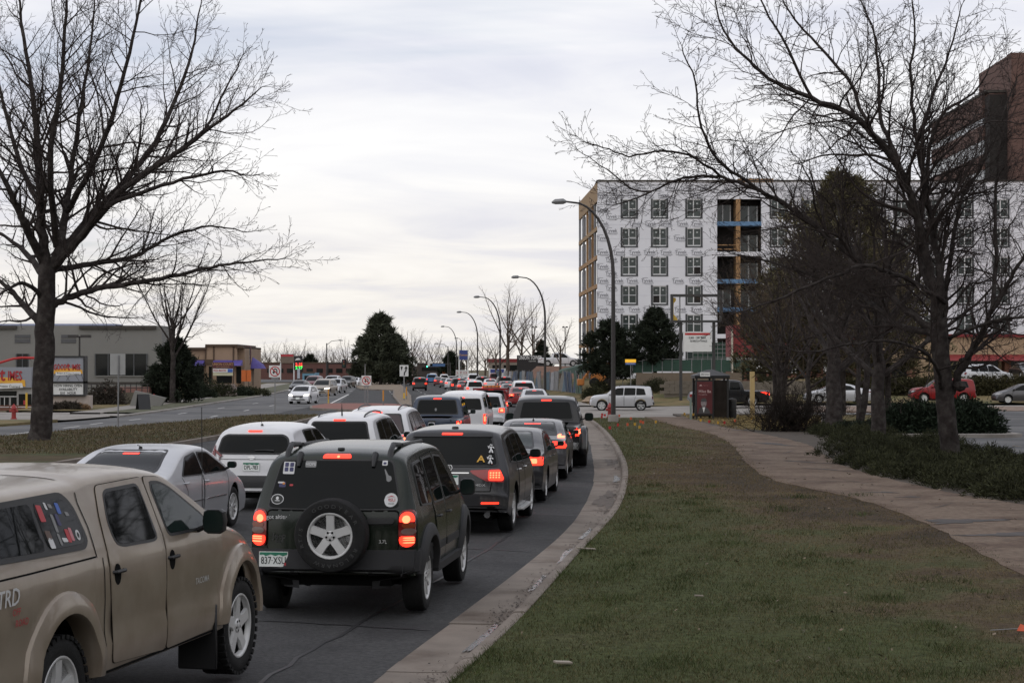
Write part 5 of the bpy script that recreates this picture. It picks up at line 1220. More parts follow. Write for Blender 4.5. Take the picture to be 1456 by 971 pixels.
# more distant traffic of our carriageway
G = 'cars queueing on the near carriageway'
far = [('sedan', 'sedan', (4.7, 1.8, 1.46), P_red, 'red sedan seen only as a roof beyond the black pickup', 'sedan', 780, 80),
 ('sedan', 'sedan', (4.7, 1.8, 1.46), P_sil, 'silver sedan in front of the black pickup roof', 'sedan', 761, 113),
 ('sedan', 'sedan', (4.5, 1.75, 1.44), P_red, 'bright red sedan half hidden to the left of a silver sedan', 'sedan', 741, 128),
 ('suv', 'suv', (4.8, 1.95, 1.85), P_white, 'white suv with lit lights in the kerb lane, distant', 'suv', 745, 138),
 ('sedan', 'sedan', (4.6, 1.76, 1.45), P_mid, 'grey sedan squeezed behind the red truck and beside the white suv', 'sedan', 727, 158),
 ('suv', 'suv', (4.6, 1.8, 1.66), P_white, 'white suv hidden behind the amber light bar', 'suv', 676, 172),
 ('sedan', 'sedan', (4.6, 1.8, 1.46), P_maroon, 'maroon sedan beyond the red truck, right lane', 'sedan', 722, 190),
 ('sedan', 'sedan', (4.6, 1.8, 1.48), P_maroon, 'maroon sedan beside the black suv, left of the white suv', 'sedan', 662, 196),
 ('suv', 'suv', (4.7, 1.88, 1.74), P_blk, 'black suv in the middle lane with red lights', 'suv', 653, 204),
 ('pickup_truck', 'pickup', (5.6, 1.95, 1.88), P_mid, 'grey pickup truck in the right lane in the distance', 'pickup truck', 719, 210),
 ('suv', 'suv', (4.7, 1.88, 1.72), P_blk, 'black suv alone in the left lane near the far median', 'suv', 597, 226),
 ('sedan', 'sedan', (4.6, 1.8, 1.46), P_white, 'white sedan in front of the grey pickup, far right lane', 'sedan', 698, 232),
 ('suv', 'suv', (4.7, 1.88, 1.76), P_dkgrey, 'dark suv with one bright brake light in the far queue', 'suv', 686, 244),
 ('sedan', 'sedan', (4.6, 1.8, 1.46), P_sil, 'silver hatchback like sedan left of the black suv', 'sedan', 642, 240),
 ('sedan', 'sedan', (4.6, 1.8, 1.46), P_mid, 'grey sedan second in the far left queue', 'sedan', 634, 262),
 ('van', 'van', (5.1, 2.0, 2.1), P_white, 'tall white van in the far queue', 'van', 674, 272),
 ('sedan', 'sedan', (4.6, 1.8, 1.46), P_maroon, 'dark red sedan far away in the left queue', 'sedan', 625, 290),
 ('pickup_truck', 'pickup', (5.5, 1.9, 1.85), P_lblue, 'bright blue pickup truck far away', 'pickup truck', 614, 322),
 ('suv', 'suv', (4.7, 1.88, 1.8), P_maroon, 'maroon suv at the far median end', 'suv', 581, 320),
 ('suv', 'suv', (4.7, 1.88, 1.9), P_sil, 'silver suv above the bright blue pickup, farthest of the left lane', 'suv', 616, 365),
 ('suv', 'suv', (4.6, 1.8, 1.7), P_dkgrey, 'dark suv between the two grey sedans of the far queue', 'suv', 645, 268),
 ('sedan', 'sedan', (4.6, 1.8, 1.46), P_white, 'white sedan right of the maroon sedan, far queue', 'sedan', 669, 228),
 ('sedan', 'sedan', (4.6, 1.8, 1.46), P_beige, 'beige sedan deep in the far queue by the price board', 'sedan', 664, 300),
 ('suv', 'suv', (4.6, 1.8, 1.75), P_white, 'white suv deep in the far left queue', 'suv', 632, 350),
 ('pickup_truck', 'pickup', (5.6, 1.95, 1.88), P_maroon, 'dark red pickup truck ahead of the grey pickup, far right lane', 'pickup truck', 706, 262),
 ('sedan', 'sedan', (4.6, 1.8, 1.46), P_white, 'white sedan behind the tall white van', 'sedan', 660, 330),
 ('sedan', 'sedan', (4.6, 1.8, 1.46), P_blk, 'black sedan far away beside the tall white van', 'sedan', 650, 312)]
for i, (n, k, d, p, lb, ct, px, Y) in enumerate(far):
    mid(n, k, d, p, lb, ct, px, Y, None, G, res=.55 if Y < 150 else .3, doors=Y < 140, mir=Y < 240, third=Y < 260, sides=(1,) if Y > 200 else (1, -1))
# oncoming traffic
G2 = 'cars on the opposite carriageway'
onc = [('hatchback', 'hatch', (4.2, 1.7, 1.46), P_white, 'small white hatchback leading the oncoming traffic with headlights on', 'car', 440, 143, 186),
 ('minivan', 'van', (5.0, 1.95, 1.75), P_beige, 'beige minivan behind the oncoming white hatchback, headlights lit', 'minivan', 468, 186, 186),
 ('suv', 'suv', (4.5, 1.8, 1.68), P_sil, 'silver suv following the beige minivan', 'suv', 484, 206, 187),
 ('sedan', 'sedan', (4.7, 1.8, 1.45), P_dkgrey, 'dark grey sedan in the kerb lane of the oncoming traffic', 'sedan', 433, 212, 186),
 ('pickup_truck', 'pickup', (5.6, 1.95, 1.9), P_sil, 'silver pickup truck behind the oncoming silver suv', 'pickup truck', 481, 240, 187),
 ('van', 'van', (4.8, 1.9, 1.9), P_maroon, 'red van in the oncoming kerb lane', 'van', 452, 238, 187),
 ('suv', 'suv', (4.6, 1.85, 1.75), P_blk, 'black suv last but one of the oncoming line', 'suv', 499, 262, 188),
 ('sedan', 'sedan', (4.6, 1.8, 1.46), P_white, 'white sedan at the tail of the oncoming line', 'sedan', 510, 280, 188)]
for (n, k, d, p, lb, ct, px, Y, hd) in onc:
    mid(n, k, d, p, lb, ct, px, Y, hd, G2, res=.55 if Y < 190 else .35, lit=False, onc=Y < 200, heads=Y < 200, doors=False)
# crossing and parked cars on the right
mid('suv', 'boxy', (4.45, 1.8, 1.72), P_sil, 'silver suv waiting in the side street by the street lamp', 'suv', 930, 117, -87, res=.8, sc=.95, lowtrim=M_black, lit=False, third=False, rails=True)
mid('pickup_truck', 'pickup', (5.6, 1.95, 1.85), P_blk, 'black pickup truck half hidden behind the bus shelter', 'pickup truck', 1094, 122, -88, res=.6)
mid('sedan', 'sedan', (5.0, 1.9, 1.48), P_sil, 'silver sedan parked beyond the tree trunks on the right', 'sedan', 1241, 129, -88, res=.7, lit=False)
mid('suv', 'boxy', (4.8, 1.92, 1.82), P_red, 'red suv parked beside the clipped hedge', 'suv', 1386, 131, -88, res=.8, lit=False, mm=P_red)
mid('suv', 'suv', (4.55, 1.82, 1.68), P_sil, 'pale silver crossover parked above the hedge by the restaurant', 'crossover', 1365, 150, 80, res=.7, lit=False)
mid('hatchback', 'hatch', (4.5, 1.8, 1.48), P_mid, 'grey hatchback cut off by the right edge of the photo', 'car', 1500, 129, -88, res=.6, lit=False)
mid('sedan', 'sedan', (4.6, 1.8, 1.48), P_dkgrey, 'dark car beside the pale silver crossover by the restaurant', 'car', 1448, 158, 180, res=.4, lit=False)
mid('pickup_truck', 'pickup', (5.9, 2.0, 1.95), P_white, 'white pickup truck standing on the raised bank in front of the tower sign', 'pickup truck', 765, 258, 86, res=.5, lit=False, dz=1.55)
# ------------------------------------------------------------------ buildings
M_wrap = mat('house_wrap_white', (0.70, 0.70, 0.73), 0.6, var=0.05, vs=.5, bump=.6, bs=1.1)
M_wrapink = mat('house_wrap_print', (0.20, 0.20, 0.22), 0.7, var=.1)
M_flash = mat('window_flashing', (0.055, 0.058, 0.06), 0.6, var=.15)
M_win = mat('window_glass', (0.040, 0.052, 0.049), 0.12, spec=.35, var=.25, vs=.15)
M_winfr = mat('window_frame_white', (0.60, 0.60, 0.59), 0.5, var=.05)
M_osb = mat('osb_board', (0.34, 0.225, 0.12), 0.8, var=.2, vs=4, col2=(.26, .17, .085), c2s=8)
M_lumber = mat('lumber', (0.33, 0.19, 0.085), 0.8, var=.2, vs=2)
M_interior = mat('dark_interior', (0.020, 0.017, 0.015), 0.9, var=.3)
M_dkbrick = mat('dark_brick', (0.120, 0.070, 0.056), 0.85, var=.2, vs=1.2, col2=(.11, .055, .044), c2s=5)
M_palepan = mat('sky_reflection_and_roof', (0.24, 0.25, 0.26), 0.15, spec=.5, var=.2, vs=.3)  # sky reflection put into the window colour; also serves a pale roof
M_stucco = mat('grey_stucco', (0.20, 0.195, 0.18), 0.9, var=.08, vs=.4, bump=.2, bs=20)
M_dkfascia = mat('dark_fascia', (0.05, 0.042, 0.034), 0.7, var=.15)
M_tanst = mat('tan_stucco', (0.31, 0.215, 0.145), 0.9, var=.1, vs=.5)
M_brown = mat('brown_trim', (0.08, 0.05, 0.03), 0.8, var=.15)
M_purple = mat('purple_awning', (0.085, 0.065, 0.26), 0.7, var=.15)
M_redroof = mat('red_awning', (0.19, 0.014, 0.016), 0.6, var=.15, vs=1)
M_brick2 = mat('red_brown_brick', (0.17, 0.075, 0.05), 0.85, var=.2, vs=2)
M_block = mat('split_block', (0.17, 0.145, 0.115), 0.9, var=.2, vs=1.5, bump=.4, bs=12)
M_green = mat('green_mesh', (0.028, 0.065, 0.045), 0.8, var=.2, vs=1)

def building_wrap():
    Y0, D, zt = 186.0, 0.35, az(258, 186)
    t = empty('apartment_building', (ax(930, Y0), Y0, 0), 0, 'unfinished apartment building wrapped in white sheeting with open timber framing on its left side', 'building')
    X0, X1 = ax(850, Y0), 62.0
    def O(o): o.location = (-t.location.x, -Y0, 0); return o      # children drawn in world coordinates
    rowz = [az(p, Y0) for p in (296, 337, 378, 419, 460, 501)]; ww, wh = 1.50, 1.84
    cols = [895, 938, 987]; right = [1107, 1152, 1195, 1240, 1283, 1326, 1373, 1424]
    bx0, bx1 = ax(1020, Y0), ax(1083, Y0)
    def wall(xa_, xb_, cs, nm):
        xs = sorted([xa_, xb_] + [c + s * ww / 2 for c in cs for s in (-1, 1)]); zs = sorted([1.2, zt] + [z + s * wh / 2 for z in rowz for s in (-1, 1)])
        b = MB()
        for i in range(len(xs) - 1):
            for j in range(len(zs) - 1):
                if i % 2 == 1 and j % 2 == 1: continue
                b.box(xs[i], xs[i+1], Y0, Y0 + D, zs[j], zs[j+1])
        O(b.obj(nm, M_wrap, t, False))
        for j in range(13):                             # overlapping edges of the sheeting rolls
            z = 3.0 + j * 1.47; O(B(xa_ + .01, xb_ - .01, Y0 - .012, Y0, z, z + .035).obj('sheeting_lap', mat('house_wrap_lap', (.60, .60, .64), .6), t, False))
    wall(X0, bx0, [ax(c, Y0) for c in cols], 'wall'); wall(bx1, X1, [ax(c, Y0) for c in right], 'wall')
    # windows: flashing flaps, frame, two panes (one divided)
    b = MB()
    for (x0, x1, z0, z1) in ((-.90, -.70, -.98, 1.0), (.70, .90, -.98, 1.0), (-.90, .90, -1.10, -.94)): b.box(x0, x1, -.03, .0, z0, z1)
    me_fl = mk('flashing', b.V, b.F, M_flash, smooth=False, nolink=True)
    b = MB()
    for (x0, x1, z0, z1) in ((-.75, -.66, -.92, .92), (.66, .75, -.92, .92), (-.66, .66, .83, .92), (-.66, .66, -.92, -.83), (-.10, 0.0, -.83, .83), (0, .66, -.10, -.02)): b.box(x0, x1, .04, .12, z0, z1)
    me_fr = mk('window_frame', b.V, b.F, M_winfr, smooth=False, nolink=True)
    me_pa = mk('pane', [(-.66, .10, -.83), (-.1, .10, -.83), (-.1, .10, .83), (-.66, .10, .83)], [(0, 1, 2, 3)], M_win, smooth=False, nolink=True)
    me_pb = mk('pane', [(0, .10, -.02), (.66, .10, -.02), (.66, .10, .83), (0, .10, .83)], [(0, 1, 2, 3)], M_win, smooth=False, nolink=True)
    me_pc = mk('pane', [(0, .10, -.83), (.66, .10, -.83), (.66, .10, -.10), (0, .10, -.10)], [(0, 1, 2, 3)], M_win, smooth=False, nolink=True)
    me_po = mk('pane', [(0, .16, -.83), (.66, .16, -.83), (.66, .16, -.10), (0, .16, -.10)], [(0, 1, 2, 3)], M_interior, smooth=False, nolink=True)
    b = MB(); b.box(-.44, -.28, .085, .095, .42, .56); b.box(.24, .44, .085, .095, .42, .56); me_st = mk('pane_sticker', b.V, b.F, mat('pane_sticker', (.40, .42, .41), .6), smooth=False, nolink=True)
    opened = {(938, 3), (987, 2), (987, 3)}
    for c in cols + right:
        flip = -1 if c in (938, 1152, 1240, 1365) else 1
        for i, z in enumerate(rowz):
            w = link('window', me_fr, t); w.location = (ax(c, Y0) - t.location.x, 0, z); w.scale = (flip, 1, 1)
            link('flashing', me_fl, w); link('pane', me_pa, w); link('pane', me_pb, w); link('pane', me_po if (c, i) in opened else me_pc, w); link('pane_sticker', me_st, w)
    # printed wrap
    gv, gf = text_geo('Tyvek', .50, .016); V = []; F = []; rng = random.Random(4)
    zlines = [3.0 + .74 * j for j in range(26)]
    for j, z in enumerate(zlines):
        x = X0 + .5 + (j % 2) * .9
        while x < X1 - 1:
            inwin = any(abs(x - ax(c, Y0)) < 1.5 for c in cols + right) and any(abs(z - zz) < 1.22 for zz in rowz)
            if not inwin and not (bx0 - 1 < x < bx1 + 1) and z < zt - .6 and rng.random() < .85:
                o = len(V); V += [(x + p, Y0 - .015, z + q) for p, q, _ in gv]; F += [tuple(k + o for k in f) for f in gf]
                for (dz, w, hh, dx) in ((-.29, .60, .05, .10), (.28, .28, .04, -.2), (-.38, .4, .03, .16)):
                    o = len(V); V += [(x + dx - w, Y0 - .015, z + dz), (x + dx + w, Y0 - .015, z + dz), (x + dx + w, Y0 - .015, z + dz + hh), (x + dx - w, Y0 - .015, z + dz + hh)]; F.append((o, o+1, o+2, o+3))
            x += 1.6 + rng.uniform(-.12, .12)
    o = O(mk('wrap_print', V, F, M_wrapink, t, False)); o['kind'] = 'stuff'
    # recessed balcony bay
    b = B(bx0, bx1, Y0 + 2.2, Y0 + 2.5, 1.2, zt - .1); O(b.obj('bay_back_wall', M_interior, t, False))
    O(B(bx0, bx1, Y0 + .05, Y0 + .35, az(283, Y0), zt - .02).obj('bay_lintel', M_wrap, t, False))
    M_bluem = mat('blue_membrane', (.10, .20, .34), .6, var=.2)
    for i, (py, m) in enumerate(((318, M_bluem), (361, M_wrap), (400, M_bluem), (440, M_bluem), (478, M_wrap))):
        z = az(py, Y0); O(B(bx0, bx1, Y0 - .05, Y0 + 2.3, z - .22, z + .22).obj('balcony_slab', m, t, False))
    O(B(ax(1047, Y0), ax(1053, Y0), Y0 - .02, Y0 + 2.2, az(478, Y0), az(283, Y0)).obj('balcony_partition', M_lumber, t, False))
    for py in (303, 425): 
        w = O(B(ax(1021, Y0), ax(1043, Y0), Y0 + 2.0, Y0 + 2.15, az(py + 14, Y0), az(py - 14, Y0)).obj('balcony_door', M_win, t, False))
        for px in (1021, 1031, 1042): O(B(ax(px, Y0) - .06, ax(px, Y0) + .06, Y0 + 1.95, Y0 + 2.0, az(py + 14, Y0), az(py - 14, Y0)).obj('door_frame', M_winfr, t, False))
    for py in (303, 345, 385, 425):
        for i_, (x0, x1, z0, z1) in enumerate(((-.9, .9, -.9, .9),)):
            cx_ = ax(1068, Y0); O(B(cx_ - .9, cx_ + .9, Y0 + 1.9, Y0 + 2.1, az(py, Y0) - .9, az(py, Y0) + .9).obj('balcony_window', M_win, t, False))
            for q in (-.9, 0, .9): O(B(cx_ + q - .07, cx_ + q + .07, Y0 + 1.85, Y0 + 1.9, az(py, Y0) - .9, az(py, Y0) + .9).obj('window_bar', M_winfr, t, False))
    for py in (348, 354): O(B(bx0, ax(1047, Y0), Y0 + .3, Y0 + .4, az(py, Y0) - .05, az(py, Y0) + .05).obj('guard_rail', M_lumber, t, False))
    # left side: plywood band on top of open framing
    S0, S1 = Y0 + D, 210.0; xl_ = lambda y: X0 + (ax(823, 210) - X0) * (y - Y0) / 24
    def side(y0, y1, z0, z1, nm, m, th=.25, inset=0.0):
        V = []
        for (y, o_) in ((y0, 0), (y1, 0), (y1, th), (y0, th)): V += [(xl_(y) + inset + o_, y, z0), (xl_(y) + inset + o_, y, z1)]
        return O(mk(nm, V, [(0, 1, 3, 2), (2, 3, 5, 4), (4, 5, 7, 6), (6, 7, 1, 0), (1, 7, 5, 3), (0, 2, 4, 6)], m, t, False))
    side(S0, S1, zt - 2.0, zt, 'plywood_band', M_osb)
    side(Y0 + .01, Y0 + .40, 1.2, zt - 2.0, 'corner_wrap', M_wrap, .2, -.012)
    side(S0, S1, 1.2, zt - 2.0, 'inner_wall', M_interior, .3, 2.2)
    for i in range(1, 6): side(S0 + .1, S1, zt - 2.0 - i * 3.0, zt - 2.0 - i * 3.0 + .42, 'floor_beam', M_lumber if i != 1 else M_osb, .3, -.01)
    for y in (190.2, 193, 196.5, 199.6, 204.2, 209.6): side(y, y + .5, 1.2, zt - 2.0, 'post', M_lumber if y in (193, 199.6) else mat('grey_stud', (.25, .25, .26), .6), .22, .02)
    for i in range(6):
        z1 = zt - 2.2 - i * 3.0 if i else zt - 2.05
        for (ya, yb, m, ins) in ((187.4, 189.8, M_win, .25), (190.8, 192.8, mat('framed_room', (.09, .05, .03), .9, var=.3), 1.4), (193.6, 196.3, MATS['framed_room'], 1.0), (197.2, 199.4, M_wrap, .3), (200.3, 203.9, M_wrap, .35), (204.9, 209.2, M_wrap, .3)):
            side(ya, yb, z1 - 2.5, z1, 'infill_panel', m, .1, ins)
            if m is M_wrap: side((ya + yb) / 2 - .08, (ya + yb) / 2 + .08, z1 - 2.5, z1, 'stud', M_lumber if ya < 200 else mat('grey_stud', (.25, .25, .26), .6), .1, ins - .12)
    O(B(X0 - .12, X1, Y0 - .12, 210, zt, zt + .16).obj('roof', M_dkfascia, t, False))
    O(B(X0 + 3, X1, 188.8, 209.5, 1.2, zt - .1).obj('core', M_interior, t, False))
    O(B(ax(1050, Y0), ax(1100, Y0), Y0 - .1, Y0 + 2, zt - .05, zt + .3).obj('roof_timber', M_lumber, t, False))
building_wrap()

def tower():
    X0, Y0, Y1 = 61.6, 230.0, 263.0
    t = empty('office_tower', (X0 + 10, Y0 + 15, 0), 0, 'dark brick office tower with pale window bands rising behind the white building', 'building')
    def O(o): o.location = (-t.location.x, -t.location.y, 0); return o
    zt = 38.6
    O(B(X0 + .3, X0 + 40, Y0 + 2, Y1, 0, zt - .3).obj('core', M_interior, t, False))
    nf = 10
    for i in range(nf):
        z = zt - 3.0 - i * 3.9
        if z < 12: break
        O(B(X0, X0 + .5, Y0 + 4.2, Y1, z + .9 if i else z, zt if i == 0 else z + 3.0 - .05).obj('brick_band', M_dkbrick, t, False)) if i == 0 else O(B(X0, X0 + .5, Y0 + 4.2, Y1, z + 1.0, z + 2.95).obj('brick_band', M_dkbrick, t, False))
        n = 9
        for k in range(n):
            y0 = Y0 + 4.2 + (Y1 - Y0 - 4.2) * k / n
            O(B(X0 + .12, X0 + .3, y0 + .06, y0 + (Y1 - Y0 - 4.2) / n - .06, z - .95, z + 1.0).obj('window', M_palepan, t, False))
            if not i: O(B(X0 - .06, X0, y0 + .2, y0 + .5, z + 1.0, zt - .01).obj('pilaster', M_dkbrick, t, False))
        O(B(X0 + .35, X0 + 2.4, Y0 + 2.2, Y0 + 4.2, z + .9, z + 2.9).obj('recess_band', M_dkbrick, t, False))
    O(B(X0 + 2.6, X0 + 42, Y0, Y0 + 2.0, 0, az(74, Y0)).obj('stair_wall', M_dkbrick, t, False))
    O(B(X0 + 2.6, X0 + 42, Y0 + 2, Y0 + 16, zt - 1, az(74, Y0) - .1).obj('upper_wall', M_dkbrick, t, False))
    for i in range(6):
        z = az(74, Y0) - 4.6 - i * 3.9; O(B(X0 + 4.6, X0 + 8, Y0 - .06, Y0, z, z + 2.0).obj('window', M_palepan, t, False))
    O(B(X0 - .15, X0 + 42, Y0 + 2.1, Y1 + .1, zt, zt + .3).obj('roof', M_dkfascia, t, False))
tower()

def grey_building():
    Y0 = 150.0; X1, X0 = ax(230, Y0), -75.0; zt = az(463, Y0)
    t = empty('commercial_building', (ax(100, Y0), Y0, 0), 0, 'long grey stucco commercial building behind the burger sign on the left', 'building')
    def O(o): o.location = (-t.location.x, -Y0, 0); return o
    O(B(X0, X1, Y0, Y0 + 4, 0, zt).obj('wall', M_stucco, t, False))
    O(B(X0, ax(24, Y0), Y0 - .2, Y0, az(468, Y0), az(463, Y0)).obj('fascia', M_dkfascia, t, False)); O(B(ax(113, Y0), ax(222, Y0), Y0 - .22, Y0, az(468, Y0), az(463, Y0)).obj('fascia', M_dkfascia, t, False))
    O(B(X0, ax(160, Y0), Y0 + 1, Y0 + 3.9, zt, zt + .18).obj('roof_membrane', mat('blue_roof', (.25, .28, .40), .7), t, False))
    for (a, b_) in ((21, 43), (87, 108)):
        for (c, d) in ((476, 480.5), (482, 487.5)): O(B(ax(a, Y0), ax(b_, Y0), Y0 - .05, Y0, az(d, Y0), az(c, Y0)).obj('louvre', mat('louvre_grey', (.075, .075, .078), .6), t, False))
    for (a, b_, c, d) in ((24, 41, 503, 523), (136, 209, 503, 534)):
        w = O(B(ax(a, Y0), ax(b_, Y0), Y0 - .06, Y0, az(d, Y0), az(c, Y0)).obj('window', mat('shop_glass', (.014, .015, .014), .08, spec=.15), t, False))
        n = 2 if a < 50 else 4
        for i in range(n + 1): O(B(ax(a + (b_ - a) * i / n, Y0) - .05, ax(a + (b_ - a) * i / n, Y0) + .05, Y0 - .12, Y0 - .06, az(d, Y0), az(c, Y0)).obj('mullion', M_flash, t, False))
        O(B(ax(a, Y0), ax(b_, Y0), Y0 - .12, Y0 - .06, az(d, Y0) - .1, az(d, Y0)).obj('sill', M_stucco, t, False))
    O(B(X0, X1, Y0 - .10, Y0, az(545, Y0), az(543, Y0)).obj('ledge', M_dkfascia, t, False))
    # railing and planters of the patio in front
    w = B(ax(122, 135), ax(215, 135), 134.7, 135, 0, az(558, 135)).obj('retaining_wall', mat('olive_block', (.10, .09, .065), .9, var=.15, bump=.4, bs=8), None, False); tag(w, 'low olive block wall behind the black sandwich board', 'wall')
    r = empty('patio_railing', (ax(170, 136), 136, 0), 0, 'dark metal patio railing above the olive block wall with red planting behind', 'railing')
    z0, z1 = az(557, 136), az(546, 136)
    for i in range(12):
        x = ax(122 + i * 8, 136) - r.location.x; B(x - .03, x + .03, -.03, .03, z0 - .2, z1).obj('post', M_dkpole, r, False)
    for z in (z1, (z0 + z1) / 2): B(ax(122, 136) - r.location.x, ax(212, 136) - r.location.x, -.025, .025, z - .03, z + .03).obj('rail', M_dkpole, r, False)
    pk = B(ax(150, 139), ax(214, 139), 138.5, 139.5, 0, az(550, 139)).obj('planter', mat('pink_planter', (.23, .12, .10), .9, var=.25, vs=3), None, False); tag(pk, 'pinkish planter bed behind the patio railing', 'planter')
    wl = MB(); wl.prism([(ax(188, 128), 0), (ax(224, 126), 0), (ax(232, 126), az(566, 126)), (ax(196, 128), az(555, 128))], 'y', 127, 127.4); o = wl.obj('wing_wall', M_stucco, None, False); tag(o, 'sloping grey wing wall behind the sandwich board by the dark evergreen', 'wall')
grey_building()

M_gtgrey = mat('sign_grey', (.25, .26, .29), .6, var=.05); M_gtyel = mat('sign_yellow', (.70, .36, .03), .5, var=.05); M_gtred = mat('sign_letters_red', (.36, .012, .018), .5, var=.06)
def goodtimes(parent, cx_, y, cz_, s):
    V = []; n = 14
    for i in range(n + 1): u = -1 + 2 * i / n; V.append((cx_ + u * s * .98, y - .012, cz_ - s * .16 + s * .12 * (1 - u * u)))
    for i in range(n, -1, -1): u = -1 + 2 * i / n; V.append((cx_ + u * s * 1.0, y - .012, cz_ - s * .34 + s * .06 * (1 - u * u) - .10 * s * abs(u)))
    mk('swoosh', V, [tuple(range(len(V)))], M_gtyel, parent, False)
    V = [(cx_ - s * .88, y - .02, cz_ - s * .32), (cx_ + s * .86, y - .02, cz_ - s * .28), (cx_ + s * .9, y - .02, cz_ - s * .48), (cx_ - s * .84, y - .02, cz_ - s * .55)]
    V = [V[3], V[2], V[1], V[0]]; mk('ribbon', V, [(0, 1, 2, 3)], M_signw, parent, False)
    text('lettering', 'GOOD', s * .56, M_gtred, parent, (cx_ - s * .54, y - .025, cz_), (pi/2, 0, 0), .02, sx=.52); text('lettering', 'IMES', s * .56, M_gtred, parent, (cx_ + s * .55, y - .025, cz_), (pi/2, 0, 0), .02, sx=.55)
    text('lettering', 't', s * .80, M_gtred, parent, (cx_ + s * .03, y - .028, cz_ + .06 * s), (pi/2, 0, 0), .02, sx=.8)
    text('lettering', 'Burgers & Frozen Custard', s * .145, M_ink, parent, (cx_, y - .028, cz_ - s * .41), (pi/2, .04, 0), .004)
def burger_place():
    Y0 = 116.0
    t = empty('monument_sign', (ax(99, Y0), Y0, 0), 0, 'burger restaurant monument sign with a changeable letter board, right of the big tree', 'sign')
    x0, x1 = ax(73, Y0) - t.location.x, ax(122, Y0) - t.location.x
    B(x0, x1 + .25, .02, .9, 0, az(562, Y0)).obj('base', mat('cream_stucco', (.40, .34, .30), .9, var=.08), t, False)
    fr = MB(); za, zb, zc = az(506, Y0), az(543.5, Y0), az(563, Y0)
    for (a, b_, c, d) in ((x0, x1, za - .10, za), (x0, x1, zb - .06, zb + .06), (x0, x1, zc, zc + .10), (x0, x0 + .10, zc + .1, za - .1), (x1 - .10, x1, zc + .1, za - .1)): fr.box(a, b_, -.25, .55, c, d)
    fr.obj('frame', M_black, t, False)
    p = B(x0 + .1, x1 - .1, -.16, .5, zb + .06, za - .1).obj('panel', M_gtgrey, t, False)
    for k in range(3):                                  # diamond ribs on the panel
        for sgn in (1, -1):
            xx = x0 + .5 + k * .62; b = MB(); b.tube([(max(x0 + .1, xx - sgn * .72) if sgn > 0 else min(x1 - .1, xx + .72), -.165, zb + .1), (xx, -.165, (za + zb) / 2 + .35)], .012, 4); b.obj('panel_rib', M_dkpole, p)
    goodtimes(t, (x0 + x1) / 2 + .02, -.17, (za + zb) / 2 + .1, .93)
    B(x0 + .1, x1 - .1, -.16, .5, zc + .1, zb - .06).obj('letter_board', M_signw, t, False)
    for i, s_ in enumerate(('NOW HIRING OPEN', 'AVAILABILITY', '$10   HOUR')): text('lettering', s_, .25, M_ink, t, ((x0 + x1) / 2 + .02, -.175, zb - .22 - i * .24), (pi/2, 0, 0), .012, sx=.78)
    Y1 = 123.0
    t = empty('burger_restaurant', (ax(20, Y1), Y1, 0), 0, 'burger drive through with a red roof line and grey sign panel, left edge', 'restaurant')
    ox = t.location.x
    def bb(a, b_, c, d, y0, y1): return B(ax(a, Y1) - ox, ax(b_, Y1) - ox, y0, y1, az(d, Y1), az(c, Y1))
    bb(-90, 47, 549, 584, .0, 6).obj('wall', mat('white_tile_wall', (.40, .39, .37), .8, var=.06), t, False)
    bb(-90, 47, 576, 588, -.08, 0).obj('brick_base', M_brick2, t, False)
    bb(-90, 46.5, 522, 551, -.35, 5.9).obj('sign_panel', M_gtgrey, t, False)
    goodtimes(t, ax(5, Y1) - ox, -.37, az(535, Y1), 1.62)
    b = MB(); P = [(ax(px, Y1) - ox, -.2, az(py, Y1)) for px, py in ((-60, 525), (-30, 521), (0, 516), (20, 510), (32, 508.5), (50, 509))]; b.tube(P, .09, 6); b.obj('roof_line', M_signred, t)
    bb(42.5, 44.5, 510, 525, -.2, -.1).obj('roof_post', M_stucco, t, False)
    M_sg = MATS['shop_glass']
    for (a, b_, c, d) in ((0, 24, 556, 563), (1, 13, 565, 578), (16, 24, 565, 578), (27, 45, 560, 578)):
        w = bb(a, b_, c, d, -.05, 0).obj('window', M_sg, t, False)
        bb(a - .8, b_ + .8, d, d + 1, -.10, 0).obj('window_sill', M_winfr, t, False)
    bb(6.5, 7.5, 565, 578, -.08, -.05).obj('mullion', M_winfr, t, False); bb(34, 37, 569, 575, -.07, -.05).obj('poster', STK['red'], t, False)
    bo = MB(); bo.tube([(0, 0, 0), (0, 0, 1.15)], .07, 8); o = bo.obj('bollard', M_yel); o.location = (ax(38, 118), 118, 0); tag(o, 'yellow bollard by the burger restaurant wall', 'bollard')
burger_place()

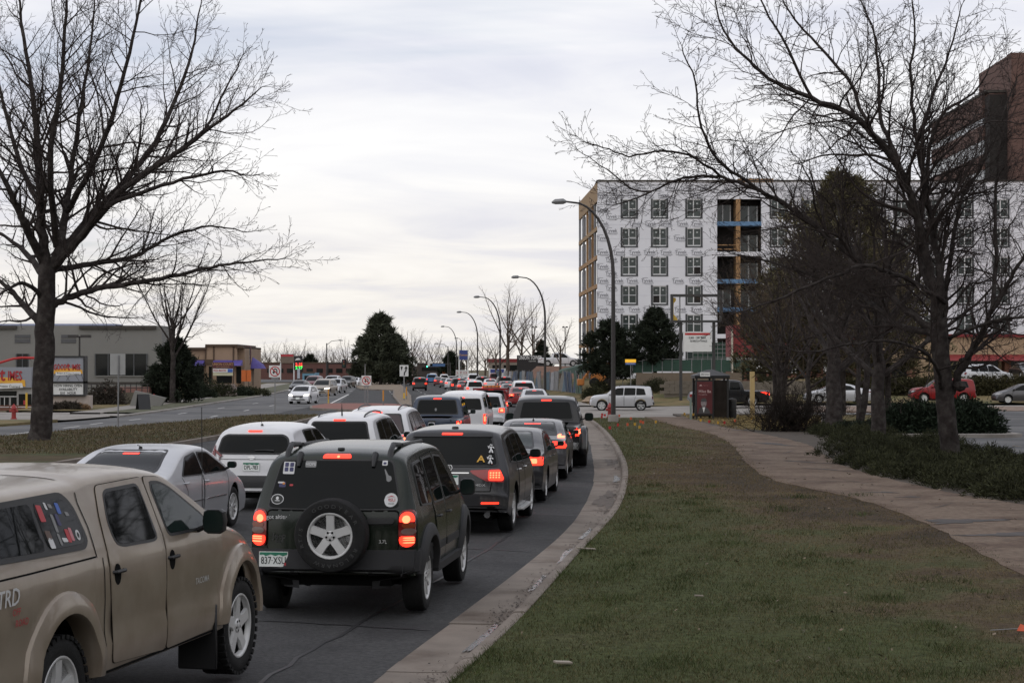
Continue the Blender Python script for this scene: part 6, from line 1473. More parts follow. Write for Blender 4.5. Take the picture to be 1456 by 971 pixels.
def union_court():
    Y0 = 200.0
    t = empty('shopping_plaza', (ax(305, Y0), Y0, 0), 0, 'tan shop building with brown trim and purple awnings left of the fish sign', 'shop')
    ox = t.location.x
    def bb(a, b_, c, d, y0, y1): return B(ax(a, Y0) - ox, ax(b_, Y0) - ox, y0, y1, az(d, Y0), az(c, Y0))
    bb(250, 293, 496, 560, .2, 14).obj('wall', M_tanst, t, False); bb(293, 337, 491, 560, 0, 14).obj('wall', M_tanst, t, False); bb(337, 346, 494, 560, 1.0, 14).obj('wall', M_tanst, t, False)
    for a in ((250, 293.2, 494, 497), (292.3, 338, 489.5, 492.5), (338, 346, 492.5, 495)): bb(*a, -.3, 14.2).obj('cornice', M_brown, t, False)
    for a in (291.5, 303, 331): bb(a, a + 2, 492.5, 520, -.08, 0).obj('pilaster', M_brown, t, False)
    bb(250, 303, 511, 519, -.06, .0).obj('band', M_brown, t, False)
    for (a, b_) in ((252, 291), (304, 331), (332, 345)):
        m = MB(); m.prism([(-1.6, az(520, Y0)), (0, az(520, Y0)), (0, az(512, Y0))], 'x', ax(a, Y0) - ox, ax(b_, Y0) - ox); m.obj('awning', M_purple, t, False)
    for (a, b_) in ((254, 290), (297, 302), (308, 330), (336, 343)): bb(a, b_, 521, 545, -.04, .0).obj('shop_window', MATS['shop_glass'], t, False)
    Y1 = 182.0
    s = empty('shop_directory_sign', (ax(317, Y1), Y1, 0), 0, 'maroon union court directory sign with white tenant strips above the stone wall', 'sign')
    ox2 = s.location.x
    def cc(a, b_, c, d, y0, y1): return B(ax(a, Y1) - ox2, ax(b_, Y1) - ox2, y0, y1, az(d, Y1), az(c, Y1))
    cc(303, 331.5, 515, 523.5, -.1, .2).obj('panel', mat('maroon_panel', (.085, .018, .022), .6), s, False)
    text('lettering', 'UNION COURT', .38, mat('gold_letters', (.42, .25, .12), .5), s, (0, -.12, az(518, Y1)), (pi/2, 0, 0), .008, sx=.78); text('lettering', '300 S. UNION BLVD', .15, MATS['gold_letters'], s, (0, -.12, az(521.8, Y1)), (pi/2, 0, 0), .004)
    for i, (a, b_, c, d, m) in enumerate(((303, 331.5, 524, 529.5, M_signw), (303, 331.5, 530, 534, mat('cream_panel', (.5, .48, .33), .6)))): cc(a, b_, c, d, -.1, .2).obj('tenant_panel', m, s, False)
    text('lettering', 'PIZZA MARTINI', .30, STK['red'], s, (-.3, -.12, az(526.8, Y1)), (pi/2, 0, 0), .008, sx=.62); cc(324, 331, 524.4, 529.2, -.115, -.1).obj('tenant_panel', STK['blue'], s, False)
    for a in (302, 332): cc(a - .6, a + .6, 515, 552, -.1, .1).obj('post', M_brown, s, False)
    st = empty('stone_wall', (ax(307, 172), 172, 0), 0, 'low dry stone garden wall under the directory sign', 'wall')
    rng = random.Random(8); Mst = mat('field_stone', (.25, .20, .18), .9, var=.3, vs=3)
    meshes = []
    for k in range(5):
        V = [(x * .5 + rng.uniform(-.06, .06), y * .25, z * .5 + rng.uniform(-.06, .06)) for z in (-1, 1) for y in (-1, 1) for x in (-1, 1)]
        meshes.append(mk('stone', V, [(0, 2, 3, 1), (4, 5, 7, 6), (0, 1, 5, 4), (2, 6, 7, 3), (0, 4, 6, 2), (1, 3, 7, 5)], Mst, smooth=False, nolink=True))
    for r in range(4):
        x = ax(286, 172) - st.location.x + rng.uniform(0, .2)
        while x < ax(331, 172) - st.location.x:
            w = rng.uniform(.35, .65); o = link('stone', rng.choice(meshes), st); o.location = (x + w / 2, rng.uniform(-.05, .05), .30 + r * .28); o.scale = (w * 1.02, 1, .28); x += w
    Y2 = 205.0
    f = empty('pylon_sign', (ax(348.5, Y2), Y2, 0), 0, 'tall pylon sign with a bright blue fish picture and white panels', 'sign'); ox3 = f.location.x
    def dd(a, b_, c, d, y0, y1): return B(ax(a, Y2) - ox3, ax(b_, Y2) - ox3, y0, y1, az(d, Y2), az(c, Y2))
    dd(341, 356.8, 492, 518, -.2, .2).obj('cabinet', mat('pylon_maroon', (.12, .05, .05), .7), f, False)
    dd(343, 355.5, 494, 504.5, -.24, -.2).obj('picture', mat('fish_blue', (.05, .32, .46), .5, var=.5, vs=1.2, col2=(.02, .12, .2), c2s=1.5), f, False)
    V = [(0 + .42 * cos(i * pi / 9), -.26, az(499, Y2) + .22 * sin(i * pi / 9)) for i in range(18)] + []; mk('fish', V, [tuple(range(18))], mat('fish_pale', (.25, .5, .6), .5), f, False)
    for (c, d) in ((505, 507), (507.6, 509.6), (510.4, 517)): dd(342, 355.5, c, d, -.24, -.2).obj('tenant_panel', M_signw if c != 507.6 else mat('sign_sky', (.25, .42, .62), .5), f, False)
    dd(346, 351, 518, 552, -.15, .15).obj('post', M_brown, f, False)
    # purple tents and orange banners of the corner shop
    for (px, m) in ((352, M_purple), (360, M_purple)):
        b = MB(); x = ax(px, 207); b.lathe([(1.5, 0), (1.2, .5), (.0, 1.3)], 8, (0, 0, 0)); o = b.obj('market_umbrella', m); o.location = (x, 207, az(524, 207)); tag(o, 'purple patio umbrella %s the fish sign' % ('right under' if px == 352 else 'to the right of'), 'umbrella')
        b = MB(); b.tube([(0, 0, -2), (0, 0, 1.3)], .04, 6); b.obj('pole', M_dkpole, o)
    for i, px in enumerate((347, 353.5)):
        o = B(-.28, .28, -.03, .03, 0, 1.25).obj('banner', mat('orange_banner', (.52, .12, .02), .6), None, False); o.location = (ax(px, 198), 198, az(541, 198)); tag(o, '%s orange banner below the purple umbrellas' % ('left of two, narrow' if i == 0 else 'right of two, narrow'), 'banner')
        o.location.z -= .1; B(-.03, .03, -.02, .02, -1.2, 0).obj('pole', M_dkpole, o, False)
union_court()

def right_buildings():
    Y0 = 166.0
    t = empty('restaurant', (ax(1250, Y0), Y0, 0), 0, 'restaurant with red awnings and a tan parapet behind the trees on the right', 'restaurant'); ox = t.location.x
    def bb(a, b_, c, d, y0, y1): return B(ax(a, Y0) - ox, ax(b_, Y0) - ox, y0, y1, az(d, Y0), az(c, Y0))
    bb(1250, 1620, 478, 550, .5, 14).obj('wall', mat('tan_parapet', (.36, .26, .165), .9, var=.08), t, False)
    bb(1250, 1620, 475, 479, .2, 14.2).obj('coping', M_redroof, t, False)
    bb(1120, 1250, 500, 550, .5, 14).obj('wall', M_brick2, t, False)
    m = MB(); m.prism([(-1.0, az(505, Y0)), (.5, az(505, Y0)), (4, az(474, Y0)), (3.5, az(474, Y0))], 'x', ax(1118, Y0) - ox, ax(1252, Y0) - ox); m.obj('red_roof', M_redroof, t, False)
    for (a, b_) in ((1330, 1424), (1427, 1520)):
        m = MB(); m.prism([(-2.2, az(513, Y0)), (.4, az(513, Y0)), (.4, az(504, Y0))], 'x', ax(a, Y0) - ox, ax(b_, Y0) - ox); m.obj('awning', M_redroof, t, False)
    for (a, b_) in ((1340, 1365), (1370, 1420), (1435, 1480)): bb(a, b_, 514, 540, .3, .5).obj('window', MATS['shop_glass'], t, False)
    for a in (1256, 1290, 1426): bb(a, a + 9, 513, 548, -.6, .45).obj('brick_pier', M_brick2, t, False)
    bb(1262, 1290, 515, 548, .35, .5).obj('window', MATS['shop_glass'], t, False)
    for k in range(8): bb(1124 + k * 16, 1136 + k * 16, 512, 530, .35, .5).obj('window', MATS['shop_glass'] if k % 3 else M_signw, t, False)
    Y1 = 150.0
    s = empty('pizza_kiosk', (ax(1060, Y1), Y1, 0), 0, 'red and white panelled kiosk sign wall behind the bus shelter and yellow post', 'building'); o1 = s.location.x
    def cc(a, b_, c, d, y0, y1): return B(ax(a, Y1) - o1, ax(b_, Y1) - o1, y0, y1, az(d, Y1), az(c, Y1))
    cc(1042, 1110, 462, 507, 0, 5).obj('red_panel', M_redroof, s, False); cc(1043, 1108, 507, 528, .1, 5).obj('white_panel', M_signw, s, False); cc(1042, 1110, 528, 548, .2, 5).obj('wall', M_brick2, s, False)
    cc(1040, 1042, 468, 538, -.2, .2).obj('corner_post', mat('cream_post', (.5, .45, .36), .7), s, False)
    for k in range(4): cc(1046 + k * 16, 1058 + k * 16, 529, 540, .12, .2).obj('window', MATS['shop_glass'], s, False)
    # block retaining wall: courses of blocks
    w = empty('retaining_wall', (ax(1010, 140), 141, 0), 0, 'pale block retaining wall behind the black pickup and bus shelter', 'wall'); rng = random.Random(6)
    B(ax(945, 141) - w.location.x, ax(1230, 141) - w.location.x, .12, .5, -.2, az(544, 141)).obj('backing', M_block, w, False)
    blk = mk('block', MB().box(-.37, .37, 0, .15, 0, .245).V, MB().box(-.37, .37, 0, .15, 0, .245).F, M_block, smooth=False, nolink=True)
    x = ax(945, 141)
    while x < ax(1170, 141):
        for r in range(4):
            o = link('block', blk, w); o.location = (x - w.location.x + (r % 2) * .38, rng.uniform(-.02, .02), az(560, 141) + r * .255)
        x += .76
    o = B(ax(905, 146), ax(1055, 146), 146, 146.6, .5, az(530, 146)).obj('terrace_wall', mat('brown_render', (.16, .125, .09), .9, var=.1), None, False); tag(o, 'long brown terrace wall under the green construction fence', 'wall')
    f = empty('construction_fence', (ax(960, 150), 150, 0), 0, 'green mesh construction fence with pale posts on the brown terrace wall', 'fence')
    for i in range(14):
        x0, x1 = ax(872 + i * 14, 150) - f.location.x, ax(885 + i * 14, 150) - f.location.x; zb = az(533 - min(4, i) * 1.2 if i < 4 else 528, 150)
        B(x0, x1, -.02, .02, zb, zb + .95).obj('mesh_panel', M_green, f, False); B(x0 - .05, x0, -.05, .03, zb - .9, zb + 1.1).obj('post', M_steel, f, False); B(x0, x1, -.03, .03, zb + 1.0, zb + 1.05).obj('rail', M_steel, f, False)
    rk = empty('material_rack', (ax(1015, 170), 170, 0), 0, 'stacked scaffold frames behind the empty sign frame', 'scaffold')
    for i in range(9): B(ax(985 + i * 7, 170) - rk.location.x, ax(985.7 + i * 7, 170) - rk.location.x, -.04, .04, 2.2, az(485, 170)).obj('upright', M_steel, rk, False)
    for i in range(7): z = 2.6 + i * .4; B(ax(985, 170) - rk.location.x, ax(1041, 170) - rk.location.x, -.05, -.0, z, z + .05).obj('bar', M_steel, rk, False)
    B(ax(985, 170) - rk.location.x, ax(1041, 170) - rk.location.x, .1, .2, 1.9, az(487, 170)).obj('mesh_panel', M_green, rk, False)
right_buildings()

def far_buildings():
    def block(name, label, cat, Y, a, b_, c, d, m, dep=10, parts=()):
        t = empty(name, (ax((a + b_) / 2, Y), Y, 0), 0, label, cat); ox = t.location.x
        B(ax(a, Y) - ox, ax(b_, Y) - ox, 0, dep, -.2, az(c, Y)).obj('wall', m, t, False)
        for (nm, p, q, r, s_, mm) in parts: B(ax(p, Y) - ox, ax(q, Y) - ox, -.12, 0, az(s_, Y), az(r, Y)).obj(nm, mm, t, False)
        return t
    sg = MATS['shop_glass']
    block('warehouse', 'long reddish brown low building beyond the oncoming traffic', 'building', 420, 357, 560, 516, 545, mat('far_redbrown', (.12, .055, .045), .9, var=.15), 20, [('window', 380 + i * 14, 389 + i * 14, 524, 530, sg) for i in range(12)] + [('roof', 357, 560, 515, 517, M_brown)])
    block('gas_canopy_shop', 'low shop with a red canopy fascia behind the bare trees', 'shop', 330, 694, 742, 511, 545, mat('far_cream', (.26, .22, .18), .9), 8, [('fascia', 692, 744, 510, 515, M_redroof), ('window', 700, 712, 519, 527, sg), ('window', 716, 735, 519, 527, sg)])
    block('orange_shop', 'orange shop front far down the road by the traffic signals', 'shop', 430, 629, 650, 521, 540, mat('far_orange', (.36, .10, .035), .8), 10, [('window', 633, 640, 525, 529, sg), ('roof', 628, 651, 520, 522, M_brown)])
    block('far_store', 'pale blue store front beyond the oncoming cars', 'shop', 400, 430, 447, 530, 545, mat('far_blue', (.13, .27, .36), .8), 10, [('roof', 429, 448, 528.5, 530.5, M_brown), ('window', 433, 444, 534, 540, sg)])
    block('far_house', 'white roofed building behind the raised white pickup', 'building', 300, 800, 830, 512, 530, mat('far_white', (.42, .42, .42), .8), 10, [('roof', 799, 831, 511, 513, M_palepan)])
    block('far_store', 'dark low building at the end of the left road under the evergreen', 'building', 460, 560, 660, 517, 545, mat('far_dark', (.055, .045, .04), .9), 10, [('roof', 560, 660, 516, 517.5, M_brown), ('window', 575, 590, 522, 527, sg), ('window', 600, 625, 522, 527, sg)])
    t = block('tower_sign', 'black wall sign reading union tower on the bank behind the white pickup', 'sign', 266, 735, 773, 505, 527, mat('sign_black', (.02, .018, .018), .6), .5)
    text('lettering', 'UNION TOWER', .80, M_signw, t, (0, -.14, az(508.7, 266)), (pi/2, 0, 0), .03, sx=.60); text('lettering', 'LIQUORS', .26, M_signw, t, (.3, -.14, az(513.5, 266)), (pi/2, 0, 0), .008)
    def sign(name, label, Y, a, b_, c, d, m, post=True, txt=None, tm=None, ts=.4):
        t = empty(name, (ax((a + b_) / 2, Y), Y, 0), 0, label, 'sign'); w = (ax(b_, Y) - ax(a, Y)) / 2
        B(-w, w, -.12, .12, az(d, Y), az(c, Y)).obj('panel', m, t, False)
        if post:
            for q in (-1, 1): B(q * w - .12, q * w + .12, -.1, .1, -.1 if h(t.location.x, Y) < .5 else 1.0, az(d, Y) if post == 1 else az(c, Y) + .05).obj('post', M_signw, t, False)
        if txt: text('lettering', txt, ts, tm, t, (0, -.14, az((c + d) / 2, Y)), (pi/2, 0, 0), .01)
        return t
    t = sign('gas_station_sign', 'tall blue gas station sign on two white posts', 300, 653, 665, 498, 511.5, mat('far_sign_blue', (.04, .06, .22), .6), 2, 'Conoco', M_gtyel, .42)
    t = sign('price_board', 'white price board below the tall blue sign', 300.5, 648, 667, 526, 534, M_signw, 1, '2.19  2.39', STK['red'], .5)
    t = sign('station_board', 'blue and white notice board by the kerb near the red canopy', 290, 696, 718, 524, 537, M_signw, 2); B(-1.1, 1.1, -.16, -.12, az(530, 290), az(525, 290)).obj('panel', MATS['far_sign_blue'], t, False)
    t = sign('billboard', 'brown billboard on the skyline left of the price sign', 410, 399, 418, 503.5, 516, mat('far_bill', (.16, .12, .09), .8), 1); B(-1.4, 1.4, -.16, -.12, az(507, 410), az(504, 410)).obj('panel', STK['red'], t, False)
    t = sign('price_sign', 'black electronic price sign with red and green digits by the left road', 330, 418, 430, 506, 526, mat('led_black', (.01, .01, .012), .5), 0); B(-.2, .2, 0, .2, 0, az(526, 330)).obj('post', M_dkpole, t, False)
    text('lettering', '2.15', .75, mat('led_red', (.2, .01, .01), .5, emit=(1, .05, .03), es=2.0), t, (.15, -.14, az(518.3, 330)), (pi/2, 0, 0), .03); text('lettering', '2.27', .75, mat('led_green', (.01, .2, .03), .5, emit=(.05, 1, .12), es=1.6), t, (.15, -.14, az(523, 330)), (pi/2, 0, 0), .03)
    mk('panel_print', [(-.6, -.14, az(512.5, 330)), (.5, -.14, az(511.5, 330)), (.2, -.14, az(509, 330)), (-.3, -.14, az(509.5, 330))], [(0, 1, 2, 3)], M_signw, t, False)
    t = sign('feather_flag', 'pale feather flag standing by the oncoming kerb', 300, 423, 426.5, 524, 538, mat('flag_pale', (.4, .44, .5), .7), 0); B(-.25, -.2, 0, .05, 0, az(523, 300)).obj('pole', M_steel, t, False)
far_buildings()
# ------------------------------------------------------------------ street furniture
def street_lamp(px, Y, label, H=10.9, reach=2.0, side=-1, group='tall curved street lamps along the kerb', base=True):
    X = ax(px, Y); t = empty('street_lamp', (X, Y, h(X, Y) + .1), 0, label, 'street lamp', group)
    zs = H - 3.7; b = MB(); P = [(0, 0, .0), (0, 0, zs * .5), (0, 0, zs)]
    P += [(side * reach * (1 - cos(a)), 0, zs + 3.6 * sin(a)) for a in [i * pi / 18 for i in range(1, 9)]] + [(side * (reach + .35), 0, zs + 3.63)]
    n = len(P); b.tube(P[:3], [.125, .11, .095], 10); b.obj('pole', M_dkpole, t)
    b = MB(); b.tube(P[2:], [.095 - .05 * i / (n - 3) for i in range(n - 2)], 8); b.obj('arm', M_dkpole, t)
    b = MB(); x0 = side * (reach + .3); b.tube([(x0, 0, zs + 3.62), (x0 + side * .15, 0, zs + 3.64), (x0 + side * .55, 0, zs + 3.62), (x0 + side * .72, 0, zs + 3.58)], [.06, .14, .13, .04], 8)
    b.obj('lamp_head', M_steel, t)
    if base: b = MB(); b.lathe([(.26, -.3), (.26, .34), (.23, .38), (.12, .38)], 14); b.obj('base', M_conc2, t)
    return t
street_lamp(872, 88, 'nearest curved street lamp with a concrete foot beside the survey flags')
street_lamp(775, 160, 'second curved street lamp, in front of the white pickup on the bank')
street_lamp(711, 204, 'third curved street lamp, above the blue and white notice board')
street_lamp(679, 258, 'fourth curved street lamp along the right kerb, by the white price board')
street_lamp(649, 345, 'thin distant curved street lamp left of the tall blue sign')
def davit(px, Y, label, side, pyt, reach):
    X = ax(px, Y); t = empty('street_lamp', (X, Y, 0), 0, label, 'street lamp', 'older street lamps with straight arms'); zt = az(pyt, Y)
    b = MB(); b.tube([(0, 0, 0), (0, 0, zt)], [.14, .09], 8); b.obj('pole', M_dkpole, t)
    b = MB(); b.tube([(0, 0, zt - .3), (side * reach * .4, 0, zt + .35), (side * reach, 0, zt + .5)], .05, 6); b.obj('arm', M_dkpole, t)
    b = MB(); b.tube([(side * reach, 0, zt + .5), (side * (reach + .7), 0, zt + .45)], [.12, .08], 6); b.obj('lamp_head', M_steel, t); return t
davit(464.5, 300, 'street lamp with a bent arm standing by the left traffic signal', 1, 488, 2.0)
davit(637, 360, 'old street lamp far away near the green traffic signals', -1, 492, 2.0)
davit(656, 385, 'faint farthest street lamp behind the tall blue sign', -1, 484, .8)
for px, Y, lab in ((760, 300, 'slim car park light pole left of the two near the bare trees'), (803.5, 290, 'slim car park light pole right of the bare tree by the tower sign'), (113, 142, 'double headed parking light above the burger sign')):
    t = empty('parking_light', (ax(px, Y), Y, 0), 0, lab, 'light pole'); zt = az(465 if px > 200 else 478, Y)
    b = MB(); b.tube([(0, 0, 0), (0, 0, zt)], [.1, .07], 6); b.obj('pole', M_dkpole, t)
    for s in ((-1, 1) if px < 200 else (-1, 1)): B(*sorted((s * .1, s * (.9 if px < 200 else .45))), -.15, .15, zt - .12, zt + .1).obj('lamp_head', M_dkpole, t, False)
# traffic signals on mast arms
def signal(px, py, Y, lit, label):
    t = empty('traffic_signal', (ax(px, Y), Y, az(py, Y)), 0, label, 'traffic light')
    B(-.2, .2, -.15, .15, -.6, .6, .04).obj('housing', M_black, t); B(-.38, .38, .15, .18, -.75, .75).obj('backplate', M_black, t, False)
    for i, (nm, c) in enumerate((('red_lens', M_lens), ('amber_lens', mat('amber_off', (.15, .06, .01), .4)), ('green_lens', mat('green_lit', (.02, .3, .15), .4, emit=(.1, 1, .55), es=4.0) if lit else mat('green_off', (.01, .06, .03), .4)))):
        b = MB(); b.lathe([(0, 0), (.15, 0), (.13, -.04), (0, -.05)], 10, (0, -.15, .38 - .38 * i), 'y'); b.obj(nm, c, t)
def mast(px0, px1, py, Y, label):
    X = ax(px0, Y); t = empty('signal_mast', (X, Y, 0), 0, label, 'signal mast'); z = az(py, Y)
    b = MB(); b.tube([(0, 0, 0), (0, 0, z + .4)], [.16, .13], 8); b.obj('pole', M_dkpole, t); b = MB(); b.tube([(0, 0, z), (ax(px1, Y) - X, 0, z + .25)], [.12, .06], 6); b.obj('arm', M_dkpole, t); return t
mast(466, 512, 517, 301, 'mast arm reaching right from the left street lamp pole'); signal(489, 517, 300, False, 'dark traffic signal on the left mast arm')
mast(640, 566, 518, 400, 'far mast arm carrying the two green traffic signals')
signal(580, 517, 399, True, 'green traffic signal nearer the evergreen'); signal(607.5, 518.5, 399, True, 'green traffic signal right of the middle of the far mast')
for px, w, m, lab in ((589, .62, M_signw, 'white lane sign between the two green signals'), (611.5, .55, M_signw, 'white lane sign touching the right green signal'), (622, 1.7, mat('street_blue', (.05, .12, .26), .6), 'blue street name sign hanging at the far junction')):
    o = B(-w, w, -.03, .03, -.55 if w < 1 else -.3, .55 if w < 1 else .3).obj('lane_sign' if w < 1 else 'street_sign', m, None, False); o.location = (ax(px, 398.5), 398.5, az(517 if w < 1 else 519, 398.5)); tag(o, lab, 'sign')

# road signs
def ring(R, r, n=28):
    V = []; F = []
    for i in range(n):
        t = 2 * pi * i / n
        for q in (R, r): V.append((q * cos(t), 0, q * sin(t)))
    for i in range(n): a, b_ = 2 * i, 2 * ((i + 1) % n); F.append((a, b_, b_ + 1, a + 1))
    return V, F
def no_uturn(px, Y, py, s, pyb, label, twin=False):
    X = ax(px, Y); t = empty('no_u_turn_sign', (X, Y, h(X, Y)), 0, label, 'road sign', 'no u turn signs'); z = az(py, Y) - h(X, Y)
    p = B(-s, s, -.012, .012, z - s, z + s, .004).obj('panel', M_signw, t, False)
    def flat(nm, V, F, m, d): o = mk(nm, [(x, -.014 - d, zz + z) for x, _, zz in V], F, m, p, False); return o
    V, F = ring(.86 * s, .70 * s); flat('prohibition_ring', V, F, M_signred, .004)
    # the u-turn arrow
    V = []; F = []
    for i in range(13):
        a = pi * i / 12
        for q in (.36, .18): V.append((.06 * s + q * s * cos(a), 0, .15 * s + q * s * sin(a)))
    for i in range(12): F.append((2*i, 2*i+2, 2*i+3, 2*i+1))
    o = len(V); V += [(.24 * s, 0, .15 * s), (.42 * s, 0, .15 * s), (.42 * s, 0, -.5 * s), (.24 * s, 0, -.5 * s), (-.30 * s, 0, .15 * s), (-.12 * s, 0, .15 * s), (-.12 * s, 0, -.1 * s), (-.30 * s, 0, -.1 * s), (-.48 * s, 0, -.08 * s), (.06 * s, 0, -.08 * s), (-.21 * s, 0, -.46 * s)]
    F += [(o+3, o+2, o+1, o), (o+7, o+6, o+5, o+4), (o+10, o+9, o+8)]; flat('arrow', V, F, M_ink, .003)
    flat('slash', [(-.60 * s, 0, .48 * s), (-.48 * s, 0, .60 * s), (.60 * s, 0, -.48 * s), (.48 * s, 0, -.60 * s)], [(0, 3, 2, 1)], M_signred, .006)
    B(-.6 * s, .6 * s, -.01, .02, z - s - .12, z - s).obj('bracket', M_steel, t, False)
    for q in ((-.10, .10) if twin else (0,)): B(q - .028, q + .028, .012, .06, -.1, z + s * .6 + (1.0 if twin and q < 0 else 0)).obj('post', M_steel, t, False)
    return t
no_uturn(391, 100.2, 528, .33, 593, 'no u turn sign on the brown median by the oncoming lanes')
no_uturn(521, 131, 541, .36, 577, 'no u turn sign on the red brick island, twin posts', True)
def keep_sign():
    Y = 148.; X = ax(574.5, Y); t = empty('lane_shift_sign', (X, Y, h(X, Y)), 0, 'white sign with two curving black arrows at the nose of the far median', 'road sign')
    za, zb = az(519, Y), az(535, Y); p = B(-.36, .36, -.015, .015, zb, za, .005).obj('panel', M_signw, t, False); c = (za + zb) / 2
    def ar(P, w, nm):
        b = MB(); b.tube([(x, -.02, c + z) for x, z in P], w, 6); b.obj(nm, M_ink, p)
    ar([(.02, -.38), (.04, -.15), (.16, .0), (.17, .2)], .05, 'arrow'); mk('arrow_head', [(.04, -.06, c + .16), (.30, -.06, c + .16), (.17, -.06, c + .42)], [(0, 1, 2)], M_ink, p, False)
    mk('arrow', [(-.29, -.03, c + .34), (-.20, -.03, c - .02), (-.10, -.03, c + .34)], [(0, 1, 2)], M_ink, p, False)
    B(-.05, .05, .015, .07, -.1, za - .1).obj('post', M_steel, t, False); B(-.07, .07, -.03, .09, .3, .75).obj('marker_band', M_yel, t, False)
keep_sign()
def back_sign():
    Y = 75.; X = ax(167.5, Y); t = empty('road_sign', (X, Y, h(X, Y)), 0, 'back of a blank grey metal sign on a thin post in the left median', 'road sign')
    B(-.10, .55, .03, .045, az(533, Y), az(503, Y)).obj('panel', mat('sign_back', (.34, .34, .33), .6, var=.06), t, False) if False else B(-.33, .31, .03, .045, az(533, Y) - h(X, Y), az(503, Y) - h(X, Y)).obj('panel', mat('sign_back', (.34, .34, .33), .6, var=.06), t, False)
    b = MB(); b.tube([(.02, -.0, -.1), (.03, 0, az(505, Y) - h(X, Y))], .032, 6); b.obj('post', M_steel, t)
back_sign()
for px, Y, lab in ((467, 136, 'yellow marker post at the left corner of the brick island'), (545, 128, 'orange marker post at the right corner of the brick island'), (578, 152, 'orange marker post below the curved arrow sign')):
    X = ax(px, Y); t = empty('marker_post', (X, Y, h(X, Y)), 0, lab, 'marker post', 'slim marker posts'); b = MB(); b.tube([(0, 0, 0), (0, 0, .45)], .045, 8); b.obj('stem', M_yel if px < 500 else M_steel, t); b = MB(); b.tube([(0, 0, .45), (0, 0, 1.2)], .05, 8); b.obj('band', mat('marker_orange', (.6, .26, .03), .5), t)
# hydrants
def hydrant(px, Y, label):
    X = ax(px, Y); t = empty('fire_hydrant', (X, Y, h(X, Y) + .1), 0, label, 'fire hydrant', 'red fire hydrants')
    b = MB(); b.lathe([(.17, 0), (.17, .05), (.12, .06), (.11, .5), (.15, .52), (.15, .56), (.13, .60), (.09, .70), (.03, .76), (.03, .80), (0, .80)], 14); b.obj('barrel', M_redpaint, t)
    for d in ((1, 0), (-1, 0), (0, -1)): b = MB(); b.tube([(d[0] * .1, d[1] * .1, .42), (d[0] * .21, d[1] * .21, .42)], [.065, .075], 8); b.obj('nozzle', M_redpaint, t)
hydrant(867, 97, 'red fire hydrant beside the foot of the nearest street lamp'); hydrant(219, 132, 'red fire hydrant on the left grass strip near the sandwich board'); hydrant(20, 93, 'red fire hydrant on the turf in front of the burger restaurant')
# sandwich board
t = empty('sandwich_board', (ax(204, 116), 116, .1), 0, 'black sandwich board standing on the left driveway corner', 'sandwich board')
for s, nm in ((-1, 'front_board'), (1, 'rear_board')):
    V = [(-.34, s * .32, 0), (.34, s * .32, 0), (.34, s * .04, 1.0), (-.34, s * .04, 1.0)]; V += [(x, y + .03, z) for x, y, z in V]
    mk(nm, V, [(0, 1, 2, 3), (7, 6, 5, 4), (0, 4, 5, 1), (1, 5, 6, 2), (2, 6, 7, 3), (3, 7, 4, 0)], M_black, t, False)
t.rotation_euler = (0, 0, .5); t.scale = (1.15, 1.15, 1.0)
# street name sign
t = empty('street_name_sign', (ax(896.5, 133), 133, h(ax(896.5, 133), 133)), 0, 'yellow and blue street name sign on a thin pole before the dark pines', 'street sign'); z0 = h(ax(896.5, 133), 133)
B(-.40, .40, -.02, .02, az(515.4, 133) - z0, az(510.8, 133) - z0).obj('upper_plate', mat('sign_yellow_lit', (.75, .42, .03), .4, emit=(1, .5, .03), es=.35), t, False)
lp = B(-.38, .38, -.02, .02, az(518.6, 133) - z0, az(515.6, 133) - z0).obj('lower_plate', mat('sign_blue', (.05, .11, .32), .5), t, False); text('lettering', 'BANK CENTER', .09, M_wtext, lp, (0, -.024, az(517.1, 133) - z0), (pi/2, 0, 0), .002)
b = MB(); b.tube([(.02, .03, -.1), (.02, .03, az(512, 133) - z0)], .03, 6); b.obj('pole', M_steel, t)
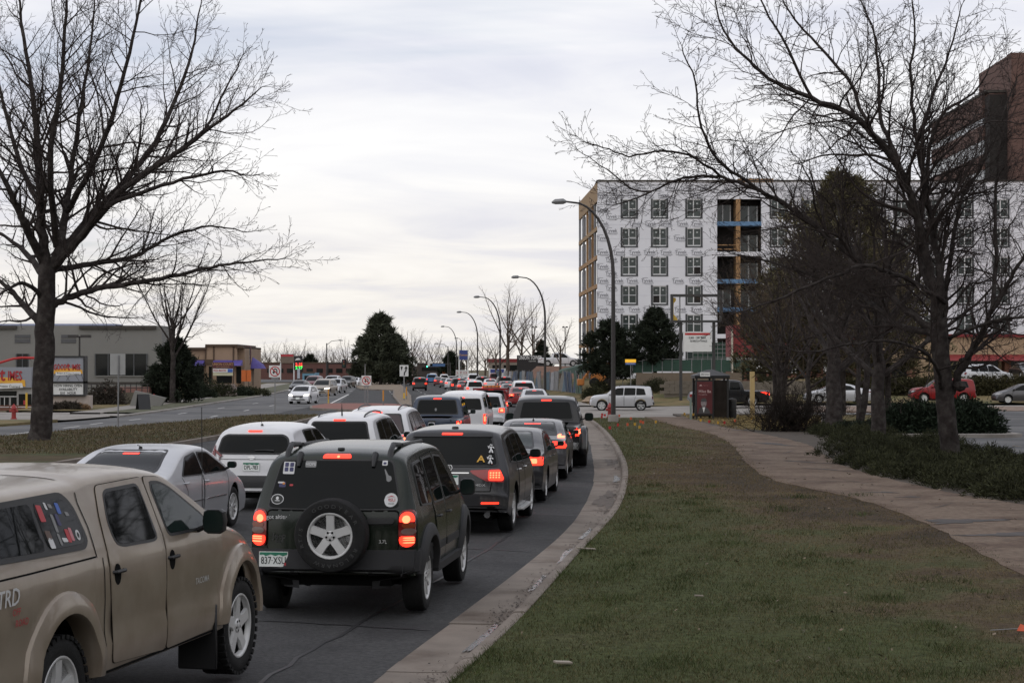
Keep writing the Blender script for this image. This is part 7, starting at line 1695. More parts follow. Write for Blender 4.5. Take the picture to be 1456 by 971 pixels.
# empty sign frame on two posts with a reader board
def frame_sign():
    Y = 138.; X = ax(990, Y); z0 = h(X, Y); t = empty('empty_sign_frame', (X, Y, z0), 0, 'tall empty sign frame with yellow scraps and a white letter board below it', 'sign')
    def q(a, b_, c, d, y0, y1, nm, m): return B(ax(a, Y) - X, ax(b_, Y) - X, y0, y1, az(d, Y) - z0, az(c, Y) - z0).obj(nm, m, t, False)
    Mf = mat('frame_grey', (.035, .034, .033), .6, var=.15)
    q(953.5, 1027, 418.5, 422, -.3, .3, 'frame', Mf); q(953.5, 1027, 455.5, 458.5, -.3, .3, 'frame', Mf); q(953.5, 957, 422, 455.5, -.3, .3, 'frame', Mf); q(1023.5, 1027, 422, 455.5, -.3, .3, 'frame', Mf); q(966, 967.5, 422, 455.5, -.1, .1, 'divider', M_steel)
    for (ctr, lo) in ((426, 0), (452, 1)):
        V = [(ax(957.2, Y) - X, -.05, az(423 if not lo else 446.5, Y) - z0), (ax(961 if not lo else 960, Y) - X, -.05, az(424 if not lo else 449, Y) - z0), (ax(961 if not lo else 964, Y) - X, -.05, az(428 if not lo else 455.3, Y) - z0), (ax(957.2, Y) - X, -.05, az(432 if not lo else 455.3, Y) - z0)]
        mk('acrylic_scrap', V, [(0, 3, 2, 1)], M_yel, t, False)
    q(957.1, 957.8, 423, 455, -.06, -.04, 'acrylic_scrap', M_yel)
    for a in (966, 1013): 
        o = q(a, a + 4, 458.5, 570, -.14, .14, 'post', Mf)
    r = q(971, 1011.5, 472, 500, -.32, .1, 'letter_board', M_signw); q(973.5, 1009, 473.5, 476.5, -.335, -.32, 'title_strip', M_signred)
    for i, s_ in enumerate(('SUBS · CBC BEER', 'BURRITO · WINGS')): text('lettering', s_, .21, M_ink, t, (ax(991, Y) - X + (.1 if i else 0), -.34, az(480.5 + i * 4.6, Y) - z0), (pi/2, 0, 0), .012, sx=.85 - .1 * i)
frame_sign()
# bus shelter
def shelter():
    Y = 92.; X = ax(1012, Y); z0 = .13; t = empty('bus_shelter', (X, Y, z0), 0, 'dark bus shelter with a maroon advertising poster on its end', 'bus shelter')
    Mb = mat('shelter_bronze', (.012, .011, .011), .5, var=.15)
    for x in (-.78, .06, .82):
        for y in (0, 1.6): B(x - .05, x + .05, y - .05, y + .05, 0, 2.15).obj('post', Mb, t, False)
    B(-.88, .92, -.12, 1.72, 2.10, 2.24, .02).obj('roof_beam', Mb, t, False)
    m = MB(); V = [(-.95, -.2, 2.24), (.98, -.2, 2.24), (.98, 1.8, 2.24), (-.95, 1.8, 2.24), (-.1, .8, 2.56), (.15, .8, 2.56)]
    m.add(V, [(0, 1, 5, 4), (1, 2, 5), (2, 3, 4, 5), (3, 0, 4), (3, 2, 1, 0)]); m.obj('roof', Mb, t, False)
    pn = B(-.62, -.12, -.26, -.21, 2.2, 2.42).obj('name_plate', M_signw, t, False); text('lettering', '300 Union', .13, M_ink, pn, (-.37, -.265, 2.31), (pi/2, 0, 0), .004, sx=.8)
    Mg = mat('smoked_panel', (.022, .018, .016), .12, spec=.5, var=.3)
    for (a, b_, y, nm) in ((.12, .77, -.01, 'side_glass'), (-.72, .77, 1.6, 'rear_glass')): B(a, b_, y - .01, y + .01, .12, 2.0).obj(nm, Mg, t, False)
    B(.81, .83, .06, 1.54, .12, 2.0).obj('side_glass', Mg, t, False)
    B(-.6, .6, .95, 1.35, .42, .47).obj('bench', Mb, t, False)
    for x in (-.45, .45): B(x - .03, x + .03, 1.1, 1.2, 0, .42).obj('bench_leg', Mb, t, False)
    # advertising box at the near left side
    B(-.83, .06, -.14, -.06, .22, 2.0).obj('poster_case', Mb, t, False)
    p = B(-.77, .01, -.155, -.14, .30, 1.94).obj('poster', mat('poster_maroon', (.095, .020, .022), .35, var=.25, vs=1.2), t, False)
    def flat(nm, P, m, d=0): mk(nm, [(x, -.158 - d, z) for x, z in P], [tuple(range(len(P)))], m, p, False)
    text('lettering', 'Mike Ba', .21, mat('poster_pink', (.50, .36, .34), .5), p, (-.70, -.16, 1.44), (pi/2, 0, 0), .004, 'LEFT', sx=.95); text('lettering', 'Your agent for', .075, MATS['poster_pink'], p, (-.70, -.16, 1.28), (pi/2, 0, 0), .002, 'LEFT')
    flat('emblem', [(-.66, 1.72), (-.50, 1.72), (-.58, 1.80)], MATS['poster_pink']); text('lettering', 'Agency', .09, mat('poster_dim', (.26, .10, .10), .5), p, (-.46, -.16, 1.755), (pi/2, 0, 0), .002, 'LEFT')
    sk = mat('poster_grey', (.20, .17, .17), .5, var=.4, vs=8); hr = mat('poster_dark', (.05, .05, .05), .5)
    flat('portrait_head', [(-.43 + .15 * cos(i * pi / 10), .85 + .22 * sin(i * pi / 10)) for i in range(20)], sk); flat('portrait_hair', [(-.58, .92), (-.28, .92), (-.29, 1.02), (-.36, 1.09), (-.48, 1.09), (-.57, 1.02)][::1], hr, .002)
    flat('portrait_shoulders', [(-.72, .31), (-.08, .31), (-.2, .56), (-.36, .66), (-.5, .66), (-.66, .56)], hr, .001); flat('portrait_shirt', [(-.50, .63), (-.43, .34), (-.36, .63)], M_signw, .003)
shelter()
def small_things():
    o = B(-.055, .055, -.05, .05, 0, 2.45).obj('post', mat('pale_yellow_post', (.50, .36, .16), .7, var=.12, vs=3), None, False); o.name = 'yellow_post'; o.scale = (2.1, 2.1, 1); o.location = (ax(1069.5, 94), 94, .13); tag(o, 'broad pale yellow post standing right of the bus shelter', 'post')
    bse = B(-.06, .06, -.055, .055, 0, .06).obj('base_band', M_yel, o, False)
    u = empty('utility_pedestal', (ax(982, 92), 92, .13), 0, 'thin green utility marker post just left of the bus shelter', 'post'); B(-.05, .05, -.04, .04, 0, 1.15).obj('stem', mat('pale_green', (.17, .21, .18), .6), u, False); B(-.055, .055, -.045, .045, 1.15, 1.3).obj('cap', M_redpaint, u, False)
    b = empty('utility_box', (ax(1171, 82), 82, .13), 0, 'small pale utility box at the foot of the thick trunk', 'utility box'); B(-.10, .10, -.1, .1, 0, .5, .015).obj('cabinet', mat('box_grey', (.26, .25, .24), .6), b, False); B(-.11, .11, -.11, .11, .5, .54).obj('lid', M_steel, b, False)
    c = empty('litter_bin', (ax(1041, 93), 93, .13), 0, 'dark litter bin attached beside the bus shelter', 'bin'); m = MB(); m.lathe([(.24, .02), (.27, .1), (.28, .9), (.25, .93)], 14); m.obj('drum', M_black, c); m = MB(); m.lathe([(.30, .90), (.30, 1.0), (.2, 1.06), (0, 1.08)], 14); m.obj('lid', M_dkpole, c)
    c.scale = (.8, .8, 1)
    # survey flags
    P1 = [(155, 513, 'r'), (170, 495, 'r'), (187, 500, 'r'), (280, 505, 'o'), (357, 525, 'o'), (405, 548, 'o'), (435, 555, 'o'), (320, 570, 'o'), (383, 568, 'y'), (397, 590, 'y'), (222, 595, 'r'), (258, 573, 'r'), (503, 550, 'y'), (690, 490, 'y'), (760, 495, 'y'), (808, 538, 'y'), (848, 548, 'r'), (905, 556, 'y'), (962, 556, 'r'), (1030, 543, 'o'), (1137, 522, 'y')]
    ms = dict(r=mat('flag_red', (.45, .02, .02), .6), o=mat('flag_orange', (.55, .09, .03), .6), y=mat('flag_yellow', (.52, .30, .03), .6)); nm = dict(r='red', o='orange', y='yellow')
    for i, (a, b_, k) in enumerate(P1):
        px, py = 820 + a * .2198, 480 + b_ * .2198; x, y = gp(px, py + 11); y = max(70, min(y, 108)); x = ax(px, y)
        f = empty('survey_flag', (x, y, .13 if y < 96 else .04), 0, '%s survey flag on a wire %s' % (nm[k], 'in the turf at the lamp foot' if px < 885 else 'in the turf between lamp and path' if px < 935 else 'in the dry grass around the bus shelter'), 'flag', 'survey flags around the lamp and shelter'); f.scale = (.75, .75, .75)
        w = MB(); w.tube([(0, 0, 0), (.01, 0, .42)], .006, 4); w.obj('wire', M_steel, f)
        rng = random.Random(i); s = rng.choice((-1, 1)); V = [(.01, 0, .42), (.01, 0, .27), (s * .07, .02, .25), (s * .13, -.02, .29), (s * .13, -.02, .41), (s * .07, .02, .42)]
        V += [(vx, vy + .004, vz) for vx, vy, vz in V]; mk('flag_cloth', V, [(0, 1, 2, 5), (5, 2, 3, 4), (11, 8, 7, 6), (10, 9, 8, 11)], ms[k], f, False)
    f = empty('survey_flag', (ax(1447, 17.5), 17.5, .13), 0, 'fallen orange survey flag lying in the grass at the right bottom edge', 'flag'); V = [(-.02, 0, .03), (.10, -.03, .025), (.13, .02, .05), (.03, .05, .09)]; mk('flag_cloth', V + [(a, b_ + .003, c - .004) for a, b_, c in V], [(0, 1, 2, 3), (7, 6, 5, 4)], ms['o'], f, False); w = MB(); w.tube([(-.25, .1, .02), (.05, .02, .05)], .004, 4); w.obj('wire', M_steel, f)
    # litter
    for (px, py, w, l, lab) in ((1207, 672, .08, .025, 'white paper scrap on the path beside the juniper'), (833, 795, .15, .03, 'pale cardboard strip lying beside the kerb'), (800, 966, .08, .035, 'pale flattened cup at the bottom edge of the grass'), (993, 866, .06, .008, 'short white straw in the grass'), (1445, 637, .16, .06, 'white paper on the car park asphalt')):
        x, y = gp(px, py); o = MB().box(-w, w, -l, l, 0, .02, .004).obj('litter', mat('paper_litter', (.30, .26, .21), .8), None, False); o.location = (x, y, .15 + (.0 if px != 1445 else -.09)); o.rotation_euler = (.05, .1, .5); tag(o, lab, 'litter')
    # leaning advert fence with pasted boards along the bank
    f = empty('hoarding', (4.2, 190, 0), 0, 'leaning hoarding of patched grey, blue and green boards along the far pavement', 'fence')
    cols = [mat('board_%d' % i, c, .8, var=.35, vs=2.5) for i, c in enumerate([(.16, .16, .16), (.10, .11, .12), (.22, .21, .2), (.06, .10, .13), (.04, .09, .06), (.03, .05, .09), (.13, .12, .10), (.26, .26, .27)])]
    rng = random.Random(12); y = 158.0; i = 0
    while y < 262:
        d = 2.4 + (y - 158) * .035; x0, x1 = xr(y) + 4.3, xr(y + d) + 4.3; z0 = h(x0, y) - .1 + .25; ln = rng.uniform(-.25, .4)
        hh = 1.9; V = [(x0, y, z0), (x1, y + d - .12, z0), (x1 + ln, y + d - .12, z0 + hh + rng.uniform(-.1, .1)), (x0 + ln, y, z0 + hh + rng.uniform(-.1, .1))]; V += [(a + .05, b_ + .02, c) for a, b_, c in V]
        m = cols[4] if y < 163 else cols[5] if y < 168 else rng.choice(cols)
        mk('board', [(a - f.location.x, b_ - 190, c) for a, b_, c in V], [(0, 1, 2, 3), (7, 6, 5, 4), (0, 4, 5, 1), (1, 5, 6, 2), (2, 6, 7, 3), (3, 7, 4, 0)], m, f, False)
        b = MB(); b.tube([(x0 - f.location.x - .04, y - 190, z0 - .3), (x0 - f.location.x + ln - .04, y - 190, z0 + hh + .15)], .03, 5); b.obj('post', M_steel, f); y += d * rng.uniform(1.0, 1.1); i += 1
    # green cloth fence higher on the bank and the orange loader behind the pine
    o = mk('green_fence', [(ax(785, 225), 225, az(531, 225)), (ax(852, 165), 165, az(530, 165)), (ax(852, 165), 165, az(512, 165)), (ax(800, 225), 225, az(524, 225))] + [(ax(785, 225) + .05, 225.1, az(531, 225)), (ax(852, 165) + .05, 165.1, az(530, 165)), (ax(852, 165) + .05, 165.1, az(512, 165)), (ax(800, 225) + .05, 225.1, az(524, 225))], [(0, 1, 2, 3), (7, 6, 5, 4), (0, 4, 5, 1), (2, 6, 7, 3)], M_green, None, False); tag(o, 'sloping green cloth fence between the hoarding and the dark pine', 'fence')
    X, Y = ax(855, 158), 158.; t = empty('loader', (X, Y, h(X, Y)), 0, 'orange construction loader half hidden behind the left dark pine', 'loader'); Mo = mat('loader_orange', (.42, .15, .03), .6, var=.2)
    B(-.9, .9, 0, 1.6, .35, 1.15, .08).obj('body', Mo, t); B(-.2, .8, .2, 1.4, 1.15, 2.0, .06).obj('cab', M_black, t); B(-.25, .85, .15, 1.45, 2.0, 2.1).obj('cab_roof', Mo, t, False)
    b = MB(); b.tube([(.2, .1, .9), (-1.0, .1, 1.5), (-1.6, .1, .7)], .12, 6); b.obj('arm', Mo, t); B(-2.1, -1.5, -.1, 1.6, .15, .7, .05).obj('bucket', Mo, t)
    for x in (-.6, .6):
        for y_ in (-.05, 1.45): b = MB(); b.lathe([(.2, -.12), (.38, -.12), (.42, 0), (.38, .12), (.2, .12)], 14, (x, y_, .42), 'y'); b.obj('wheel', M_rubber, t)
    # boulders on the bank
    rng = random.Random(21)
    for i, (px, py, s, lab) in enumerate(((841, 557, .55, 'left tan boulder on the dry bank'), (848, 553, .4, 'small tan boulder behind the others on the bank'), (834, 561, .4, 'lowest tan boulder on the dry bank near the pavement'))):
        V, F = [], []; b = MB(); b.lathe([(0, -.5), (.7, -.4), (1, 0), (.7, .45), (.3, .6), (0, .62)], 9); V = [(x * s * rng.uniform(.8, 1.2), y * s * rng.uniform(.8, 1.2), z * s * .7) for x, y, z in b.V]
        o = mk('boulder', V, b.F, mat('tan_rock', (.30, .22, .15), .9, var=.25, bump=.6, bs=5), None, True, 30); Yb = 143 - i * 3; o.location = (ax(px, Yb), Yb, h(ax(px, Yb), Yb) + .25); tag(o, lab, 'boulder')
small_things()
# ------------------------------------------------------------------ trees and plants
class Tree:
    def __init__(s, seed): s.r = random.Random(seed); s.big = MB(); s.tw = MB(); s.limbs = []; s.n = 0; s.cap = 60000
    def curve(s, pts, sub=3, jit=.0):
        P = [Vector(p) for p in pts]; out = []
        for i in range(len(P) - 1):
            a, b, c, d = P[max(i-1, 0)], P[i], P[i+1], P[min(i+2, len(P)-1)]
            for k in range(sub):
                t = k / sub; q = .5 * ((2*b) + (-a + c) * t + (2*a - 5*b + 4*c - d) * t*t + (-a + 3*b - 3*c + d) * t**3)
                if jit and (i or k): q = q + Vector((s.r.gauss(0, jit), s.r.gauss(0, jit), s.r.gauss(0, jit)))
                out.append(q)
        return out + [P[-1]]
    def grow(s, p, d, L, r, lvl, up=.02, wig=.22, seg=None, spread=(.45, .95), dens=None, lat=.62):
        if s.n > s.cap: return
        n = max(3, int(L / (seg or (.32 if lvl > 1 else .5)))); P = [p]; st = L / n; rad = [r]; dd = d.copy()
        for i in range(n):
            dd = dd + Vector((s.r.gauss(0, wig), s.r.gauss(0, wig), s.r.gauss(0, wig) + up)); dd.normalize(); P.append(P[-1] + dd * st); rad.append(max(.0055, r * (1 - .72 * (i + 1) / n)))
        s.tw.tube(P, rad, 3 if r < .035 else 5, False); s.n += n
        if lvl <= 0: return
        s.along(P, rad, L, lvl, up, wig, spread, dens, lat)
    def along(s, P, rad, L, lvl, up, wig, spread, dens, lat, t0=.22):
        k = int((dens or 2.2) * L ** .85 + 2); n = len(P) - 1
        for c in range(k):
            t = t0 + (1 - t0) * (c + s.r.random()) / k; i = min(int(t * n), n - 1); f = t * n - i
            q = P[i].lerp(P[i+1], f); d0 = (P[i+1] - P[i]).normalized(); rr_ = rad[i] * (1 - f) + rad[i+1] * f
            a = d0.orthogonal().normalized(); a.rotate(Matrix.Rotation(s.r.uniform(0, 2 * pi), 3, d0)); th = s.r.uniform(*spread)
            dn = (d0 * cos(th) + a * sin(th)); l = L * lat * (1.12 - .72 * t) * s.r.uniform(.6, 1.25)
            if l < .10: continue
            s.grow(q, dn.normalized(), l, max(.0055, min(.05, rr_ * s.r.uniform(.34, .52))), lvl - 1, up, wig * 1.02, None, spread, dens, lat)
        # the leader forks at its tip
        if lvl >= 1:
            d0 = (P[-1] - P[-2]).normalized()
            for _ in range(2): s.grow(P[-1], (d0 + Vector((s.r.gauss(0, .35), s.r.gauss(0, .35), s.r.gauss(0, .3)))).normalized(), min(L * .32, .8), max(.0055, rad[-1] * .8), lvl - 1, up, wig, None, spread, dens, lat)
    def limb(s, pts, r0, r1, root, lvl=3, up=.06, dens=2.2, k=8, kid=None, sub=4, jit=.02, lat=.31, t0=.14, wig=.15):
        P = s.curve(pts, sub, jit); n = len(P); L = sum((P[i+1] - P[i]).length for i in range(n - 1)); r1 = min(r1, .014); rad = [max(.74 * r0 * (1 - i / (n - 1)) ** .9, 0) + r1 for i in range(n)]
        b = MB(); b.tube(P, rad, k); b.obj('limb', M_bark, root); s.along(P, rad, L, lvl, up, wig, (.5, 1.15), dens * 1.75, lat, t0)
        return P
    def done(s, root, m=None): return mk('twigs', s.tw.V, s.tw.F, m or M_twig, root, False)

def left_tree():
    Y = 60.5; X = ax(57, Y); z0 = h(X, Y) + .12; root = empty('bare_tree', (0, 0, 0), 0, 'large bare tree in the brown median at the left of the photo', 'tree'); t = Tree(5); t.cap = 130000
    k = Y / FPX
    def W(px, py, dy=0): return (ax(px, Y) * (Y + dy) / Y * 1.0, Y + dy, CAMH - (py - HZ) * k)
    root.location = (X, Y, z0)
    T = t.curve([(X, Y, z0 - .1), W(60, 590), W(62, 520), W(64, 460), W(66, 410), W(66, 372)], 5, .015)
    rr_ = [.50, .43] + [.375 - .10 * i / (len(T) - 3) for i in range(len(T) - 2)]
    b = MB(); b.tube(T, rr_, 16); o = b.obj('trunk', M_bark, root); objs = [o]
    L = t.limb
    L([W(68, 440), W(82, 430), W(110, 419), W(139, 412, -1), W(187, 406, -1.5), W(241, 397, -2), W(300, 384, -2), W(350, 377, -2), W(405, 372, -2)], .17, .02, root, dens=3.2)
    L([W(60, 462), W(50, 452), W(32, 430, 1), W(12, 408, 1), W(-20, 380, 1.5), W(-60, 350, 2)], .20, .05, root)
    L([W(60, 425), W(40, 408, -1), W(20, 410, -2), W(-10, 430, -3), W(-40, 440, -3)], .10, .02, root)
    L([W(66, 380), W(60, 340), W(56, 280, .5), W(52, 200, .8), W(42, 110, 1), W(28, 20, 1), W(20, -70, 1)], .25, .05, root, dens=2.8)
    L([W(70, 385), W(84, 350), W(92, 300, 1), W(102, 230, 1.5), W(112, 150, 2), W(126, 60, 2.2), W(136, -50, 2.4)], .22, .04, root, dens=2.8)
    L([W(76, 378), W(108, 345, -.5), W(140, 310, -1), W(180, 272, -1.5), W(236, 236, -2), W(288, 202, -2.4), W(332, 172, -2.6), W(372, 140, -2.6)], .20, .03, root, dens=3.0)
    L([W(78, 365), W(112, 325, 1), W(142, 290, 1.6), W(188, 232, 2.4), W(228, 170, 3), W(256, 100, 3.4), W(276, 30, 3.6), W(286, -40, 3.6)], .20, .035, root, dens=2.8)
    L([W(76, 385), W(118, 374, 1.2), W(160, 366, 2), W(200, 354, 2.6), W(228, 334, 3), W(262, 318, 3.4), W(310, 310, 3.6), W(350, 318, 3.6)], .13, .02, root, dens=3.0)
    L([W(60, 370), W(36, 325, -1), W(14, 280, -1.6), W(-14, 230, -2), W(-40, 160, -2)], .20, .05, root)
    L([W(60, 390), W(40, 360, 1.5), W(10, 330, 2.5), W(-30, 310, 3)], .16, .04, root)
    L([W(92, 300, 1), W(130, 240, -.5), W(160, 170, -1.5), W(182, 90, -2), W(200, 10, -2.2), W(206, -50, -2.2)], .13, .03, root, dens=2.8)
    L([W(140, 300, -1), W(200, 285, -2.6), W(260, 270, -3.6), (W(318, 262, -4)), W(356, 268, -4)], .10, .02, root, dens=2.8)
    L([W(56, 290), W(30, 230, 1.5), W(10, 160, 2.4), W(-5, 80, 2.8), W(-10, 0, 3)], .13, .04, root)
    L([W(236, 236, -2), W(290, 190, -1), W(320, 130, -.6), W(345, 80, -.4)], .07, .02, root, dens=2.6)
    L([W(80, 350), W(70, 250, -2.4), W(84, 150, -3.4), W(92, 50, -3.8), W(95, -40, -3.8)], .15, .04, root, dens=2.8)
    tw = t.done(root)
    for o in root.children: o.location = (-X, -Y, -z0)
    print('left tree twigs', t.n)
left_tree()

def right_tree():
    Y = 50.3; X = ax(1352, Y); z0 = .13; root = empty('bare_tree', (X, Y, z0), 0, 'large bare spreading tree in the juniper bed at the right, nearest the camera', 'tree'); t = Tree(9); t.cap = 150000; k = Y / FPX
    def W(px, py, dy=0): return (ax(px, Y), Y + dy, CAMH - (py - HZ) * k)
    T = t.curve([W(1353, 672), W(1350, 630), W(1344, 575), W(1340, 530), W(1336, 490), W(1334, 455)], 5, .008); rr_ = [.34, .30] + [.275 - .045 * i / (len(T) - 3) for i in range(len(T) - 2)]
    b = MB(); b.tube(T, rr_, 16); b.obj('trunk', M_bark, root)
    b = MB(); b.lathe([(0, -.16), (.14, -.10), (.19, 0), (.13, .11), (0, .15)], 10); o = b.obj('burl', M_bark, root); V_ = W(1362, 549, -.2); o.location = (V_[0] + (X - X), V_[1], V_[2])
    L = t.limb; kw = dict(dens=3.5, wig=.19, up=.03)
    L([W(1332, 455), W(1326, 400), W(1316, 360), W(1302, 315, -.4), W(1282, 268, -.8), W(1258, 230, -1.1), W(1223, 194, -1.4), W(1196, 173, -1.6), W(1138, 153, -2), W(1088, 135, -2.2), W(1050, 105, -2.3), W(1016, 66, -2.4), W(998, 8, -2.4)], .17, .025, root, **kw)
    L([W(1284, 272, -.8), W(1274, 220, 0), W(1259, 160, .6), W(1260, 90, 1), W(1258, 40, 1.2), W(1236, -20, 1.3)], .09, .03, root, **kw)
    L([W(1330, 470), W(1296, 440, .5), W(1262, 402, 1), W(1226, 360, 1.4), W(1176, 316, 1.7), W(1129, 280, 2), W(1084, 256, 2.1), W(1040, 240, 2.2), W(985, 240, 2.2), W(935, 262, 2.2), W(880, 281, 2.2)], .13, .02, root, **kw)
    L([W(1129, 280, 2), W(1070, 252, 1), W(1025, 225, .4), W(998, 180, 0), W(986, 120, -.3), W(968, 70, -.5)], .06, .015, root, **kw)
    L([W(1040, 240, 2.2), W(1000, 215, 1.8), W(950, 205, 1.6), W(900, 212, 1.5), W(862, 200, 1.4), W(830, 192, 1.4)], .045, .01, root, **kw)
    L([W(935, 262, 2.2), W(905, 255, 2.5), W(870, 225, 2.7), W(826, 195, 2.8)], .03, .008, root, **kw)
    L([W(1344, 430), W(1305, 411, -.7), W(1257, 394, -1.5), W(1210, 384, -2.2), W(1165, 398, -2.6), W(1110, 420, -3), W(1060, 440, -3.2), W(1020, 452, -3.2)], .09, .015, root, **kw)
    L([W(1326, 474), W(1291, 462, 1), W(1271, 441, 1.6), W(1244, 413, 2.4), W(1200, 390, 3), W(1150, 372, 3.4), W(1100, 356, 3.6), W(1062, 350, 3.6)], .12, .02, root, **kw)
    L([W(1340, 560), W(1320, 524, -1), W(1290, 500, -1.8), W(1240, 488, -2.4), W(1180, 492, -2.8), W(1125, 502, -3), W(1070, 490, -3)], .07, .015, root, **kw)
    L([W(1352, 560), W(1364, 530), W(1378, 498, -.3), W(1392, 470, -.5), W(1404, 440, -.6), W(1422, 406, -.8), W(1440, 372, -1), W(1462, 330, -1.2), W(1490, 280, -1.4)], .15, .04, root, **kw)
    L([W(1345, 560), W(1352, 500, .6), W(1356, 450, 1), W(1362, 400, 1.3), W(1380, 318, 1.7), W(1394, 270, 1.9), W(1418, 232, 2), W(1452, 160, 2.1), W(1480, 90, 2.2)], .12, .04, root, **kw)
    L([W(1334, 450), W(1338, 400), W(1336, 350, .4), W(1330, 290, .8), W(1326, 240, 1), W(1328, 180, 1.2), W(1346, 120, 1.4), W(1372, 60, 1.6), W(1390, -10, 1.7)], .15, .035, root, **kw)
    L([W(1336, 440), W(1322, 370, 1), W(1324, 300, 1.6), W(1342, 240, 2), W(1350, 190, 2.2), W(1375, 140, 2.4), W(1420, 110, 2.6), W(1450, 60, 2.6)], .13, .03, root, **kw)
    L([W(1404, 440, -.6), W(1420, 380, .2), W(1424, 300, .6), W(1432, 220, .8), W(1450, 140, 1)], .08, .03, root, **kw)
    L([W(1326, 240, 1), W(1306, 180, .4), W(1296, 110, 0), W(1300, 50, -.2), W(1292, -20, -.3)], .07, .025, root, **kw)
    L([W(1223, 194, -1.4), W(1196, 120, -1), W(1160, 70, -.6), W(1120, 20, -.4), W(1100, -30, -.4)], .06, .02, root, **kw)
    L([W(1138, 153, -2), W(1100, 90, -2.6), W(1066, 40, -3), W(1040, -20, -3)], .045, .012, root, **kw)
    L([W(1366, 512), W(1400, 500, 1), W(1440, 470, 1.6), W(1480, 440, 2)], .06, .02, root, **kw)
    L([W(1350, 480), W(1390, 460, -1.5), W(1440, 450, -2.2), W(1490, 430, -2.6)], .06, .02, root, **kw)
    t.done(root)
    for o in root.children: o.location = (o.location[0] - X, o.location[1] - Y, o.location[2] - z0)
    print('right tree twigs', t.n)
right_tree()

def gen_tree(name, label, x, y, z, H, R, seed, trunk=.25, fork=.3, nl=9, lvl=3, group=None, lean=0, m=None, mt=None, cap=9000, dens=2.4, stems=1, cat='tree', upr=.9):
    root = empty(name, (x, y, z), 0, label, cat, group); t = Tree(seed); t.cap = cap; r = t.r
    for s in range(stems):
        a0 = r.uniform(0, 6.28); ln = lean + (.18 if stems > 1 else 0); sh = r.uniform(.06, .3) if stems > 1 else 0; tr = trunk * (1 if stems == 1 else .6)
        top = Vector((cos(a0) * ln * H * .5, sin(a0) * ln * H * .4, H * (fork + .32)))
        P = t.curve([(cos(a0) * sh, sin(a0) * sh, -.15), tuple(top * .35 + Vector((cos(a0) * sh + r.gauss(0, .05), 0, 0))), tuple(top * .7), tuple(top)], 4, .02)
        n = len(P); rad = [tr * (1.25 if i == 0 else 1 - .6 * i / n) for i in range(n)]
        b = MB(); b.tube(P, rad, 9); b.obj('trunk', mt or M_bark, root)
        for i in range(nl):
            f = fork / (fork + .32) + (1 - fork / (fork + .32)) * (i + .5) / nl; q = P[min(int(f * (n - 1)), n - 1)]; a = i * 2.4 + r.uniform(-.4, .4); e = r.uniform(.35, .8) * upr + .4 * f
            ll = H * (1 - q.z / H) * r.uniform(.75, 1.0) / max(.5, sin(e)); ll = min(ll, R / max(.3, cos(e)))
            d = Vector((cos(a) * cos(e), sin(a) * cos(e), sin(e))); Q = [q]
            for j in range(5): d = (d + Vector((r.gauss(0, .1), r.gauss(0, .1), .10))).normalized(); Q.append(Q[-1] + d * ll / 5)
            C = t.curve(Q, 2, .01); nn = len(C); rl = [max(.012, rad[min(int(f * (n - 1)), n - 1)] * .55 * (1 - .85 * j / nn)) for j in range(nn)]
            b = MB(); b.tube(C, rl, 6); b.obj('limb', mt or M_bark, root); t.along(C, rl, ll, lvl, .03, .18, (.4, .9), dens, .36)
    t.done(root, m or M_twig); return root
# trunks of the thicket beside the path
gen_tree('bare_tree', 'bare tree with a forked grey trunk left of the big spreading tree', 12.8, 62.6, .13, 9.5, 4.5, 21, .29, .22, 10, cap=20000, dens=2.8)
gen_tree('bare_tree', 'bare tree with a thick dark double trunk behind the bush', 13.0, 72.5, .13, 9.0, 4.5, 22, .38, .28, 10, cap=20000, dens=2.8)
gen_tree('bare_tree', 'thin crooked bare tree between the thick trunk and the forked trunk', 14.5, 75, .13, 7.5, 3.2, 23, .17, .3, 8, cap=8000, lean=.15)
gen_tree('bare_tree', 'slender leaning bare tree rising out of the brown bush', 12.6, 84, .13, 7.0, 3.5, 24, .18, .3, 8, cap=8000, lean=.5, stems=2)
gen_tree('bare_tree', 'bare tree on the left edge of the thicket near the yellow post', 14.6, 100, .1, 8, 4, 25, .16, .25, 9, cap=9000)
# the upright bare tree over the dark evergreen on the left
gen_tree('bare_tree', 'upright bare tree growing over the dark evergreen beside the grey building', ax(245, 138), 138, .1, 10.2, 4.6, 31, .26, .30, 12, group=None, cap=12000, dens=2.8, upr=1.15)
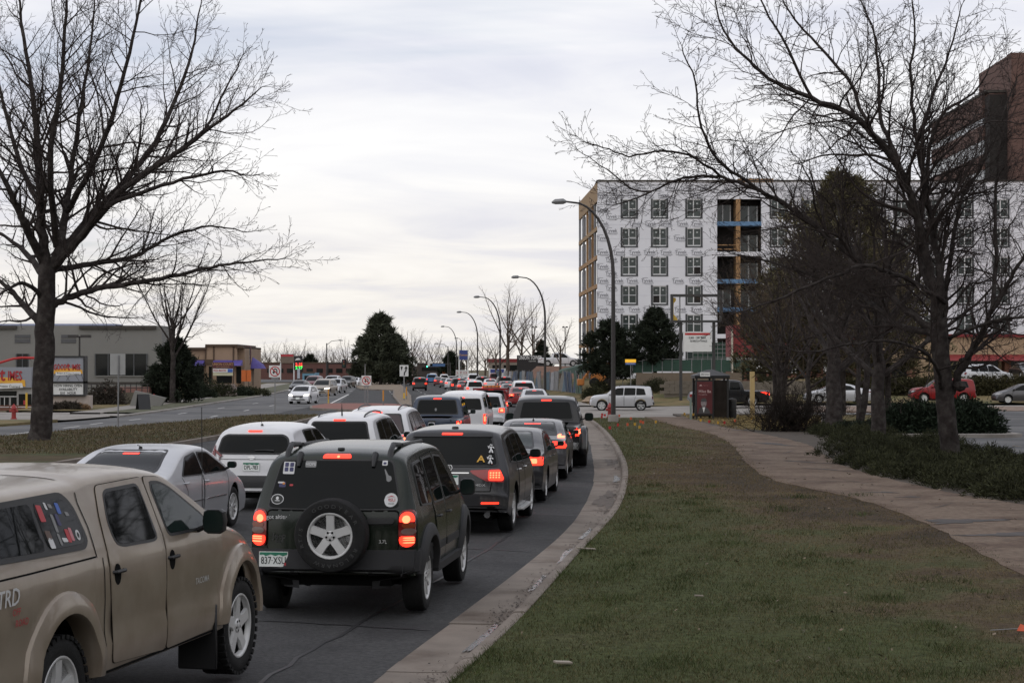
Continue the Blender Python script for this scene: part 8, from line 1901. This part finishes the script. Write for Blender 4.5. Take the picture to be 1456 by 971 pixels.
# far bare trees
def far_trees():
    protos = [gen_tree('bare_tree', 'x', 0, 0, 0, 10, 4.5, 41 + i, .22, .25, 8, lvl=2, cap=2200, m=M_twigb, mt=M_twigb, dens=2.6, upr=1.0, group='bare trees on the far skyline') for i in range(3)]
    spots = [(722, 262, 13.5, 'pale bare tree rising between the third and second curved lamps'), (742, 270, 10.5, 'bare tree just left of the tower sign'), (705, 275, 8, 'small bare tree by the third curved lamp'), (758, 268, 11, 'bare tree standing over the tower sign'), (797, 240, 7.5, 'spreading bare tree right of the raised white pickup'), (690, 300, 8, 'bare tree near the fourth curved lamp')]
    first = True; rng = random.Random(77); used = [False] * 3
    G = 'bare trees on the far skyline'
    for i in range(34):
        px = 362 + i * 6.2 + rng.uniform(-2, 2)
        if px < 505 or px > 575: spots.append((px, rng.uniform(430, 520), rng.uniform(6.5, 10), 'far skyline bare tree ' + ('above the fish sign and warehouse' if px < 400 else 'behind the billboard and price sign' if px < 440 else 'behind the left signal mast')))
    for i in range(12): spots.append((592 + i * 8 + rng.uniform(-2, 2), rng.uniform(450, 520), rng.uniform(7, 11), 'far skyline bare tree ' + ('right of the median evergreen, over the green signals' if i < 5 else 'behind the tall blue gas sign')))
    for (px, Y) in ((586, 330), (577, 320)): spots.append((px, Y, 9.5, 'bare tree crown leaning out of the %s of the median evergreen' % ('right side' if px == 586 else 'right edge')))
    ORD = 'first second third fourth fifth sixth seventh eighth ninth tenth eleventh twelfth'.split(); cnt = {}
    for i, (px, Y, H, lab) in enumerate(sorted(spots)):
        if 'skyline' in lab: cnt[lab] = cnt.get(lab, 0) + 1; lab = lab + ', %s from left' % ORD[cnt[lab] - 1]
        p = protos[i % 3]
        o = p if not used[i % 3] else copy_tree(p); used[i % 3] = True
        x = ax(px, Y); o.location = (x, Y, min(h(x, Y), 1.6) if Y < 300 else 0); o.scale = (H / 10 * rng.uniform(.9, 1.2),) * 2 + (H / 10,); o.rotation_euler = (0, 0, rng.uniform(0, 6)); o['label'] = lab; o['category'] = 'tree'
        if 'skyline' in lab: o['group'] = G
        elif 'group' in o.keys(): del o['group']
far_trees()

# ------------------------------------------------------------------ evergreens and shrubs: clumps of needle faces
M_pine = mat('pine_needles', (0.021, 0.027, 0.017), 0.8, spec=0.15, var=.3, vs=.8, island=.45)
M_pine2 = mat('pine_needles_olive', (0.092, 0.080, 0.042), 0.8, spec=0.15, var=.35, vs=.6, island=.5)
M_pine3 = mat('hazed_evergreen', (0.052, 0.058, 0.038), 0.8, spec=.15, var=.35, vs=.5, island=.5)  # needle colour lightened, the haze of distance put into the tone
M_junip = mat('juniper_green', (0.034, 0.036, 0.017), 0.85, spec=0.15, var=.4, vs=.8, island=.5)
M_hedge = mat('hedge_brown_green', (0.045, 0.042, 0.020), 0.85, spec=0.15, var=.35, vs=.8, island=.5)
M_shrub = mat('round_shrub', (0.040, 0.042, 0.022), 0.85, spec=0.15, var=.3, vs=1.5, island=.45)
def needles(P, N, per, rad, ln, wd, seed, up=.25, out=.8):
    r = np.random.default_rng(seed); C = np.repeat(P, per, 0); D = np.repeat(N, per, 0); n = len(C)
    C = C + r.normal(0, rad, (n, 3)); d = D * out + r.normal(0, .6, (n, 3)); d[:, 2] += up; d /= np.linalg.norm(d, axis=1)[:, None] + 1e-9
    s = np.cross(d, r.normal(0, 1, (n, 3))); s /= np.linalg.norm(s, axis=1)[:, None] + 1e-9
    l = (ln * r.uniform(.6, 1.4, n))[:, None]; w = (wd * r.uniform(.6, 1.4, n))[:, None]
    V = np.stack([C - s * w, C + s * w, C + d * l], 1); return V.reshape(-1, 3)
def pine(label, x, y, z, H, R, seed, m, nclump=900, per=14, ln=.4, wd=.05, shape=None, trunk=.2, z0=.18, name='pine_tree', group=None, lean=0):
    root = empty(name, (x, y, z), 0, label, 'tree', group); r = np.random.default_rng(seed); rng = random.Random(seed)
    b = MB(); b.tube([(0, 0, -.2), (.05, 0, H * .4), (lean, 0, H * .93)], [trunk, trunk * .7, .03], 9); b.obj('trunk', M_bark, root)
    P = []; N = []; b = MB(); nb = int(34 + H * 3); sh = shape or (lambda t: (1 - t) ** .75 * (.45 + 1.0 * min(1, t * 4)))
    for i in range(nb):
        t = (i + rng.random()) / nb; zz = H * (z0 + (1 - z0) * t); a = i * 2.399 + rng.uniform(-.3, .3); rr_ = R * sh(t) * rng.uniform(.62, 1.14); rise = rng.uniform(-.05, .35)
        e = Vector((cos(a) * rr_ + lean * zz / H, sin(a) * rr_, zz + rr_ * rise)); s0 = Vector((lean * zz / H, 0, zz - .1)); b.tube([s0, (s0 + e) / 2 + Vector((0, 0, .05)), e], [.05, .035, .012], 4, False)
        kk = max(3, int(nclump / nb))
        for j in range(kk):
            f = rng.uniform(.25, 1.05) ** .7; q = s0.lerp(e, f); P.append((q.x + rng.gauss(0, .12 * rr_), q.y + rng.gauss(0, .12 * rr_), q.z + rng.gauss(0, .09 * rr_))); N.append((cos(a) * .8, sin(a) * .8, .35))
    b.obj('branches', M_bark, root)
    V = needles(np.array(P), np.array(N), per, .11 * max(1, R / 2.5), ln, wd, seed); numesh('crown', V, np.arange(len(V)).reshape(-1, 3), m, root); return root
pz = lambda px, Y: h(ax(px, Y), Y)
pine('dark pine behind the lamp post, left of the pair on the bank', ax(868, 150), 150, pz(868, 150) + .1, 5.6, 2.7, 51, M_pine, 1100, 15, .34, .05, lambda t: (1 - t) ** .6 * (.75 + .4 * min(1, t * 3)), .24)
pine('dark pine right of the pair, bare stem below a dense crown', ax(931, 151), 151, pz(931, 151) + .1, 6.2, 2.4, 52, M_pine, 1100, 15, .34, .05, lambda t: (1 - t) ** .55 * (.7 + .5 * min(1, t * 3)), .2, .22)
pine('big olive pine with a broad crown standing behind the bare trees', ax(1195, 100), 100, .1, 13.3, 4.6, 53, M_pine2, 1500, 13, .46, .05, lambda t: (1 - t) ** .6 * (.6 + .6 * min(1, t * 3)), .32, .2)
pine('olive pine low on the left of the big olive pine', ax(1112, 106), 106, .1, 8.4, 3.2, 54, M_pine2, 700, 13, .42, .05, lambda t: (1 - t) ** .5, .2, .22)
pine('olive pine on the right of the big olive pine, behind the forked trunk', ax(1262, 104), 104, .1, 9.6, 3.2, 63, M_pine2, 700, 13, .42, .05, lambda t: (1 - t) ** .55, .2, .22)
for i_, (px_, Y_, H_, lab_) in enumerate(((1110, 98, 8.5, 'brown twiggy bare tree at the left end of the thicket, low crown'), (1150, 92, 9.0, 'brown twiggy bare tree in the middle of the thicket'), (1222, 90, 9.5, 'brown twiggy bare tree under the big olive pine'))): gen_tree('bare_tree', lab_, ax(px_, Y_), Y_, .1, H_, 4.6, 120 + i_, .16, .2, 12, cap=11000, dens=3.2, m=mat('twig_brown_dark', (.085, .064, .046), .95, spec=.1, var=.3))
pine('dark evergreen mass by the grey building, under the upright bare tree', ax(250, 140), 140, .1, 4.8, 2.3, 55, M_pine, 1200, 14, .30, .05, lambda t: (1 - t) ** .45 * 1.0, .2, .04)
pine('left dark juniper beside the sloping wing wall', ax(224, 141), 141, .1, 2.8, 1.2, 56, M_pine, 500, 14, .26, .045, lambda t: (1 - t) ** .4, .12, .03)
pine('tall evergreen clump in the far median, main spire', ax(541, 300), 300, 0, 11.6, 4.6, 57, M_pine3, 1000, 12, .75, .10, lambda t: (1 - t) ** .5 * (.6 + .4 * min(1, t * 3)), .35, .06)
pine('evergreen on the left flank of the far median clump', ax(524, 304), 304, 0, 8.4, 3.6, 58, M_pine3, 800, 12, .75, .11, lambda t: (1 - t) ** .5, .3, .05)
pine('evergreen on the right flank of the far median clump', ax(562, 306), 306, 0, 8.2, 3.6, 59, M_pine3, 800, 12, .75, .11, lambda t: (1 - t) ** .5, .3, .05)
pine('dark spire evergreen behind the tower sign', ax(770, 280), 280, 1.4, 5.6, 1.6, 60, M_pine, 500, 10, .5, .09, None, .2, .05)
pine('far dark evergreen left of the tall blue sign', ax(641, 430), 430, 0, 6.5, 3.2, 61, M_pine, 400, 10, .8, .14, lambda t: (1 - t) ** .5, .3, .04)
pine('small far evergreen on the skyline left of the mast', ax(441, 430), 430, 0, 6.0, 2.4, 62, M_pine, 300, 10, .8, .14, None, .3, .04)

def mound(name, label, cat, pts, m, per, ln, wd, seed, group=None, kind=None, core=True, stems=True):
    """a shrub: core branches plus leaf faces over given ellipsoids (x,y,z,rx,ry,rz)"""
    c = pts[0]; root = empty(name, (c[0], c[1], c[2]), 0, label, cat, group) if not kind else None
    r = np.random.default_rng(seed); P = []; N = []
    for (x, y, z, rx, ry, rz, n) in pts:
        d = r.normal(0, 1, (n, 3)); d /= np.linalg.norm(d, axis=1)[:, None]; d[:, 2] = np.abs(d[:, 2]) if z < 2 else d[:, 2]
        f = r.uniform(.55, 1.04, n)[:, None] ** .6; q = d * f * np.array([rx, ry, rz]) + np.array([x, y, z]); q += r.normal(0, .06, q.shape) * np.array([rx, ry, rz]); P.append(q); N.append(d)
    P, N = np.concatenate(P), np.concatenate(N); V = needles(P, N, per, min(.12, pts[0][5] * .14), ln, wd, seed)
    if root: V = V - np.array(root.location)
    o = numesh('foliage' if root else name, V, np.arange(len(V)).reshape(-1, 3), m, root)
    if kind: tag(o, kind=kind)
    if root and stems:
        b = MB(); rg = random.Random(seed)
        for i in range(10):
            p = pts[i % len(pts)]; a = rg.uniform(0, 6.28); b.tube([(p[0] - c[0], p[1] - c[1], -.05), (p[0] - c[0] + cos(a) * p[3] * .6, p[1] - c[1] + sin(a) * p[4] * .6, p[5] * .8)], [.03, .01], 4, False)
        b.obj('stems', M_bark, root)
    return root or o
# round clipped shrubs on the bank
for (px, Y, rx, rz, lab) in ((843, 147, .85, .85, 'round clipped shrub on the bank left of the lamp post'), (853, 150, .85, .95, 'round clipped shrub behind its neighbour at the left pine'), (914, 148, 1.1, .85, 'round clipped shrub above the roof of the side street suv'), (934, 145, 1.2, .95, 'wide clipped shrub right of the side street suv roof'), (1095, 146, 1.0, .9, 'clipped green shrub behind the yellow post')):
    x = ax(px, Y); z = h(x, Y) + .1; mound('round_shrub', lab, 'shrub', [(x, Y, z, rx, rx, rz, 420)], M_shrub, 7, .12, .035, int(px), 'round clipped shrubs on the bank')
# clipped hedge island and the juniper bed
hx0, hx1 = 15.6, 19.3
mound('hedge', 'dense dark juniper hedge on the kerbed car park island', 'hedge', [(15.4 + i * .55, 71.2 + .25 * (i % 2), .15, .75, 1.0, 1.12 + .14 * sin(i * 1.7), 420) for i in range(7)], mat('dark_juniper', (0.016, 0.024, 0.014), .85, spec=.15, var=.35, vs=1.0, island=.5), 8, .17, .035, 91)
mound('hedge', 'low dark shrubs spilling left of the juniper hedge island', 'hedge', [(13.3 + i * .55, 71 + .3 * (i % 3), .12, .55, .7, .45, 160) for i in range(4)], M_pine, 8, .15, .03, 92)
isl = [(14.6, 69.4), (19.0, 69.2), (19.9, 70.0), (20.0, 71.6), (19.2, 72.8), (14.8, 73.0)]
def kerb_ring(name, pts, z0, z1, m):
    n = len(pts); V = [(x, y, z) for z in (z0, z1) for x, y in pts]; F = [tuple(range(n, 2 * n))] + [(i, (i+1) % n, n + (i+1) % n, n + i) for i in range(n)]; tag(mk(name, V, F, m, smooth=False), kind='structure')
kerb_ring('car_park_island', isl, .0, .19, M_conc2)
def juniper_bed():
    r = np.random.default_rng(33); Q = []
    for i in range(230):
        Y = 1 / r.uniform(1 / 76, 1 / 32); a = pr(Y) + .35 + max(0, Y - 54) * .11; b_ = 14.6 if Y > 56 else 12.2 + 3.4 * (Y - 32) / 24 * .7 + (1.5 if Y < 40 else 0)
        if Y < 35: b_ = max(b_, 13.2)
        X = a + (b_ - a) * r.uniform(0, 1); s = r.uniform(.45, .9); Q.append((X, Y, .10, s, s, r.uniform(.26, .50), 70))
    mound('juniper_ground_cover', '', '', Q, M_junip, 12, .10, .013, 93, kind='stuff')
juniper_bed()
# long hedge behind the parked cars
def back_hedge():
    Y = 141.; x0, x1 = ax(1168, Y), ax(1475, Y); n = 34
    mound('hedge', 'long clipped brown green hedge behind the red suv', 'hedge', [(x0 + (x1 - x0) * i / n, Y + .2 * (i % 2), h(30, Y) + .05, .75, .7, 1.45, 150) for i in range(n + 1)], M_hedge, 7, .18, .05, 94)
back_hedge()
# brown leafless bush in front of the thicket
def bush():
    x0, Y = ax(1130, 74), 75.; root = empty('bare_bush', (x0, Y, .12), 0, 'dense leafless brown bush beside the path at the thicket', 'bush'); t = Tree(71); t.cap = 50000; r = t.r
    for i in range(150):
        a = r.uniform(0, 6.28); e = r.uniform(.3, 1.4); q = Vector((r.gauss(0, .75), r.gauss(0, .4), 0)); d = Vector((cos(a) * cos(e), sin(a) * cos(e), sin(e))); t.grow(q, d, r.uniform(1.0, 1.75) , .022, 2, .05, .2, .2, (.4, .9), 4.2, .5)
    t.done(root, mat('bush_twig', (.032, .026, .022), .9, spec=.1, var=.3)); return root
bush()
# shrubs by the left signs
for (px, Y, rx, rz, m, lab) in ((303, 170, 2.0, 1.5, M_shrub, 'grey green shrub heap under the directory sign'), (285, 165, 1.3, .9, M_pine, 'dark low shrub left end of the stone wall'), (335, 176, 1.6, .9, M_pine, 'dark low shrub at the right end of the stone wall'), (352, 180, 2.0, .8, M_shrub, 'low shrub strip under the orange banners'), (152, 131, 1.3, 1.6, mat('brown_shrub', (.05, .04, .03), .9, island=.4), 'brown dry shrub in front of the olive block wall'), (94, 114.5, .8, .45, MATS['brown_shrub'], 'dry shrub at the foot of the burger sign'), (110, 115, .7, .3, mat('straw_shrub', (.22, .14, .08), .9, island=.4), 'straw coloured grass clump at the burger sign base')):
    x = ax(px, Y); mound('shrub', lab, 'shrub', [(x + rx * .5 * (i - 1), Y, .1, rx * .6, rx * .5, rz * (1 if i == 1 else .8), 160) for i in range(3)], m, 6, .2, .05, int(px))
# bare trees the windows reflect, and unseen evergreens added to darken reflections
def surroundings():
    src = [o for o in bpy.data.objects if o.name.startswith('bare_tree') and o.parent is None and 'forked grey' in o.get('label', '')][0]
    for i, (x, y, s) in enumerate(((17.6, 41, 1.35), (18.5, 30, 1.75), (10.5, 6, 1.5), (9.5, -7, 1.4))):
        c = copy_tree(src); c.location = (x, y, .1); c.scale = (s, s, s); c.rotation_euler = (0, 0, 1.3 + i * 1.7); c['label'] = 'bare street tree on the verge beside the camera'; c['group'] = 'bare trees beside the camera'
    ev = [o for o in bpy.data.objects if o.parent is None and 'main spire' in o.get('label', '')][0]
    for i in range(12):
        c = copy_tree(ev); x = -38 + i * 7; c.location = (x, -34 - 5 * (i % 3), 0); c.scale = (1.2, 1.2, .95 + .12 * (i % 4)); c.rotation_euler = (0, 0, i * 1.1); c['label'] = 'unseen evergreen added behind the camera to darken reflections'; c['group'] = 'unseen evergreens added behind the camera'
    for i in range(6):
        c = copy_tree(ev); c.location = (27 + 2 * (i % 2), -14 + i * 9, 0); c.scale = (1, 1, .8 + .1 * (i % 3)); c.rotation_euler = (0, 0, i * 2.1); c['label'] = 'unseen evergreen added right of the camera to darken reflections'; c['group'] = 'unseen evergreens added right of the camera'
surroundings()
